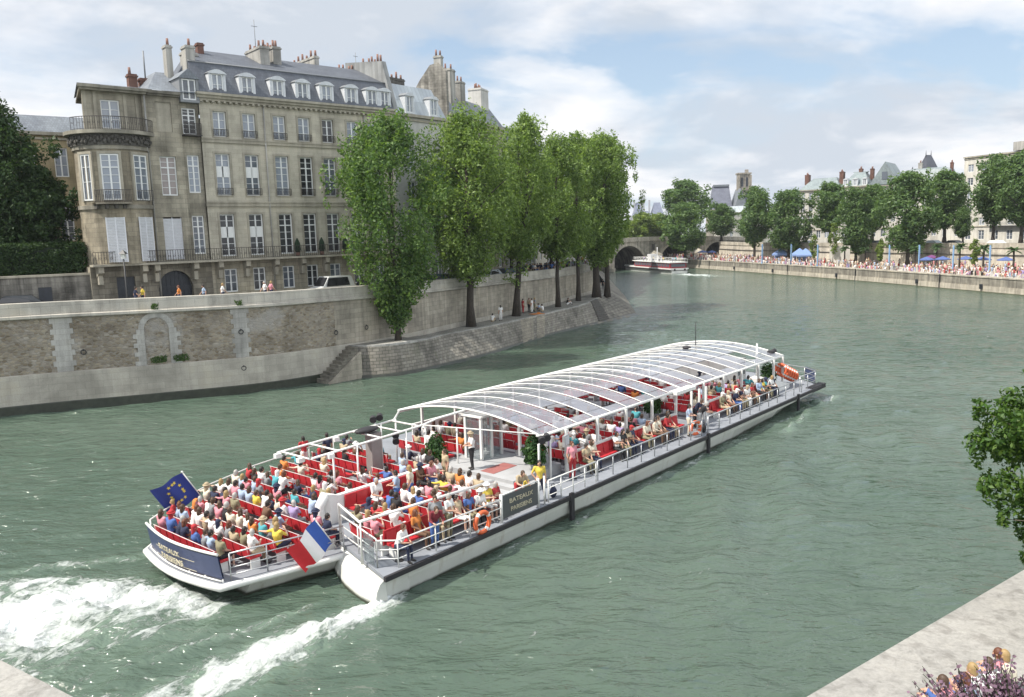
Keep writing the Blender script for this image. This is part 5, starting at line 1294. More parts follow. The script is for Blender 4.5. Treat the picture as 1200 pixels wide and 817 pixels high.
def person_mesh(J, seated=False, faces=1100):
    """J: joints; x is forward, z up; sides L (+y) and R (-y)"""
    V = lambda k: Vector(J[k])
    parts = [('t', [V('pelvis')-Vector((0, 0, .07)), V('pelvis'), V('waist'), V('chest'), V('neck0')], [.10, .155, .135, .165, .07]),
             ('e', V('chest')+Vector((0, .085, -.01)), (.115, .10, .17)), ('e', V('chest')+Vector((0, -.085, -.01)), (.115, .10, .17)), ('e', V('pelvis')+Vector((0, .07, -.01)), (.13, .11, .13)), ('e', V('pelvis')+Vector((0, -.07, -.01)), (.13, .11, .13)),
             ('t', [V('neck0')-Vector((0, 0, .05)), V('head')-Vector((.01, 0, .05))], [.065, .052]),
             ('e', V('head'), (.098, .078, .115)), ('e', V('head')+V('look')*.055+Vector((0, 0, -.055)), (.055, .055, .06)),
             ('e', V('head')+V('look')*.10+Vector((0, 0, -.015)), (.02, .018, .026))]
    side = Vector((-J['look'][1], J['look'][0], 0))
    for sg in (-1, 1): parts.append(('e', V('head')+side*sg*.08+Vector((0, 0, -.005)), (.018, .014, .03)))
    bones = [(V('pelvis'), V('waist'), BOT if not seated else BOT), (V('waist'), V('chest'), TOP), (V('chest'), V('neck0'), TOP), (V('neck0')+Vector((0, 0, .05)), V('head')-Vector((0, 0, .1)), SKIN), (V('head'), V('head')+Vector((0, 0, .03)), SKIN)]
    bones[0] = (V('pelvis')-Vector((0, 0, .05)), V('pelvis')+Vector((0, 0, .03)), BOT); bones.append((V('pelvis')+Vector((0, 0, .11)), V('waist'), TOP))
    for s in 'LR':
        sh, el, wr = V('sh'+s), V('el'+s), V('wr'+s); hp, kn, an, to = V('hip'+s), V('kn'+s), V('an'+s), V('toe'+s)
        parts += [('t', [sh.lerp(V('neck0'), .45), sh, sh.lerp(el, .5), el, el.lerp(wr, .35), wr], [.06, .066, .054, .044, .043, .028]), ('e', sh, (.07, .07, .07))]
        d = (wr-el).normalized(); palm = wr+d*.06
        parts += [('t', [wr-d*.02, wr+d*.02, palm+d*.03], [.027, .036, .036])]
        parts += [('t', [hp, hp.lerp(kn, .5), kn, kn.lerp(an, .35), an], [.10, .086, .062, .058, .04]), ('e', kn, (.064, .064, .066)), ('t', [an+(an-to).normalized()*.05-Vector((0, 0, .035)), an.lerp(to, .5)-Vector((0, 0, .03)), to], [.045, .046, .032])]
        bones += [(sh, sh.lerp(el, .75), TOP), (sh.lerp(el, .85), wr-d*.04, SLEEVE), (wr+d*.03, palm+d*.05, SKIN), (hp, kn, BOT), (kn.lerp(an, .12), an.lerp(kn, .12), SHIN), (an-Vector((0, 0, .05)), to, SHOE), (an, an+(an-to).normalized()*.05-Vector((0, 0, .03)), SHOE)]
    me = grow(parts, .021, faces)
    nv = len(me.vertices); co = np.zeros(nv*3); me.vertices.foreach_get('co', co); co = co.reshape(-1, 3)
    npoly = len(me.polygons); cen = np.zeros(npoly*3); me.polygons.foreach_get('center', cen); cen = cen.reshape(-1, 3)
    best = np.full(npoly, 9e9); idx = np.zeros(npoly, int)
    for a, b, k in bones:
        a, b = np.array(a), np.array(b); ab = b-a; t = np.clip(((cen-a)@ab)/(ab@ab+1e-9), 0, 1); dd = np.linalg.norm(cen-a-t[:, None]*ab, axis=1)
        m = dd < best; best[m] = dd[m]; idx[m] = k
    verts = [tuple(v) for v in co]; F = [tuple(p.vertices) for p in me.polygons]; I = list(idx); bpy.data.meshes.remove(me)
    out = MB(); out.v = verts; out.f = F; out.m = [int(i) for i in I]; out.smooth = set(range(len(F)))
    # five fingers on each hand, curled, and the eyes
    for s, sg in (('L', 1), ('R', -1)):
        el, wr = V('el'+s), V('wr'+s); d = (wr-el).normalized(); u = Vector((0, 0, 1)) if abs(d.z) < .8 else Vector((1, 0, 0)); w = d.cross(u).normalized(); dn = w.cross(d).normalized()
        if dn.z > 0: dn = -dn
        base = wr+d*.085
        for k, ln in enumerate((.062, .075, .07, .052)):
            o = base+w*(-.024+.016*k); out.tube([o-d*.02, o+d*ln*.45+dn*.006, o+d*ln*.8+dn*.028], [.0095, .009, .007], 5, SKIN)
        o = wr+d*.03+w*sg*.03; out.tube([o, o+d*.03+w*sg*.025+dn*.01, o+d*.06+w*sg*.03+dn*.025], [.012, .010, .008], 5, SKIN)
    lk = V('look')
    for sg in (-1, 1): out.ell(V('head')+lk*.085+side*sg*.032+Vector((0, 0, .018)), (.011, .011, .008), 6, 4, EYE)
    return out.mesh('person', PLACE)
def hair_mesh(J, style):
    mb = MB(); h = Vector(J['head']); lk = Vector(J['look']); side = Vector((-lk.y, lk.x, 0))
    def P(f, s, z): return h+lk*f+side*s+Vector((0, 0, z))
    n, k = 14, 6; rows = []
    for j in range(k+1):
        ph = (PI/2)*(1-j/k)
        ring = []
        for i in range(n):
            th = 2*PI*i/n; f = math.cos(th); back = (1-f)/2
            low = -.02-.085*back if style == 'short' else -.02-.20*back
            z = .128*math.sin(ph) if j < k else low
            r = math.cos(ph) if j < k else .98
            ring.append(P((.104*f-.012)*r if j else -.012, .088*math.sin(th)*r if j else 0, z if j else .128))
        rows.append(ring)
    for j in range(k):
        for i in range(n):
            mb.add([rows[j][i], rows[j][(i+1) % n], rows[j+1][(i+1) % n], rows[j+1][i]], [(0, 1, 2, 3)], 0, True)
    if style == 'long': mb.ell(P(-.075, 0, -.10), (.05, .075, .13), 8, 6)
    if style == 'hat': mb.torus(h+Vector((0, 0, .045)), .125, .035, (0, 0, 1), 16, 5); mb.ell(h+Vector((0, 0, .08)), (.105, .095, .085), 10, 6)
    if style == 'cap': mb.ell(h+Vector((0, 0, .05)), (.112, .095, .09), 10, 6); mb.ell(h+lk*.12+Vector((0, 0, .045)), (.07, .06, .014), 8, 4)
    return mb.mesh('hair', PLACE[0])
def pose(kind):
    lk = (1, 0, 0); J = dict(look=lk)
    if kind.startswith('seat'):
        ln = {'seat_up': .02, 'seat_fwd': .16, 'seat_back': -.10, 'seat_arm': -.04, 'seat_turn': .0, 'seat_child': .02}[kind]
        J.update(pelvis=(0, 0, .56), waist=(ln*.4, 0, .74), chest=(ln*.85, 0, .93), neck0=(ln*1.1, 0, 1.09), head=(ln*1.25+.03, 0, 1.25))
        for s, g in (('L', 1), ('R', -1)):
            J['sh'+s] = (ln*1.0, g*.185, 1.05); J['el'+s] = (ln+.05, g*.25, .80); J['wr'+s] = (ln*.6+.27, g*.13, .70)
            J['hip'+s] = (.03, g*.09, .53); J['kn'+s] = (.43, g*.11, .54); J['an'+s] = (.44, g*.11, .10); J['toe'+s] = (.60, g*.13, .04)
        if kind == 'seat_fwd':
            for s, g in (('L', 1), ('R', -1)): J['el'+s] = (.28, g*.2, .74); J['wr'+s] = (.44, g*.07, .72)
        if kind == 'seat_arm': J['elL'] = (-.10, .42, .98); J['wrL'] = (-.10, .66, .96); J['elR'] = (.18, -.27, .86); J['wrR'] = (.22, -.12, 1.06)
        if kind == 'seat_turn': c, s_ = math.cos(1.1), math.sin(1.1); J['look'] = (c, s_, 0); J['elR'] = (.16, -.2, .84); J['wrR'] = (.33, .02, .86)
        return J, True
    J.update(pelvis=(0, 0, .95), waist=(0, 0, 1.12), chest=(.0, 0, 1.31), neck0=(.0, 0, 1.47), head=(.03, 0, 1.63))
    for s, g in (('L', 1), ('R', -1)):
        J['sh'+s] = (0, g*.185, 1.43); J['el'+s] = (-.02, g*.24, 1.15); J['wr'+s] = (.06, g*.24, .90)
        J['hip'+s] = (0, g*.09, .92); J['kn'+s] = (.02, g*.10, .50); J['an'+s] = (-.02, g*.11, .09); J['toe'+s] = (.15, g*.14, .035)
    if kind == 'stand_lean':
        J.update(waist=(.06, 0, 1.10), chest=(.17, 0, 1.26), neck0=(.26, 0, 1.39), head=(.36, 0, 1.51), pelvis=(-.05, 0, .95))
        for s, g in (('L', 1), ('R', -1)): J['sh'+s] = (.22, g*.185, 1.35); J['el'+s] = (.32, g*.24, 1.10); J['wr'+s] = (.55, g*.17, 1.08); J['hip'+s] = (-.05, g*.09, .92)
        J['knL'] = (-.06, .12, .5); J['anL'] = (-.16, .14, .09); J['toeL'] = (.0, .17, .035)
    if kind == 'stand_arms':
        for s, g in (('L', 1), ('R', -1)): J['el'+s] = (.08, g*.25, 1.16); J['wr'+s] = (.30, g*.06, 1.14)
    if kind == 'walk':
        J['knL'] = (.20, .10, .54); J['anL'] = (.22, .10, .12); J['toeL'] = (.38, .11, .06); J['knR'] = (-.08, -.10, .50); J['anR'] = (-.30, -.10, .13); J['toeR'] = (-.16, -.11, .04)
        J['elL'] = (-.14, .25, 1.17); J['wrL'] = (-.12, .25, .92); J['elR'] = (.10, -.25, 1.17); J['wrR'] = (.28, -.22, .98)
    if kind == 'stand_wide':
        for s, g in (('L', 1), ('R', -1)): J['kn'+s] = (.03, g*.16, .50); J['an'+s] = (0, g*.22, .09); J['toe'+s] = (.15, g*.27, .035)
        J['elR'] = (.02, -.32, 1.18); J['wrR'] = (.10, -.16, .98); J['look'] = (.87, -.5, 0)
    if kind == 'ground':      # sitting on the ground, knees up
        J.update(pelvis=(0, 0, .12), waist=(-.02, 0, .29), chest=(.02, 0, .48), neck0=(.06, 0, .64), head=(.11, 0, .80))
        for s, g in (('L', 1), ('R', -1)):
            J['sh'+s] = (.05, g*.185, .60); J['el'+s] = (.18, g*.25, .40); J['wr'+s] = (.40, g*.14, .42)
            J['hip'+s] = (.02, g*.09, .10); J['kn'+s] = (.40, g*.13, .42); J['an'+s] = (.58, g*.12, .09); J['toe'+s] = (.74, g*.13, .035)
        return J, True
    return J, False
POSES = {}
for k in ('seat_up', 'seat_fwd', 'seat_back', 'seat_arm', 'seat_turn', 'stand', 'stand_lean', 'stand_arms', 'walk', 'stand_wide', 'ground'):
    J, sd = pose(k); POSES[k] = (person_mesh(J, sd), {s: hair_mesh(J, s) for s in ('short', 'long', 'hat', 'cap')})
CLOTH = {'white': (.66, .65, .63), 'cream': (.55, .50, .40), 'pale blue': (.30, .38, .50), 'blue': (.06, .12, .32), 'navy': (.018, .024, .055), 'grey': (.20, .21, .22), 'black': (.014, .014, .016), 'pink': (.55, .22, .26), 'red': (.36, .025, .03), 'dark red': (.17, .02, .03), 'yellow': (.55, .42, .06), 'green': (.08, .16, .07), 'beige': (.36, .29, .19), 'lilac': (.30, .24, .42), 'orange': (.52, .18, .04), 'khaki': (.20, .18, .11), 'brown': (.11, .06, .035), 'turquoise': (.06, .28, .32)}
HAIR = {'dark': (.014, .010, .008), 'brown': (.055, .030, .016), 'fair': (.28, .19, .08), 'grey': (.33, .32, .30), 'auburn': (.10, .032, .014)}
SKINS = [(.46, .27, .19), (.40, .22, .145), (.52, .32, .235), (.20, .10, .06)]
def cloth(c): return flat('cloth_'+c.replace(' ', '_'), CLOTH[c], .85, var=.15, scale=9)
def person(loc, rz, label, pose_='stand', top='white', bot='navy', hair='brown', style='short', sleeve=True, shorts=False, skin=0, sc=1.0, group=None, headcol=None):
    me, hm = POSES[pose_]
    o = link('person', me, None, loc, rz); o.scale = (sc, sc, sc); tag(o, label, 'person', group)
    sk = flat('skin_%d' % skin, SKINS[skin], .55, var=.08)
    tp, bt_ = cloth(top), cloth(bot)
    slots = [sk, tp, (sk if sleeve else tp), bt_, (sk if shorts else bt_), flat('shoe_dark', (.03, .027, .025), .6) if not shorts else flat('shoe_pale', (.45, .43, .4), .7), flat('eye_dark', (.015, .012, .01), .3)]
    for i, mt in enumerate(slots):
        o.material_slots[i].link = 'OBJECT'; o.material_slots[i].material = mt
    h = link('hair' if style in ('short', 'long') else 'hat', hm[style], o)
    h.material_slots[0].link = 'OBJECT'; h.material_slots[0].material = (cloth(headcol) if headcol else flat('hair_'+hair, HAIR[hair], .6))
    return o
# ------------------------------------------------------------------ the sightseeing boat
RED = flat('red_seat', (.42, .022, .030), .5, var=.12, scale=5)
def hullmat():
    m, nt, N, L, b = newmat('hull_paint'); oc = coords(N)
    mp = N.new('ShaderNodeMapping'); mp.inputs['Scale'].default_value = (2.2, 2.2, .22); L.new(oc, mp.inputs[0])
    s = noise_node(N, L, mp.outputs[0], 1.4, 6, .65, .2); w = noise_node(N, L, oc, .7, 6, .6)
    c = ramp_node(N, L, w, [(.3, (.50, .51, .47)), (.7, (.60, .605, .57))])
    c = mixc(N, L, 'MIX', ramp_node(N, L, s, [(.57, (0, 0, 0)), (.74, (.6, .6, .6))]), c, (.34, .29, .21))
    g = N.new('ShaderNodeSeparateXYZ'); L.new(oc, g.inputs[0])
    a = N.new('ShaderNodeMath'); a.operation = 'MULTIPLY_ADD'; L.new(w, a.inputs[0]); a.inputs[1].default_value = .22; L.new(g.outputs['Z'], a.inputs[2])
    c = mixc(N, L, 'MIX', ramp_node(N, L, a.outputs[0], [(.50, (1, 1, 1)), (.60, (0, 0, 0))]), c, (.045, .05, .035))
    L.new(c, b.inputs['Base Color']); _in(b, 'Roughness', .38); return m
HULLW = hullmat()
RUBBER = flat('black_rubber', (.022, .021, .024), .7)
DECK = flat('deck_grey', (.20, .215, .24), .8, var=.12, scale=1.4)
DECKL = flat('deck_pale', (.33, .335, .34), .75, var=.10, scale=1.2)
NAVY = flat('navy_panel', (.035, .05, .115), .45, var=.1)
STEEL = flat('steel', (.45, .46, .47), .35, .6)
GREYP = flat('grey_mast', (.22, .20, .19), .5, var=.1)
ORANGE = flat('buoy_orange', (.62, .12, .04), .55)
FOLI = leafmat('planter_leaves', (.015, .04, .012), (.03, .075, .02), (.06, .12, .03), .3)
def roofglass():
    m = bpy.data.materials.new('roof_glass'); m.use_nodes = True; nt = m.node_tree; N = nt.nodes; L = nt.links; N.clear()
    out = N.new('ShaderNodeOutputMaterial'); tr = N.new('ShaderNodeBsdfTransparent'); tr.inputs[0].default_value = (.70, .72, .77, 1)
    df = N.new('ShaderNodeBsdfDiffuse'); v = noise_node(N, L, coords(N), 1.1, 5, .6)
    L.new(ramp_node(N, L, v, [(.3, (.27, .285, .335)), (.7, (.40, .41, .46))]), df.inputs[0])
    gl = N.new('ShaderNodeBsdfGlossy'); gl.inputs['Roughness'].default_value = .12
    m1 = N.new('ShaderNodeMixShader'); m1.inputs[0].default_value = .47; L.new(tr.outputs[0], m1.inputs[1]); L.new(df.outputs[0], m1.inputs[2])
    fr = N.new('ShaderNodeFresnel'); fr.inputs[0].default_value = 1.45
    m2 = N.new('ShaderNodeMixShader'); L.new(fr.outputs[0], m2.inputs[0]); L.new(m1.outputs[0], m2.inputs[1]); L.new(gl.outputs[0], m2.inputs[2])
    L.new(m2.outputs[0], out.inputs[0]); return m
RGLASS = roofglass()
def clearglass(name, a=.25, c=(.35, .38, .4)):
    m = bpy.data.materials.new(name); m.use_nodes = True; nt = m.node_tree; N = nt.nodes; L = nt.links; N.clear()
    out = N.new('ShaderNodeOutputMaterial'); tr = N.new('ShaderNodeBsdfTransparent'); tr.inputs[0].default_value = (.8, .84, .85, 1)
    gl = N.new('ShaderNodeBsdfGlossy'); gl.inputs['Roughness'].default_value = .08; df = N.new('ShaderNodeBsdfDiffuse'); df.inputs[0].default_value = rgba(c)
    m0 = N.new('ShaderNodeMixShader'); m0.inputs[0].default_value = .5; L.new(df.outputs[0], m0.inputs[1]); L.new(gl.outputs[0], m0.inputs[2])
    m1 = N.new('ShaderNodeMixShader'); m1.inputs[0].default_value = a; L.new(tr.outputs[0], m1.inputs[1]); L.new(m0.outputs[0], m1.inputs[2]); L.new(m1.outputs[0], out.inputs[0]); return m
SGLASS = clearglass('screen_glass', .3)
boat = thing('sightseeing_boat', 'long white sightseeing boat with red seats and glass canopy, filling the middle of the river', 'boat', BO, BA)
def W_(x, y, z=0.0): return (BO.x+BU[0]*x+BV[0]*y, BO.y+BU[1]*x+BV[1]*y, z+BO.z)
DZ = 1.3
def hull_loft(secs, name, mat):
    """secs: (x, y near, y far, z deck, y near at the bottom, y far at the bottom) with a rounded bilge"""
    m = MB(); rows = []
    for (x, a, b, zt, ab, bb) in secs:
        rows.append([(x, a, zt), (x, a+.02, zt-.25), (x, ab-.05*(a-ab) if False else (a*.35+ab*.65), .35), (x, ab, -.25), (x, (ab+bb)/2, -.8), (x, bb, -.25), (x, b*.35+bb*.65, .35), (x, b-.02, zt-.25), (x, b, zt)])
    n = len(rows[0])
    for i in range(len(rows)-1):
        for j in range(n-1): m.add([rows[i][j], rows[i+1][j], rows[i+1][j+1], rows[i][j+1]], [(0, 1, 2, 3)], 0, True)
        m.quad(rows[i][0], rows[i][-1], rows[i+1][-1], rows[i+1][0])
    m.add(rows[0], [tuple(range(n))]); m.add(rows[-1], [tuple(range(n-1, -1, -1))])
    return m.build(name, mat, boat)
# starboard side hull with its bulging stern
secs = [(1.2, .05, 6.2, 1.16, .32, 6.0), (6, .03, 6.5, 1.16, .30, 6.2), (14, .03, 7, 1.16, .30, 6.8), (26, .03, 7, 1.16, .34, 6.8), (32, .05, 7, 1.16, .7, 6.8), (36.5, .10, 7, 1.18, 1.7, 6.8), (39.3, .2, 7, 1.2, 3.6, 6.8), (41.4, 4.0, 7.2, 1.22, 6.2, 7)]
hull_loft(secs, 'starboard_hull', HULLW)
m = MB(); prof = [(0.02, 1.16), (.24, 1.06), (.44, .82), (.56, .5), (.58, .2), (.48, -.1), (.2, -.5)]
A0, A1 = Vector((.12, .04, 0)), Vector((1.2, 3.75, 0)); dv = (A1-A0).normalized(); nv = Vector((-dv.y, dv.x, 0)); nv = nv if nv.x < 0 else -nv
rows = []
for k in range(13):
    t = k/12; e = math.sin(PI*min(1, max(0, .12+t*.80)))**.5; b_ = A0.lerp(A1, t); rows.append([b_+nv*(d*e)+Vector((0, 0, z if z > 0 else z)) for d, z in prof])
for i in range(12):
    for j in range(len(prof)-1): m.add([rows[i][j], rows[i+1][j], rows[i+1][j+1], rows[i][j+1]], [(0, 1, 2, 3)], 0, True)
for rw_ in (rows[0], rows[-1]):
    q = [p for p in rw_]+[Vector((rw_[-1].x-nv.x*.3, rw_[-1].y-nv.y*.3, -.5)), Vector((rw_[0].x-nv.x*.05, rw_[0].y-nv.y*.05, 1.16))]; m.add(q, [tuple(range(len(q)))])
m.quad(tuple(A0)[:2]+(1.16,), tuple(A1)[:2]+(1.16,), (1.3, 3.75, 1.16), (1.3, .05, 1.16))
m.quad(tuple(A0)[:2]+(1.16,), (1.3, .05, 1.16), (1.3, .3, -.6), (A0.x, A0.y+.2, -.6)); m.quad(tuple(A1)[:2]+(1.16,), (1.3, 3.75, 1.16), (1.3, 3.75, -.6), (A1.x, A1.y, -.6))
m.build('hull_stern_bulge', HULLW, boat)
# middle hull with the open stern deck
def ynear(x): return float(np.interp(x, [-3.3, 1.0, 3.0, 40], [4.25, 3.15, 2.6, 2.6]))
def yfar(x): return float(np.interp(x, [-3.3, -2.6, -1.4, .6, 3.4, 8.5, 36, 39.3, 41.4], [9.5, 10.1, 10.9, 12.0, 13.0, 13.9, 14.2, 14.0, 10.4]))
secs = []
for x in (-2.3, -1, .8, 3, 5, 9, 20, 36.5, 39.3, 41.4):
    a, b = ynear(x)+.12, yfar(x)-.05; k = .55 if x < 2 else .35; secs.append((x, a, b, 1.05, a+k, b-k))
hull_loft(secs, 'middle_hull', HULLW)
m = MB(); fe = []
for x in np.linspace(-3.3, 1.2, 12): fe.append(Vector((x, ynear(x), .98)))
stern = [Vector((-3.3, 4.25+(9.5-4.25)*t, .98))+Vector((-.35*math.sin(PI*t), 0, 0)) for t in np.linspace(0, 1, 12)]
fa = [Vector((x, yfar(x), .98)) for x in np.linspace(-3.3, 30, 40)]
m.tube(fe[::-1]+stern[1:]+fa[1:], .13, 8); m.build('bumper_rail', WHITE, boat)
m = MB(); a = [(s.x+.05, s.y, 1.02) for s in stern]
dk = [(x, ynear(x), 1.06) for x in np.linspace(1.2, -3.25, 12)]+a[1:-1]+[(x, yfar(x), 1.06) for x in np.linspace(-3.25, 9, 14)]+[(9, 2.6, 1.06)]
m.prism([(p[0], p[1]) for p in dk], .95, 1.10); m.build('rear_deck', DECK, boat)
# starboard deck and bow
m = MB(); poly = [(.1, .0), (39.1, .0), (40.2, 1.2), (41.4, 4.0), (41.9, 7.2), (41.4, 10.4), (39.3, 14.0), (36, 14.2), (9, 14.0), (8.2, 13.0), (8.2, 5.6), (2.0, 5.4), (1.2, 3.8)]
m.prism(poly, 1.18, DZ); m.build('main_deck', DECK, boat)
m = MB(); ed = [(.1, -.03), (39.1, -.03), (40.25, 1.18), (41.45, 4.0), (41.96, 7.2)]
for i in range(len(ed)-1):
    a, b = Vector(ed[i]+(1.22,)), Vector(ed[i+1]+(1.22,)); mid = (a+b)/2; m.box(mid, ((b-a).length+.02, .12, .17), 0, math.atan2(b.y-a.y, b.x-a.x))
m.box((38.9, .25, 1.2), (2.4, .5, .30)); m.build('rubbing_strake', RUBBER, boat)
for x in (10.3, 22.55, 35.0): m = MB(); m.bx(x-.11, x+.11, -.13, -.0, .25, 1.42); m.build('fender', RUBBER, boat)
# raised middle platform with steps
m = MB(); m.bx(9.3, 12.7, 2.3, 7.0, 1.302, 1.75); m.build('platform', DECKL, boat)
m = MB(); m.bx(8.5, 8.9, 2.0, 5.2, 1.302, 1.45); m.bx(8.9, 9.298, 2.0, 5.2, 1.302, 1.6); m.bx(9.3, 10.6, 1.5, 2.298, 1.302, 1.5); m.build('step', DECKL, boat)
m = MB(); m.bx(9.6, 11.2, 3.7, 4.5, 1.752, 1.765); m.build('floor_mat', flat('mat_red', (.27, .10, .09), .9), boat)
# benches: (x, y0, y1, facing) -> seat with a child backrest
def bench(x, y0, y1, z=DZ, rz=0.0, seatw=.5):
    n = max(1, round((y1-y0)/seatw)); w = (y1-y0)/n; c = (x, (y0+y1)/2, z)
    s = MB(); L2 = (y1-y0)/2
    for k in range(n): s.box((.0, -L2+w*(k+.5), .43), (.42, w-.03, .08))
    o = s.build('bench', RED, boat, c, rz)
    b = MB()
    for k in range(n): b.box((-.235, -L2+w*(k+.5), .65), (.055, w-.07, .38), 0, 0, ('Y', -.16))
    b.build('backrest', RED, o)
    f = MB()
    for y in (-L2+.1, L2-.1): f.bx(-.18, .18, y-.02, y+.02, 0.002, .40); f.tube([(-.2, y, .4), (-.29, y, .85)], .016, 5)
    f.tube([(-.29, -L2+.02, .855), (-.29, L2-.02, .855)], .013, 5); f.build('bench_frame', WHITE, o)
    return o
SEATS = []       # zone, row number, seat number from the left, world loc, heading
def row(zone, r, x, y0, y1, z, start, rz=0.0, seatw=.5):
    bench(x, y0, y1, z, rz, seatw); n = max(1, round((y1-y0)/seatw)); w = (y1-y0)/n
    for k in range(n):
        yy = y1-w*(k+.5); SEATS.append((zone, r, start+k, x, yy, z, rz))
    return n
RZ = 1.10
for r, x in enumerate(np.arange(-2.7, 7.9, .88)):
    yn, yf = max(5.95, ynear(x)+.45), yfar(x)-.5; r += 1
    if x < 1.6: row('open rear deck', r, x, ynear(x)+(.9 if x < -2 else .55), yf-.1, RZ, 1)
    else:
        k = row('open rear deck', r, x, 9.4, yf, RZ, 1); row('open rear deck', r, x, 6.0, 8.6, RZ, 1+k)
row('open rear deck', 14, 8.75, 9.5, 13.2, RZ, 1); row('open rear deck', 14, 8.75, 6.2, 8.6, RZ, 9)
for r, x in enumerate((1.5, 2.4, 3.3, 4.2, 5.1, 6.0, 6.9)): row('side rear section', r+1, x, 1.85, 3.55+.06*x if x > 2 else 3.2, DZ, 1)
for r, x in enumerate((10.6, 11.6, 12.6)): row('seats behind platform', r+1, x, 7.3, 10.9, DZ, 1, 0, .55)
for r, x in enumerate((13.6, 14.65, 15.7, 16.75, 17.8, 18.85, 19.9, 20.95, 25.6, 26.65, 27.7, 28.75, 29.8, 30.85, 31.9, 32.95)):
    k = row('glass roofed saloon', r+1, x, 10.0, 11.7, DZ, 1, 0, .55); j = row('glass roofed saloon', r+1, x, 5.6, 8.9, DZ, 1+k, 0, .55); row('glass roofed saloon', r+1, x, 2.2, 4.7, DZ, 1+k+j, 0, .5)
# benches along the side deck, facing the water, and along the inner wall
def side_row(zone, x0, x1, y, z, cap):
    n = round((x1-x0)/.52); bench((x0+x1)/2, y-(x1-x0)/2, y+(x1-x0)/2, z, -PI/2, .52); w = (x1-x0)/n
    for k in range(n): SEATS.append((zone, 0, k+1, x0+w*(k+.5), y, z, -PI/2))
side_row('outer bench of the side rear section', 1.3, 7.0, 1.05, DZ, 0)
side_row('outer bench below the saloon rail', 13.2, 22.4, 1.48, DZ, 0)
side_row('outer bench near the bow', 26.4, 34.6, 1.48, DZ, 0)
side_row('bench along the white partition', 2.9, 7.9, 5.3, DZ, 0)
# partition between the two rear sections
m = MB(); poly = [(1.95, 5.6), (2.1, 5.45), (2.6, 5.55), (8.1, 5.55), (8.1, 5.75), (2.6, 5.75), (2.1, 5.9), (1.9, 5.75)]
m.prism(poly, 1.11, [2.5, 2.5, 2.32, 2.32, 2.32, 2.32, 2.5, 2.5]); m.tube([(2.0, 5.65, 1.1), (1.72, 5.65, 1.5), (1.75, 5.65, 2.1), (2.05, 5.65, 2.5)], .19, 10); m.build('partition', WHITE, boat)
m = MB()
for k in range(9):
    m.box((3.1+.58*k, 5.50, 2.02), (.54, .06, .52), 0, 0, ('X', .1)); m.box((3.1+.58*k, 5.80, 2.02), (.54, .06, .52), 0, 0, ('X', -.1))
m.build('partition_backrest', RED, boat)
m = MB(); m.bx(1.2, 7.1, 1.38, 1.46, DZ+.002, 2.05); m.build('side_wall', WHITE, boat)
for x0, y0, n in ((1.5, 1.34, 11), (13.3, 1.77, 17), (26.5, 1.77, 15)):
    m = MB()
    for k in range(n): m.box((x0+.55*k, y0, 1.95), (.52, .05, .55), 0, 0, ('X', .1))
    m.build('wall_backrest', RED, boat)
# rails
def rail_run(name, pts, z, h, posts=True, mids=(.5,), r=.03, mat=WHITE, step=1.5, zb=None):
    m = MB(); P = [Vector((x, y, z+h)) for x, y in pts]; m.tube(P, r, 6)
    for q in mids: m.tube([p-Vector((0, 0, h*(1-q))) for p in P], r*.65, 5)
    if posts:
        for i in range(len(P)-1):
            L_ = (P[i+1]-P[i]).length; n = max(1, int(L_/step))
            for k in range(n+(1 if i == len(P)-2 else 0)):
                p = P[i].lerp(P[i+1], k/n); m.tube([(p.x, p.y, z), p], r*.9, 6)
    return m.build(name, mat, boat)
rail_run('deck_railing', [(.45, .75), (.9, .2), (6.1, .15)], DZ, .95, mids=(.33, .66), step=1.4)
rail_run('deck_railing', [(.45, .75), (1.25, 3.7)], DZ, 1.0, mids=(.3, .6), step=1.2)
m = MB(); m.tube([(.35, 1.42, DZ), (.35, 1.42, 2.8), (7.1, 1.42, 2.5), (7.1, 1.42, DZ)], .055, 8); m.tube([(1.2, 3.7, DZ), (1.2, 3.7, 2.72), (.35, 1.42, 2.76)], .045, 8); m.tube([(3.8, 1.42, DZ), (3.8, 1.42, 2.65)], .05, 8); m.build('grab_frame', WHITE, boat)
m = MB(); m.box((.4, 1.1, DZ+.6), (.02, .7, 1.0), 0, -.2); m.build('wind_screen', SGLASS, boat)
rail_run('deck_railing', [(9.0, .15), (12.4, .15)], DZ, .95, mids=(.33, .66), step=.8)
rail_run('deck_railing', [(12.6, .2), (22.3, .2)], DZ, .92, mids=(.5,), step=1.15, mat=STEEL)
rail_run('deck_railing', [(23.0, .2), (36.2, .2)], DZ, .92, mids=(.5,), step=1.3, mat=STEEL)
rail_run('bow_railing', [(36.4, .4), (39.0, .35), (40.1, 1.5), (41.2, 4.4), (41.6, 7.2), (41.2, 10), (39.2, 13.6)], DZ, 1.0, mids=(.33, .66), step=1.2, mat=STEEL)
m = MB(); m.box((39.65, .95, DZ+.62), (1.5, .05, .85), 0, .78); m.build('bow_board', NAVY, boat)
rail_run('stern_railing', [(x, ynear(x)+.12) for x in (1.0, -.3, -1.7, -2.9)], 1.05, 1.0, mids=(.25, .5, .75), step=.75, mat=STEEL)
rail_run('stern_railing', [(x, yfar(x)-.15) for x in (-3.0, -1.4, .6, 3.4, 8.5)], 1.05, 1.05, mids=(.5,), step=1.5)
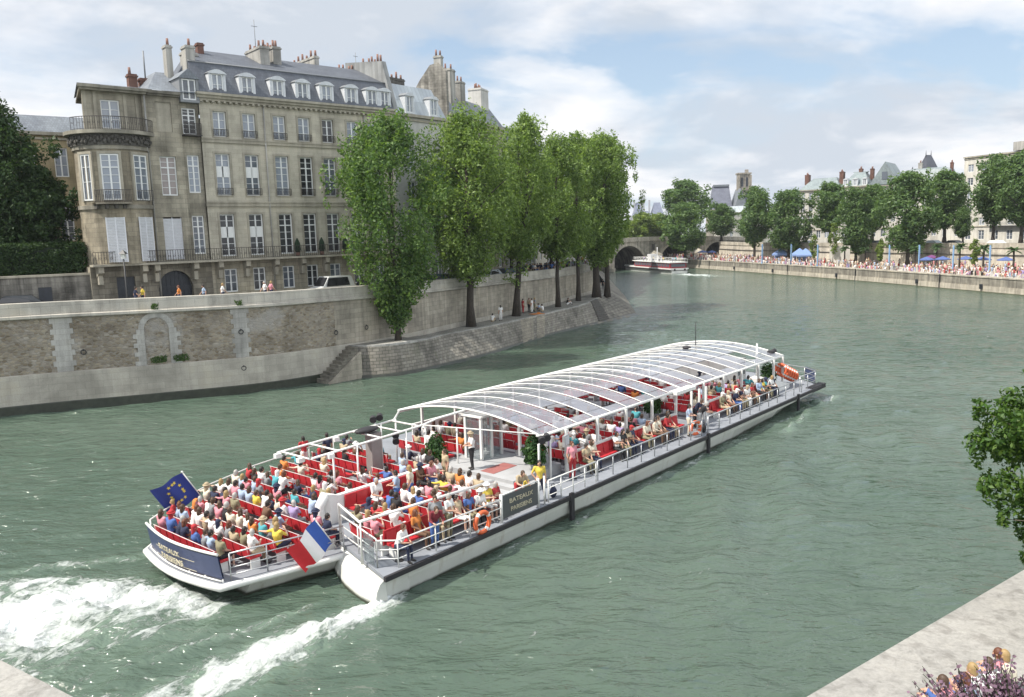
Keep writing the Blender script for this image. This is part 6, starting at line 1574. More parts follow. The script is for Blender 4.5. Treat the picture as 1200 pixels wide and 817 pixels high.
# stern name panel, slightly curved
m = MB(); SP = []
for k in range(13):
    t = k/12; SP.append(Vector((-3.15-.33*math.sin(PI*t), 4.35+(9.35-4.35)*t, 0)))
for k in range(12):
    a, b = SP[k], SP[k+1]; o = Vector((-.12, 0, 0))
    m.quad((a.x, a.y, 1.22), (b.x, b.y, 1.22), (b.x+o.x, b.y, 2.02), (a.x+o.x, a.y, 2.02)); m.quad((a.x+.05, a.y, 1.22), (b.x+.05, b.y, 1.22), (b.x+o.x+.05, b.y, 2.02), (a.x+o.x+.05, a.y, 2.02))
m.build('name_panel', NAVY, boat)
m = MB(); m.tube([(p.x-.12, p.y, 2.1) for p in SP], .05, 8); m.tube([(p.x-.05, p.y, 1.16) for p in SP], .03, 6)
for k in range(0, 13, 2): m.tube([(SP[k].x, SP[k].y, 1.0), (SP[k].x, SP[k].y, 1.2)], .03, 6)
m.build('stern_rail', WHITE, boat)
GOLD = flat('cream_lettering', (.52, .47, .34), .5)
def text_mesh(body, size, ext=.012):
    cu = bpy.data.curves.new('lettering', 'FONT'); cu.body = body; cu.size = size; cu.align_x = 'CENTER'; cu.align_y = 'CENTER'; cu.extrude = ext
    o = bpy.data.objects.new('tmp', cu); COL.objects.link(o); me = bpy.data.meshes.new_from_object(o.evaluated_get(bpy.context.evaluated_depsgraph_get())); bpy.data.objects.remove(o); return me
def lettering(body, size, loc, right, up, mat, parent, bend=None, stretch=1.0):
    me = text_mesh(body, size); rt, u = Vector(right).normalized(), Vector(up).normalized(); n = rt.cross(u)
    for v in me.vertices:
        c = Vector(loc)+rt*v.co.x*stretch+u*v.co.y+n*v.co.z
        if bend: c = bend(c)
        v.co = c
    me.materials.clear(); me.materials.append(mat); return link('lettering', me, parent)
def bend(c):
    t = (c.y-4.35)/5.0; c.x += -3.17-.33*math.sin(PI*max(0, min(1, t)))-.12*(c.z-1.22)/.8; return c
lettering('BATEAUX', .27, (-.10, 6.95, 1.76), (0, -1, 0), (0, 0, 1), GOLD, boat, bend, 1.25)
lettering('PARISIENS', .27, (-.10, 6.85, 1.45), (0, -1, 0), (0, 0, 1), GOLD, boat, bend, 1.25)
for z in (1.635, 1.28):
    m = MB()
    for k in range(10):
        ya, yb = 5.5+.27*k, 5.5+.27*(k+1); a, b = bend(Vector((-.045, ya, z))), bend(Vector((-.045, yb, z))); m.quad(a, b, b+Vector((0, 0, .022)), a+Vector((0, 0, .022)))
    m.build('gold_line', GOLD, boat)
# side name board at the entrance
m = MB(); m.bx(6.15, 8.3, .14, .18, DZ+.15, DZ+1.05); m.build('name_board', flat('board_dark', (.075, .078, .08), .35), boat)
m = MB(); m.tube([(6.1, .16, DZ), (6.1, .16, 2.45)], .055, 8); m.tube([(8.35, .16, DZ), (8.35, .16, 2.5)], .055, 8); m.tube([(6.1, .16, 2.4), (8.35, .16, 2.42)], .03, 6); m.tube([(8.75, .16, DZ), (8.75, .16, 2.5)], .04, 8); m.build('board_post', WHITE, boat)
lettering('BATEAUX', .25, (7.25, .125, 2.05), (1, 0, 0), (0, 0, 1), GOLD, boat, None, 1.3)
lettering('PARISIENS', .25, (7.25, .125, 1.72), (1, 0, 0), (0, 0, 1), GOLD, boat, None, 1.15)
# saloon: sills, posts, arched canopy
EZ, AZ, YN, YF, XC0, XC1 = 3.42, 4.08, 2.05, 11.35, 10.9, 37.6
def arch(y): t = (y-6.7)/4.65; return EZ+(AZ-EZ)*(1-t*t)
m = MB()
for x0, x1 in ((12.5, 22.6), (25.8, 35.8)): m.bx(x0, x1, 1.84, 2.0, 2.14, 2.28); m.bx(x0, x1, 1.88, 1.94, DZ+.002, 1.8)
m.bx(12.6, 35.8, 12.2, 12.34, 2.14, 2.28); m.bx(12.6, 35.8, 12.24, 12.3, DZ+.002, 2.14); m.build('saloon_sill', WHITE, boat)
m = MB()
for x in (12.6, 15.1, 17.6, 20.1, 22.6, 25.8, 28.3, 30.8, 33.3, 35.7, 37.2):
    for y in (1.92, 11.45): m = MB(); m.bx(x-.06, x+.06, y-.06, y+.06, DZ+.002, EZ); m.build('canopy_post', WHITE, boat)
for x in (23.3, 24.2, 25.0): m = MB(); m.bx(x-.05, x+.05, 1.3, 1.4, DZ+.002, EZ); m.build('canopy_post', WHITE, boat)
m = MB(); m.tube([(XC0, YN, EZ), (23.0, YN, EZ)], .075, 8); m.tube([(23.4, YN-.05, EZ+.02), (XC1, YN, EZ)], .075, 8); m.tube([(XC0, YF, EZ), (XC1, YF, EZ)], .10, 8); m.bx(22.4, 24.6, YN-.3, YN+.2, EZ-.12, EZ+.06); m.build('eave_beam', WHITE, boat)
nb = 19; RX = [XC0+(XC1-XC0)*k/nb for k in range(nb+1)]
for k, x in enumerate(RX):
    m = MB(); r = .05 if k in (0, 9, nb) else .028
    m.tube([(x, y, arch(y)+.03) for y in np.linspace(YN, YF, 21)], r, 6); m.build('canopy_rib', WHITE, boat)
m = MB()
for y in (4.3, 5.6, 6.7, 8.4, 9.6): m.tube([(XC0, y, arch(y)+.0), (XC1, y, arch(y)+.0)], .025, 5)
m.build('canopy_purlin', flat('purlin_grey', (.16, .16, .17), .5), boat)
YB = [YN, 2.7, 4.3, 5.6, 6.7, 8.4, 9.6, 10.5, YF]
for k in range(nb):
    m = MB(); a, b = RX[k]+.05, RX[k+1]-.05
    opened = k in (2, 4, 6, 8, 11, 13, 16)
    for j in range(8):
        if opened and j == 1:
            m.build('canopy_pane', RGLASS, boat); m = MB(); continue
        ys = np.linspace(YB[j]+.02, YB[j+1]-.02, 4)
        for q in range(3): m.quad((a, ys[q], arch(ys[q])), (b, ys[q], arch(ys[q])), (b, ys[q+1], arch(ys[q+1])), (a, ys[q+1], arch(ys[q+1])))
    m.build('canopy_pane', RGLASS, boat)
# tapering open frame aft of the canopy
m = MB()
m.tube([(XC0, YN, EZ), (XC0-.1, YN+.15, EZ+.05)], .06); m.tube([(XC0, 11.3, EZ), (9.4, 10.0, EZ+.0), (2.5, 9.5, 3.42)], .055, 6); m.tube([(XC0, 6.6, 4.05), (10.2, 7.8, 3.62), (9.3, 7.9, 3.45), (2.8, 7.5, 3.42)], .055, 6)
for x in (2.7, 4.2, 6.7, 8.0, 9.2): m.tube([(x, 7.5+.06*(x-2.7), 3.43), (x, 9.5+.06*(x-2.7), 3.43)], .045, 6)
m.tube([(XC0, 2.3, 3.5), (9.2, 7.9, 3.5)], .03, 6)
m.build('roof_outrigger', WHITE, boat)
for x, y in ((2.45, 9.4), (2.6, 8.0), (3.7, 7.45), (5.6, 9.6)): m = MB(); m.box((x, y, 3.33), (.28, .2, .18)); m.build('outrigger_lamp', WHITE, boat)
m = MB(); m.bx(6.9, 7.5, 8.7, 9.15, 1.1, 3.4); m.build('mast_pillar', GREYP, boat)
m = MB(); m.ell((6.9, 9.0, 3.58), (.7, .3, .14), 12, 6); m.build('folded_awning', RUBBER, boat)
m = MB()
for x, y in ((3.9, 7.55), (5.2, 7.6), (8.2, 7.8), (8.4, 9.8), (9.5, 7.9), (9.5, 10.0), (9.9, 6.2)): m = MB(); m.tube([(x, y, 1.1), (x, y, 3.45)], .045, 6); m.build('frame_post', WHITE, boat)
# glazed vestibule, door frames, monitor and lamp posts on the platform
m = MB()
for x, y in ((10.9, 5.6), (10.9, 6.6), (12.3, 5.6), (12.3, 6.6), (11.6, 5.6), (12.3, 6.9), (12.5, 3.0), (12.5, 4.6)): m.bx(x-.06, x+.06, y-.06, y+.06, 1.752, 3.78 if 5 < y < 9 else 3.4)
m.bx(10.8, 12.4, 5.5, 6.95, 3.78, 3.85); m.build('vestibule_frame', WHITE, boat)
m = MB(); m.bx(10.96, 12.24, 5.58, 5.62, 1.76, 3.75); m.bx(10.88, 10.92, 5.66, 6.54, 1.76, 3.75); m.bx(12.28, 12.32, 6.66, 6.86, 1.76, 3.75); m.build('vestibule_glass', SGLASS, boat)
for b_ in ((11.5, 12.3, 2.7, 3.5, 2.3),): m = MB(); m.bx(*b_[:4], 1.752, b_[4]); m.build('counter', DECKL, boat)
m = MB(); m.tube([(10.6, 1.9, DZ), (10.6, 1.9, 3.15), (11.4, 1.9, 3.2), (11.4, 1.9, DZ)], .055, 8); m.tube([(8.3, 10.1, 1.1), (8.3, 10.1, 3.5)], .05, 8); m.build('lamp_post', WHITE, boat)
for x, y, z in ((10.8, 1.9, 3.35), (11.15, 1.9, 3.4), (8.2, 10.1, 3.72), (8.6, 10.1, 3.75), (8.95, 9.4, 2.9), (8.95, 9.4, 2.6)): m = MB(); m.ell((x, y, z), (.16, .15, .16), 10, 7); m.tube([(x, y, z), (x-.12, y-.14, z-.05)], [.15, .17], 10); m.build('spotlight', RUBBER, boat)
m = MB(); m.box((12.3, 1.7, 3.0), (.55, .12, .5), 0, .25); m.box((12.3, 1.63, 3.0), (.42, .02, .38), 1, .25); m.build('monitor', [STEEL, flat('monitor_pale', (.5, .54, .56), .3)], boat)
for x, y in ((11.2, 2.6), (9.7, 7.4), (24.6, 4.6), (36.2, 2.5)):
    p = thing('potted_shrub', {11.2: 'leafy green shrub in a pale pot beside the lamp post, by the boarding gate', 9.7: 'dense green shrub on the far side of the boat platform', 24.6: 'green shrub in the doorway gap amidships', 36.2: 'green shrub at the bow end of the saloon'}[x], 'plant', W_(x, y, 1.76 if x == 11.2 else DZ), BA, 'potted shrubs on the boat')
    mm_ = MB(); mm_.tube([(0, 0, 0), (0, 0, .42)], [.2, .27], 12); mm_.build('pot', DECKL, p)
    link('foliage', leaves_mesh('foliage', [((0, 0, .8), (.55, .5, .5)), ((.1, .1, 1.25), (.42, .4, .42)), ((-.15, -.1, .6), (.5, .5, .35))], 1600, .12, int(x), FOLI), p)
m = MB(); m.tube([(34.8, 7.2, 4.0), (34.8, 7.2, 5.8)], .03, 5); m.build('roof_aerial', RUBBER, boat); m = MB(); m.ell((33.5, 7.2, 4.16), (.3, .3, .12)); m.build('roof_vent', RUBBER, boat)
m = MB(); m.box((37.4, 2.9, 3.6), (.5, .35, .3), 0, .3); m.tube([(37.4, 2.9, 3.6), (37.75, 2.7, 3.7)], [.15, .19], 10); m.build('searchlight', RUBBER, boat)
m = MB(); m.bx(34.8, 36.4, 2.5, 3.3, DZ+.002, 2.2); m.prism([(34.9, 1.5), (37.4, 1.5), (37.4, 2.4), (34.9, 2.4)], DZ+.002, [2.2, 1.6, 1.6, 2.2]); m.build('bow_locker', WHITE, boat)
m = MB(); m.bx(35.0, 36.4, 4.2, 10.2, DZ+.002, 3.3); m.build('wheelhouse', WHITE, boat)
m = MB(); m.bx(36.41, 36.43, 4.5, 9.9, 2.2, 3.1); m.bx(35.2, 36.2, 4.17, 4.19, 2.2, 3.1); m.build('wheelhouse_window', GL, boat)
m = MB(); m.tube([(35.9, 3.2, 1.3), (35.9, 3.2, 4.4)], .06); m.tube([(37.2, 2.5, 1.3), (37.2, 2.5, 3.5)], .05); m.build('bow_post', WHITE, boat)
# life buoys
def buoy(x, y, z, ax, lab, r=.33):
    m = MB(); m.torus((0, 0, 0), r, .085, ax, 20, 8, 0, 1); o = m.build('life_buoy', [ORANGE, WHITE], None, W_(x, y, z), BA); tag(o, lab, 'life buoy', 'orange life buoys'); return o
buoy(4.9, .05, 1.72, (0, 1, 0), 'orange life buoy on the side rail behind the man in the white shirt', .38)
buoy(21.9, .35, 1.80, (.3, 1, 0), 'orange life buoy on the side rail amidships, left of the man in light blue')
for k in range(6): buoy(36.8+.3*k, 1.9-.04*k, 2.3-.12*k+(.3 if k < 6 else 0), (1, .15, 0), '%s life buoy from the stern in the stack of orange buoys at the bow' % ORD[k], .38)
# flags
FB = flat('flag_blue', (.018, .035, .20), .8, var=.06); FS = flat('flag_star', (.62, .48, .06), .8); FBL = flat('flag_french_blue', (.03, .09, .36), .8, var=.06); FWH = flat('flag_white', (.70, .70, .70), .8, var=.04); FRD = flat('flag_red', (.52, .02, .03), .8, var=.06)
def flag(name, lab, foot, top, fly, drop, mats, bandf, hoist):
    """foot, top: pole ends in boat coordinates; fly: direction and length of the cloth"""
    t = thing(name, lab, 'flag', W_(*foot), BA, None); F = Vector(foot); T = Vector(top)-F
    m = MB(); m.tube([(0, 0, 0), T], .022, 8); m.ell(T, (.045, .045, .045)); m.build('pole', WHITE, t)
    m = MB(); nu, nv = 24, 12; g = []
    h0 = T*.98; h1 = T*(1-hoist); fv = Vector(fly); nrm = fv.cross(T).normalized()
    for j in range(nv+1):
        r = []
        for i in range(nu+1):
            u, v = i/nu, j/nv; p = h0.lerp(h1, v)+fv*u+nrm*(.15*math.sin(u*7.5+v*1.2)*u**.7)+Vector((0, 0, -drop*u*u))
            r.append(p)
        g.append(r)
    for j in range(nv):
        for i in range(nu): m.add([g[j][i], g[j][i+1], g[j+1][i+1], g[j+1][i]], [(0, 1, 2, 3)], bandf((i+.5)/nu), True)
    c = m.build('cloth', mats, t); return t, g, nrm, c
flag('national_flag', 'blue, white and red flag on a leaning pole at the gap between the two sterns', (.75, 3.4, 1.3), (-.12, 3.35, 2.62), (-1.2, -.12, -.66), .05, [FBL, FWH, FRD], lambda u: 0 if u < .34 else 1 if u < .67 else 2, .84)
te, g, nrm, cc = flag('blue_star_flag', 'dark blue flag with a ring of gold stars flying at the left stern corner', (-.5, 10.2, 2.0), (-1.38, 10.1, 3.45), (-1.2, .2, -.42), .08, [FB], lambda u: 0, .80)
m = MB()
for k in range(12):
    a = 2*PI*k/12; u, v = .5+.20*math.cos(a), .5+.29*math.sin(a); i, j = int(u*24), int(v*12); c = g[j][i]; ex = (g[j][i+1]-g[j][i]).normalized(); ey = (g[j][i]-g[j+1][i]).normalized(); n_ = ex.cross(ey)
    for sd in (.02, -.02):
        pts = []
        for q in range(10): rr_ = .085 if q % 2 == 0 else .036; th = PI/2+PI*q/5; pts.append(c+n_*sd+ex*rr_*math.cos(th)+ey*rr_*math.sin(th))
        m.add(pts, [tuple(range(10))])
m.build('star', FS, cc)
# ------------------------------------------------------------------ passengers
pr = random.Random(21)
TOPS = ['white']*10+['cream']*4+['pale blue']*4+['grey']*3+['navy']*2+['black']*3+['pink']*3+['red']*2+['beige']*3+['lilac', 'yellow', 'blue', 'blue', 'khaki', 'orange', 'turquoise', 'brown']
BOTS = ['navy', 'blue', 'grey', 'khaki', 'beige', 'black', 'brown', 'white']
HS = [('dark', 'short'), ('brown', 'short'), ('brown', 'long'), ('fair', 'long'), ('dark', 'short'), ('dark', 'long'), ('auburn', 'long'), ('brown', 'short'), ('grey', 'short'), ('dark', 'short'), ('brown', 'long')]
occ = {'open rear deck': .96, 'side rear section': .9, 'glass roofed saloon': .50}
npas = 0
for (zone, r, k, x, y, z, rz) in SEATS:
    p = occ.get(zone, .85 if 'side rear' in zone else .45 if 'partition' in zone else .75)
    if zone == 'open rear deck' and 4 <= r <= 6 and y < 8.5: p = .6
    if zone.startswith('seats behind'): p = .35
    if zone == 'open rear deck' and r >= 8: p = .34
    if zone == 'glass roofed saloon' and y > 9.5: p = .10
    if zone == 'glass roofed saloon' and y > 5 and y < 9.5: p = .26
    if zone == 'glass roofed saloon' and y < 5: p = .62
    if pr.random() > p: continue
    top = pr.choice(TOPS); hc, hs = pr.choice(HS); hatted = pr.random()
    if hatted < .07: hs = 'hat'
    elif hatted < .16: hs = 'cap'
    if zone in ('open rear deck', 'side rear section', 'glass roofed saloon', 'seats behind platform'):
        lab = 'person in %s top, %s row from stern, seat %d from left, %s' % (top, ORD[r-1], k, zone)
    else: lab = 'person in %s top, %s from stern, %s' % (top, ORD[k-1], zone)
    sc = pr.uniform(.95, 1.07)
    po = pr.choice(['seat_up', 'seat_up', 'seat_fwd', 'seat_back', 'seat_arm', 'seat_turn'])
    if 'partition' in zone or 'outer' in zone: po = pr.choice(['seat_up', 'seat_fwd', 'seat_turn', 'seat_back'])
    q = W_(x+(.02 if rz == 0 else 0), y+(0 if rz == 0 else -.02), z)
    person(q, BA+rz+pr.uniform(-.25, .25), lab, po, top, pr.choice(BOTS), hc, hs, pr.random() < .8, pr.random() < .3, pr.choice([0, 0, 1, 2, 2, 3]), sc, 'passengers seated on the boat', pr.choice(['white', 'beige', 'navy', 'red']) if hs in ('hat', 'cap') else None)
    npas += 1
print('PASSENGERS', npas)
def stand(x, y, rz, lab, z=DZ, **k): return person(W_(x, y, z), BA+rz, lab, group='people standing on the boat', **k)
stand(2.9, .5, -PI/2-.5, 'person in a dark red jumper and blue jeans leaning on the side rail', pose_='stand_lean', top='dark red', bot='blue', hair='brown', sleeve=False)
stand(3.75, .62, -PI/2+.2, 'grey haired person in a white shirt and khaki trousers standing at the rail', pose_='stand_arms', top='white', bot='khaki', hair='grey')
stand(3.3, .85, -2.3, 'person in grey standing behind the one in the dark red jumper', pose_='stand', top='grey', bot='khaki', hair='brown')
stand(9.0, .6, -2.4, 'person in a yellow top with a navy bag standing at the boarding gate', pose_='stand_wide', top='yellow', bot='navy', hair='dark', style='long')
stand(7.9, .8, -1.9, 'person in a beige top leaning over the dark name board', pose_='stand_lean', top='beige', bot='red', hair='brown', sleeve=True)
stand(8.45, .85, -1.6, 'small fair child in yellow behind the name board', pose_='stand', top='yellow', bot='yellow', hair='fair', sc=.66, shorts=True)
stand(9.6, 5.0, 2.6, 'person in a straw hat and white shirt on the raised platform', 1.752, pose_='stand_arms', top='white', bot='black', style='hat', headcol='beige', hair='brown')
stand(8.5, 5.6, 2.9, 'person in a beige top at the front of the raised platform steps', 1.11, pose_='stand', top='beige', bot='khaki', hair='brown')
stand(7.9, 5.9, 3.0, 'child in a bright blue dress among the seats near the platform', 1.11, pose_='stand', top='blue', bot='blue', hair='dark', sc=.75, shorts=True)
stand(5.0, 4.9, 2.4, 'person in a pale blue shirt and jeans standing by the white partition', 1.11, pose_='stand_arms', top='pale blue', bot='blue', hair='dark')
stand(5.4, 4.5, 2.2, 'person in a cream top standing close to the one in the pale blue shirt', DZ, pose_='stand', top='cream', bot='blue', hair='fair', style='long')
stand(-1.9, 10.0, 2.6, 'child in a red vest standing up by the far rail near the blue flag', 1.11, pose_='stand', top='red', bot='navy', hair='fair', sc=.8)
stand(12.2, 1.3, -2.0, 'person in a pale pink top standing under the monitor', pose_='stand', top='pink', bot='red', hair='auburn')
stand(21.9, .75, -1.2, 'person in a light blue shirt and pale trousers standing amidships', pose_='stand_arms', top='pale blue', bot='cream', hair='dark')
stand(23.2, .75, -.9, 'person in black top and grey trousers standing with a black bag amidships', pose_='stand_lean', top='black', bot='grey', hair='grey')
stand(23.9, 1.4, -1.4, 'person in dark clothes bending forward beside the one in black', pose_='stand_lean', top='navy', bot='black', hair='brown')
stand(8.3, 10.3, 1.2, 'person in a white shirt standing at the far side of the platform', 1.11, pose_='stand', top='white', bot='navy', hair='dark')
stand(7.3, 12.6, 1.4, 'person in navy standing at the far rail beyond the mast pillar', 1.11, pose_='stand', top='navy', bot='black', hair='dark')
stand(6.2, 13.0, 1.4, 'person in red and white standing at the far rail left of the mast pillar', 1.11, pose_='stand_arms', top='red', bot='white', hair='dark')
sb = person(W_(1.3, .62, DZ), BA-PI/2+.3, 'person in a white top on a stool at the stern corner of the side deck', 'seat_fwd', 'white', 'navy', 'auburn', 'short', group='people standing on the boat')
m = MB(); m.tube([(0, 0, 0), (0, 0, .42)], .03, 6); m.tube([(0, 0, .40), (0, 0, .46)], .18, 12); m.tube([(0, 0, 0), (0, 0, .03)], .16, 10)
tag(m.build('stool', IRON, None, W_(1.3, .62, DZ), BA), 'dark round stool under the person at the stern corner', 'stool')
def bag(x, y, z, lab, col):
    m = MB(); m.ell((0, 0, .22), (.2, .13, .24), 10, 7); o = m.build('bag', cloth(col), None, W_(x, y, z), BA); s = MB(); s.tube([(-.1, .0, .4), (-.08, .02, .56), (.08, .02, .56), (.1, 0, .4)], .018, 5); s.build('strap', cloth('black'), o); tag(o, lab, 'bag', 'bags on the side deck')
bag(23.0, .45, DZ, 'black bag on the side deck beside the person in black', 'black'); bag(9.7, .45, DZ, 'navy bag at the feet of the person in the yellow top', 'navy')

# ------------------------------------------------------------------ people on the quays and the street
GQP = 'people on the lower quay'
def on(px, py, z): 
    v = _f+_rt*((px-600)/950)+_up*((408.5-py)/950); t = (z-12)/v.z; return (v.x*t, v.y*t, z)
LQ = 2.42
person(on(587, 376, LQ), 2.0, 'person in white standing on the quay with dark hair, left of the third poplar', 'stand', 'white', 'white', 'dark', 'long', group=GQP)
person(on(577, 377, LQ), 1.2, 'person sitting on the quay with dark hair beside the one in white', 'ground', 'white', 'beige', 'dark', group=GQP)
person(on(613, 367, LQ), .5, 'person all in red standing right of the third poplar', 'stand', 'red', 'red', 'dark', group=GQP)
person(on(620, 366, LQ), .8, 'person in beige top and black trousers in the picnic group', 'stand', 'beige', 'black', 'auburn', group=GQP)
person(on(623.5, 366.5, LQ), 2.8, 'person in white in the middle of the picnic group', 'stand', 'white', 'white', 'brown', group=GQP)
person(on(627, 365.5, LQ), 3.4, 'person in grey at the back of the picnic group', 'stand_arms', 'grey', 'khaki', 'fair', group=GQP)
person(on(632, 364, LQ), 3.0, 'person in pale shirt sitting right in the picnic group', 'ground', 'pale blue', 'navy', 'brown', group=GQP)
person(on(636, 365, LQ), 2.6, 'person in white sitting beside the picnic blanket', 'ground', 'white', 'beige', 'dark', group=GQP)
person(on(649.5, 354, LQ), 1.6, 'person in grey walking along the foot of the wall by the fourth poplar', 'walk', 'grey', 'grey', 'dark', group=GQP)
person(on(665, 357, LQ), 0, 'person in dark top sitting at the foot of the fifth poplar', 'ground', 'black', 'white', 'dark', group=GQP)
person(on(706.5, 339.5, LQ), 1.2, 'person in black standing at the point of the quay', 'stand', 'black', 'black', 'dark', group=GQP)
person(on(710.3, 339.5, LQ), 1.9, 'person in pale blue standing at the point of the quay', 'stand', 'pale blue', 'grey', 'brown', group=GQP)
b = on(629, 368, LQ); m = MB(); m.box((0, 0, .02), (1.6, 1.1, .03), 0, .5); m.box((.2, .1, .11), (.35, .25, .16)); tag(m.build('picnic_blanket', cloth('orange'), None, b), 'orange picnic blanket with a basket on the quay edge', 'blanket')
def street_spot(px, off):
    """a point on the street just behind the parapet, on the line of sight of pixel column px"""
    best = None
    for i in range(len(WP)-1):
        for q in range(6):
            s = SL[i]+(SL[i+1]-SL[i])*q/6; p, n = at_s(s, off); d = (Vector((p.x, p.y, p.z))-Vector((0, 0, 12))); x = 600+950*d.dot(_rt)/d.dot(_f)
            if best is None or abs(x-px) < best[0]: best = (abs(x-px), p, n)
    _, p, n = best; return (p.x, p.y, p.z-(.90 if off > -1.9 else 1.02)), math.atan2(-n.x, n.y)
GST = 'people walking behind the parapet'
for px, off, top, hc, lab in ((161, -1.2, 'navy', 'dark', 'person in navy walking behind the parapet, left of the one in yellow'), (167, -1.3, 'yellow', 'dark', 'person in a yellow top behind the parapet near the dark door'), (211, -1.3, 'orange', 'auburn', 'person in orange behind the parapet before the arched gate'), (241, -1.0, 'pale blue', 'dark', 'person in pale blue leaning behind the parapet right of the arched gate'), (262, -1.6, 'white', 'fair', 'person in white behind the parapet below the second ground floor window'), (311, -1.4, 'white', 'grey', 'person in white behind the parapet below the third ground floor window'), (318, -1.2, 'pink', 'fair', 'fair haired person in pink behind the parapet'), (540, -1.5, 'black', 'dark', 'person in black behind the parapet beside the second poplar trunk')):
    p, a = street_spot(px, off); person(p, a+pr.choice([0, PI]), lab, 'walk', top, 'navy', hc, sc=pr.uniform(.95, 1.03), group=GST)
for k in range(26):
    px = 618+k*2.9+pr.uniform(-1, 1); off = -pr.uniform(.8, 4.0); p, a = street_spot(px, off); c = pr.choice(['navy', 'black', 'blue', 'white', 'pale blue', 'grey', 'red', 'black'])
    person(p, a+pr.uniform(0, 6), 'person in %s, %s from left in crowd behind parapet under poplars' % (c, ORD[k] if k < 24 else ['twenty-fifth', 'twenty-sixth'][k-24]), pr.choice(['stand', 'stand_arms', 'walk']), c, pr.choice(BOTS), pr.choice(['dark', 'brown', 'fair']), group='crowd behind the parapet under the poplars')

# cars behind the parapet
TYRE = flat('tyre', (.02, .02, .02), .85)
def car(px, off, lab, col, van=False, flip=False):
    p, a = street_spot(px, off); p = (p[0], p[1], p[2]); t = thing('van' if van else 'parked_car', lab, 'van' if van else 'car', p, a+(PI if flip else 0), 'vehicles parked along the quay street')
    L_, w, hb, hr = (4.4, 1.75, .95, 1.85) if van else (4.2, 1.7, .86, 1.42)
    prof = [(-L_/2, .3), (-L_/2, hb*.95), (-L_*.46, hb), (-L_*.40, hr*.97), (-L_*.36, hr), (L_*.16, hr), (L_*.30, hb+.04), (L_*.47, hb*.86), (L_/2, hb*.6), (L_/2, .3)] if van else [(-L_/2, .3), (-L_/2, hb*.9), (-L_*.45, hb), (-L_*.30, hr*.96), (-L_*.22, hr), (L_*.08, hr), (L_*.14, hr*.98), (L_*.27, hb+.03), (L_*.46, hb*.86), (L_/2, hb*.62), (L_/2, .3)]
    m = MB(); n = len(prof)
    for sg in (-1, 1):
        ring = [(x, sg*w/2*(1 if z < hb+.01 else .84), z) for x, z in prof]; m.add(ring, [tuple(range(n)) if sg < 0 else tuple(range(n-1, -1, -1))])
    b0 = 0
    for i in range(n): m.f.append((i, (i+1) % n, n+(i+1) % n, n+i)); m.m.append(0)
    m.build('body', flat('car_'+col, CARC[col], .25, .1, var=.03), t)
    g = MB()
    if van: g.bx(-L_*.36, L_*.0, -w/2*.86-.02, w/2*.86+.02, hb+.12, hr-.2) if False else None
    for sg in (-1, 1):
        y = sg*(w/2*.93); x0, x1 = (-L_*.34, L_*.20) if van else (-L_*.27, L_*.19)
        g.add([(x0, sg*w/2*.985, hb+.05), (x1+.2, sg*w/2*.985, hb+.05), (x1-.1, sg*w/2*.87, hr-.12), (x0+.15, sg*w/2*.87, hr-.12)], [(0, 1, 2, 3)])
    xa, za, xb, zb = (L_*.17, hr-.05, L_*.295, hb+.1) if van else (L_*.145, hr-.06, L_*.262, hb+.08)
    g.add([(xb+.03, -w*.40, zb), (xb+.03, w*.40, zb), (xa+.03, w*.36, za), (xa+.03, -w*.36, za)], [(0, 1, 2, 3)]); g.build('window', GLD, t)
    for x in (-L_*.31, L_*.32):
        for sg in (-1, 1): q = MB(); q.tube([(x, sg*(w/2-.16), .31), (x, sg*(w/2+.01), .31)], .31, 14); q.build('wheel', TYRE, t)
CARC = {'white': (.66, .67, .66), 'blue': (.05, .09, .16), 'silver': (.38, .42, .45), 'dark': (.03, .035, .04), 'green': (.03, .10, .10)}
car(388, -3.4, 'white van parked behind the parapet left of the nearest poplar', 'white', True)
car(432, -3.6, 'dark car parked behind the parapet, half hidden by the nearest poplar', 'dark')
car(528, -3.4, 'silver blue car parked behind the parapet just left of the second poplar', 'silver')
car(505, -3.6, 'dark green car parked behind the parapet beside the silver blue one', 'green')
car(573, -3.2, 'silver car parked behind the parapet between the second and third poplars', 'silver')
car(590, -3.2, 'blue car parked behind the parapet left of the third poplar', 'blue')
car(622, -5.2, 'dark car parked behind the crowd under the poplars', 'dark', False, True)
car(645, -5.2, 'silver car parked behind the crowd under the poplars', 'silver')
car(15, -4.0, 'dark car parked before the garden wall at the left edge', 'dark')
# street lamp by the bay
p, a = street_spot(149, -2.4)
lp = thing('street_lamp', 'dark iron street lamp with a pale lantern before the rounded bay', 'street lamp', p, 0)
m = MB(); m.tube([(0, 0, 0), (0, 0, .6), (0, 0, 3.9)], [.12, .09, .045], 8); m.tube([(0, 0, .5), (0, 0, .6)], .13, 8); m.bx(-.3, .3, -.02, .02, 3.55, 3.59); m.build('post', IRON, lp)
m = MB(); m.prism([(-.14, -.14), (.14, -.14), (.14, .14), (-.14, .14)], 3.95, 4.3); m.build('lantern', flat('lantern_pale', (.6, .6, .56), .3), lp)
m = MB(); m.add([(-.26, -.26, 4.3), (.26, -.26, 4.3), (.26, .26, 4.3), (-.26, .26, 4.3), (0, 0, 4.62)], [(0, 1, 4), (1, 2, 4), (2, 3, 4), (3, 0, 4), (0, 3, 2, 1)]); m.build('lantern_cap', IRON, lp)

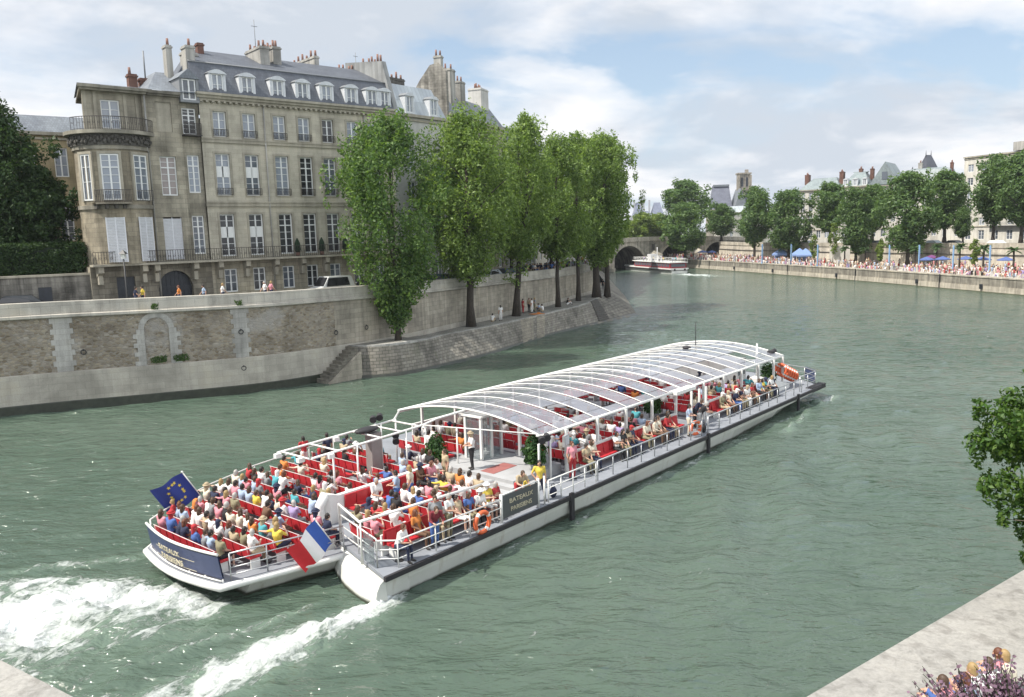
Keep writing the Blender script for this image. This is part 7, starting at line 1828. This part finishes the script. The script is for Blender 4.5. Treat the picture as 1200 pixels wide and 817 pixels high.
# ------------------------------------------------------------------ right bank crowd, palms, poles, parasols
def sitcrowd():
    r = random.Random(9); m = MB(); pal = ['white', 'white', 'white', 'white', 'cream', 'cream', 'pale blue', 'pink', 'pink', 'grey', 'black', 'beige', 'lilac', 'red']; mats = [cloth(c) for c in pal]+[flat('skin_0', SKINS[0]), flat('skin_1', SKINS[1]), flat('hair_dark', HAIR['dark']), flat('hair_brown', HAIR['brown']), flat('hair_fair', HAIR['fair'])]
    A, B = spline(QR, 4), spline(RR, 4)
    def fig(x, y, h, k, sit):
        z = 2.55; s = h/1.72; t = r.randrange(len(pal)); b_ = r.randrange(len(pal)); sk = len(pal)+r.randrange(2); hr_ = len(pal)+2+r.randrange(3); a = r.uniform(0, 6.28); dx, dy = math.cos(a)*.1, math.sin(a)*.1
        if not sit: m.tube([(x+dy, y-dx, z), (x+dy, y-dx, z+.9*s)], [.07, .10], 5, b_, False); m.tube([(x-dy, y+dx, z), (x-dy, y+dx, z+.9*s)], [.07, .10], 5, b_, False); z0 = z+.85*s
        else: m.tube([(x, y, z+.14), (x+dx*3, y+dy*3, z+.4), (x+dx*5, y+dy*5, z+.08)], [.14, .10, .06], 5, b_, False); z0 = z+.05
        m.tube([(x, y, z0), (x, y, z0+.3*s), (x, y, z0+.55*s), (x, y, z0+.62*s)], [.14, .15, .19, .07], 6, t, False)
        m.tube([(x-dy*1.9, y+dx*1.9, z0+.54*s), (x-dy*2.3, y+dx*2.3, z0+.1*s)], [.06, .04], 4, sk, False); m.tube([(x+dy*1.9, y-dx*1.9, z0+.54*s), (x+dy*2.3, y-dx*2.3, z0+.1*s)], [.06, .04], 4, sk, False)
        m.ell((x, y, z0+.74*s), (.10, .10, .125), 6, 5, sk); m.ell((x-dx*.3, y-dy*.3, z0+.79*s), (.11, .11, .10), 6, 4, hr_)
    n = 0
    while n < 1250:
        f = r.uniform(10, 35.5); i = int(f); g = f-i; pa = A[i].lerp(A[i+1], g); j = min(range(len(B)), key=lambda q: (B[q]-pa).length); q = r.random()**1.7*.85; p = pa.lerp(B[j], .04+q)
        fig(p.x, p.y, r.uniform(1.4, 1.72), n, r.random() < .6); n += 1
    o = m.build('quay_crowd', mats); tag(o, 'dense far crowd sitting and standing along the right quay', 'crowd', kind='stuff')
sitcrowd()
BLUEP = flat('pole_blue', (.20, .33, .52), .5)
for k, (px, Y) in enumerate(((1042, 164), (1077, 158), (1117, 150), (1160, 143), (958, 184), (927, 196), (893, 205))):
    b_ = at(px, 300, Y); t = thing('banner_pole', '%s tall pale blue banner pole from the right along the far quay' % ORD[[3, 2, 1, 0, 4, 5, 6][k]], 'pole', (b_.x, Y, 2.54), .6, 'pale blue poles on the right quay')
    m = MB(); m.bx(-.09, .09, -.09, .09, 0, 4.9); m.bx(-.16, .16, -.16, .16, 0, .3); m.build('post', BLUEP, t); m = MB(); m.bx(.09, .36, -.02, .02, .8, 4.7); m.build('banner', flat('banner_blue', (.26, .40, .58), .7), t)
def parasol(px, Y, lab, mat, r=1.5):
    b_ = at(px, 300, Y); t = thing('parasol', lab, 'parasol', (b_.x, Y, 2.54), 0, 'blue parasols on the right quay'); m = MB(); m.tube([(0, 0, 0), (0, 0, 2.5)], .03, 6); m.build('pole', WHITE, t)
    m = MB(); n = 8; v = [(r*math.cos(2*PI*k/n), r*math.sin(2*PI*k/n), 2.05) for k in range(n)]+[(0, 0, 2.6)]+[(r*1.0*math.cos(2*PI*k/n), r*math.sin(2*PI*k/n), 1.9) for k in range(n)]
    m.add(v, [(k, (k+1) % n, n) for k in range(n)]+[(k, (k+1) % n, n+1+(k+1) % n, n+1+k) for k in range(n)]); m.build('canopy', mat, t)
PB, PP = flat('parasol_blue', (.07, .11, .28), .8), flat('parasol_purple', (.14, .04, .14), .8)
for k, (px, Y, mt) in enumerate(((1179, 148, PB), (1152, 152, PB), (1132, 156, PB), (1105, 158, PB), (1092, 166, PP), (1086, 158, PB), (938, 208, PB), (823, 248, PB), (834, 244, PB))):
    parasol(px, Y, ['blue parasol nearest the right edge of the far quay', 'second blue parasol from the right edge of the far quay', 'pale blue parasol left of the bushy quay tree', 'dark blue parasol beside the purple one', 'purple parasol in the middle of the far crowd', 'blue parasol just below the purple one', 'blue parasol under the forked plane tree', 'blue parasol at the quay end near the bridge arch, left', 'blue parasol at the quay end near the bridge arch, right'][k], mt)
PALM = leafmat('palm_leaves', (.03, .06, .03), (.06, .11, .05), (.12, .18, .09), .35)
def palm(px, Y, h, lab, proto=[None]):
    b_ = at(px, 300, Y)
    if proto[0] is not None: return dup(proto[0], (b_.x, Y, 2.54), px*.7, (1, 1, h/4.6), lab, 'potted palms on the right quay')
    t = thing('palm_tree', lab, 'palm', (b_.x, Y, 2.54), 0, 'potted palms on the right quay'); m = MB(); m.tube([(0, 0, 0), (.05, 0, 2), (0, .05, 4.0)], [.22, .17, .15], 8); m.build('trunk', BARK, t)
    m = MB(); r = random.Random(3)
    for k in range(26):
        a = 2*PI*k/26*2.6; e = r.uniform(-.3, 1.1); L_ = r.uniform(1.1, 1.6); d = Vector((math.cos(a)*math.cos(e), math.sin(a)*math.cos(e), math.sin(e))); s = d.cross(Vector((0, 0, 1))).normalized(); P = Vector((0, 0, 4.0))
        for q in range(6):
            t0, t1 = q/6, (q+1)/6; p0, p1 = P+d*L_*t0-Vector((0, 0, .5*t0*t0)), P+d*L_*t1-Vector((0, 0, .5*t1*t1))
            for sg in (-1, 1): w = .34*math.sin(PI*(t0*.85+.12)); m.add([p0, p1, p1+s*sg*w+d*.1-Vector((0, 0, .12)), p0+s*sg*w*.7-Vector((0, 0, .08))], [(0, 1, 2, 3)])
    m.build('crown', PALM, t); proto[0] = t; return t
for k, (px, Y, h) in enumerate(((1188, 140, 4.8), (1153, 147, 5.0), (1125, 152, 5.2), (1098, 160, 5.0), (1073, 163, 4.6), (1014, 176, 4.2), (990, 182, 4.4))):
    palm(px, Y, h, 'potted palm, %s from the right in the row along the far quay' % ORD[k])
for k, (px, py, Y, w, lab) in enumerate(((1142, 282, 150, 16, 'bright bushy small tree between the palms on the far quay'), (1032, 282, 172, 12, 'small slim tree on the quay left of the tallest blue pole'), (976, 262, 186, 14, 'slender pale tree beside the white hoarding'), (954, 276, 190, 12, 'thin grey green tree before the blue awnings'))):
    b_ = at(px, 300, Y); top = at(px, py, Y).z
    t = thing('young_tree', lab, 'tree', (b_.x, Y, 2.54), 0); hgt = top-2.54; rad = w/950*Y/2
    cl = clumps_profile([(hgt*.3, rad*.5), (hgt*.55, rad), (hgt*.8, rad*.8), (hgt, rad*.3)], 60+k, 16, (.5, .8), 1.2); link('trunk', trunk_mesh('trunk', hgt*.8, .09, .03, cl, k, BARKG, (0, 0), 5), t); link('crown', leaves_mesh('crown', cl, 900, .3, 70+k, LF_LGT), t)
b_ = at(984, 300, 186); m = MB(); m.bx(-2.2, 2.2, -.1, .1, 0, 4.4); hb_ = m.build('hoarding', WHF, None, (b_.x, 186, 2.54), -.55); tag(hb_, 'tall white hoarding standing before the retaining wall', 'hoarding')
for k, (px, Y) in enumerate(((915, 214), (937, 206), (944, 203))):
    b_ = at(px, 300, Y); t = thing('awning', ['left blue awning tent below the forked plane tree', 'middle blue awning tent below the forked plane tree', 'right blue awning tent below the forked plane tree'][k], 'tent', (b_.x, Y, 2.54), -.5, 'blue tents on the far quay')
    m = MB(); m.add([(-2, -1.5, 2.0), (2, -1.5, 2.0), (2, 1.5, 2.0), (-2, 1.5, 2.0), (0, 0, 3.6)], [(0, 1, 4), (1, 2, 4), (2, 3, 4), (3, 0, 4)]); m.quad((-2, -1.5, 2.0), (2, -1.5, 2.0), (2, -1.5, 1.6), (-2, -1.5, 1.6)); m.quad((-2, 1.5, .1), (2, 1.5, .1), (2, 1.5, 2), (-2, 1.5, 2)); m.build('canopy', flat('tent_blue', (.16, .24, .44), .8), t)
    m = MB()
    for x in (-1.9, 1.9):
        for y in (-1.4, 1.4): m.bx(x-.04, x+.04, y-.04, y+.04, 0, 2.0)
    m.build('pole', WHITE, t)
# cars on the right street and bridge traffic as a few roofs
def far_car(x, y, z, a, lab, col):
    t = thing('parked_car', lab, 'car', (x, y, z), a, 'cars on the far street'); prof = [(-2.1, .3), (-2.1, .8), (-1.9, .9), (-1.2, 1.4), (.4, 1.42), (1.1, .92), (2.0, .78), (2.1, .3)]; m = MB(); n = len(prof)
    for sg in (-1, 1): m.add([(px_, sg*.85*(1 if pz < 1 else .84), pz) for px_, pz in prof], [tuple(range(n))])
    for i in range(n): m.f.append((i, (i+1) % n, n+(i+1) % n, n+i)); m.m.append(0)
    m.build('body', flat('car_'+col, CARC[col], .25, .1, var=.03), t); g = MB()
    for sg in (-1, 1): g.add([(-1.4, sg*.83, .95), (.8, sg*.83, .95), (.35, sg*.735, 1.33), (-1.1, sg*.735, 1.33)], [(0, 1, 2, 3)])
    g.build('window', GLD, t); q = MB()
    for x_ in (-1.3, 1.3):
        for sg in (-1, 1): q.tube([(x_, sg*.68, .3), (x_, sg*.86, .3)], .3, 10)
    q.build('wheel', TYRE, t)
P = spline(RR, 4); cc_ = ['white', 'dark', 'silver', 'blue', 'dark', 'white', 'silver', 'dark']
for k, i in enumerate((14, 16, 17, 18, 20, 22, 24, 26)):
    far_car(P[i].x+2.4, P[i].y, 6.42, math.atan2(P[i+1].y-P[i].y, P[i+1].x-P[i].x), '%s car, %s from the right on the street above the retaining wall' % (cc_[k], ORD[k]), cc_[k])

# ------------------------------------------------------------------ the second tour boat near the bridge
fbt = thing('tour_boat', 'smaller white tour boat with a dark red band heading for the bridge', 'boat', (45.2, 217.5, 0), math.atan2(38, -10.5)); fbt.scale = (.93, .93, .9)
m = MB(); out = [(-.5, -2.9), (0, -3.0), (26, -3.0), (34, -2.0), (38, 0), (34, 2.0), (26, 3.0), (0, 3.0), (-.5, 2.9)]
m.prism([(x, y*.86) for x, y in out], -.3, 1.2); m.prism([(x*1.005, y) for x, y in out], 1.2, 1.5); m.build('hull', WHITE, fbt)
m = MB(); m.prism([(x*1.008, y*1.02) for x, y in out], .75, .95); m.build('rubbing_strake', RUBBER, fbt)
m = MB(); m.prism([(.3, -2.6), (24, -2.6), (27, -1.8), (27, 1.8), (24, 2.6), (.3, 2.6)], 1.5, 3.1); m.build('cabin', flat('cabin_dark_red', (.20, .02, .03), .5), fbt)
m = MB()
for k in range(14): m.bx(1+1.7*k, 2.3+1.7*k, -2.63, -2.60, 1.95, 2.75); m.bx(1+1.7*k, 2.3+1.7*k, 2.60, 2.63, 1.95, 2.75)
m.bx(.26, .3, -2.2, 2.2, 1.95, 2.8); m.build('cabin_window', GL, fbt)
m = MB(); m.prism([(-.1, -2.9), (24.5, -2.9), (28, -2.0), (28, 2.0), (24.5, 2.9), (-.1, 2.9)], 3.1, 3.32); m.build('upper_deck', WHITE, fbt)
m = MB(); P_ = [(0, -2.75), (24, -2.75), (27.6, -1.9), (27.6, 1.9), (24, 2.75), (0, 2.75), (0, -2.75)]
m.tube([(x, y, 4.3) for x, y in P_], .05, 5); m.tube([(x, y, 3.85) for x, y in P_], .03, 4)
for x in range(0, 25, 2):
    for y in (-2.75, 2.75): m.tube([(x, y, 3.3), (x, y, 4.3)], .035, 5)
m.build('upper_railing', WHITE, fbt)
m = MB(); m.bx(16, 18.5, -1.2, 1.2, 3.33, 5.4); m.tube([(14, 0, 3.3), (14, 0, 7.6)], .12, 6); m.bx(12, 12.9, -.6, .6, 3.33, 5.0); m.build('wheelhouse', flat('wheelhouse_grey', (.5, .5, .5), .5), fbt)
m = MB()
for x in (3, 9, 15): m.tube([(x, -3.15, .5), (x, -3.15, 1.2)], .22, 8)
m.tube([(-.7, -1.6, .9), (-.7, -1.6, 1.4)], .25, 8); m.tube([(-.7, 1.6, .9), (-.7, 1.6, 1.4)], .25, 8); m.build('fender', RUBBER, fbt)
ca, sa = math.cos(math.atan2(38, -10.5)), math.sin(math.atan2(38, -10.5))
for k in range(10):
    x, y = 1.5+2.2*k, pr.choice([-1.9, -1.0, 1.0, 1.9])
    c = pr.choice(TOPS); person((45.2+.93*(ca*x-sa*y), 217.5+.93*(sa*x+ca*y), 3.0), math.atan2(38, -10.5), 'person in %s top, %s from stern on upper deck of the tour boat' % (c, ORD[k]), 'seat_up', c, 'navy', pr.choice(['dark', 'brown', 'fair']), group='passengers on the far tour boat')

# ------------------------------------------------------------------ lower right corner: people sitting on the near quay, heather in front
GN = 'people sitting on the near quay'
for px, py, top, hc, hs, lab in ((1112, 800, 'pink', 'brown', 'short', 'brown haired person in a pink top sitting on the near quay, leftmost by the heather'), (1138, 797, 'pale blue', 'auburn', 'long', 'auburn haired person in pale blue sitting behind the heather'), (1146, 786, 'white', 'fair', 'short', 'person in white leaning forward behind the heather'), (1164, 780, 'white', 'brown', 'short', 'brown haired person in white sitting behind the heather'), (1184, 770, 'cream', 'fair', 'short', 'fair haired person at the right end of the near quay group'), (1177, 768, 'pink', 'auburn', 'short', 'person half hidden behind the fair haired one on the near quay')):
    x, y, z = on(px, py, 3.3); person((x, y, 2.5), 2.2+pr.uniform(-.4, .4), lab, 'ground', top, 'blue', hc, hs, group=GN)
hm = leafmat('heather_flowers', (.06, .03, .055), (.14, .08, .12), (.25, .16, .23), .25); hg = leafmat('heather_green', (.015, .03, .012), (.03, .055, .02), (.06, .085, .035), .25)
def heather(px, py, Y, s, seed, lab):
    c = at(px, py, Y); t = thing('heather_plant', lab, 'plant', (c.x, c.y, c.z-.55), 0, 'heather plants in the near corner'); r = random.Random(seed); m = MB(); g = MB()
    m.v = []; 
    for k in range(520):
        a = r.uniform(0, 2*PI); e = r.uniform(.15, 1.4); L_ = r.uniform(.26, .38)*s; d = Vector((math.cos(a)*math.cos(e), math.sin(a)*math.cos(e), math.sin(e))); b0 = Vector((r.uniform(-.12, .12), r.uniform(-.12, .12), 0))
        g.tube([b0, b0+d*L_], [.0025, .0012], 3, 0, False)
        for q in range(26):
            f = .3+.7*q/26; p = b0+d*L_*f+Vector((r.uniform(-1, 1), r.uniform(-1, 1), r.uniform(-1, 1)))*.010; u = Vector((r.uniform(-1, 1), r.uniform(-1, 1), r.uniform(-.4, 1))).normalized()*.0075; w = u.orthogonal().normalized()*.0065
            tgt = m if f > .5 else g; tgt.add([p-u, p+w, p+u, p-w], [(0, 1, 2, 3)])
    m.build('flower_spike', hm, t); g.build('stem', hg, t)
    pt = MB(); pt.tube([(0, 0, -.35), (0, 0, .05)], [.16, .22], 14); pt.build('pot', POT, t)
for k, (px, py, Y, s) in enumerate(((1128, 806, 2.35, .55), (1168, 774, 2.3, .8), (1204, 745, 2.3, .85), (1196, 778, 2.0, .9), (1150, 794, 2.1, .7), (1226, 718, 2.4, .9))):
    heather(px, py, Y, s, 80+k, ['sparse leftmost heather tuft in the lower right corner', 'purple heather in front of the sitting people', 'purple heather at the right edge', 'dark heather in the lower right corner', 'small heather at the bottom edge', 'tall purple heather just at the right frame edge'][k])

# ------------------------------------------------------------------ summer air
hz = bpy.data.materials.new('air'); hz.use_nodes = True; nt = hz.node_tree; nt.nodes.clear()
ov = nt.nodes.new('ShaderNodeOutputMaterial'); pv = nt.nodes.new('ShaderNodeVolumePrincipled')
pv.inputs['Color'].default_value = (.86, .92, 1.0, 1); pv.inputs['Density'].default_value = .00013; pv.inputs['Anisotropy'].default_value = .2
nt.links.new(pv.outputs[0], ov.inputs['Volume'])
m = MB(); m.bx(-950, 950, -230, 1560, -2.6, 46); tag(m.build('haze', hz), kind='stuff')
scene.cycles.volume_bounces = 0
scene.cycles.volume_step_rate = 10
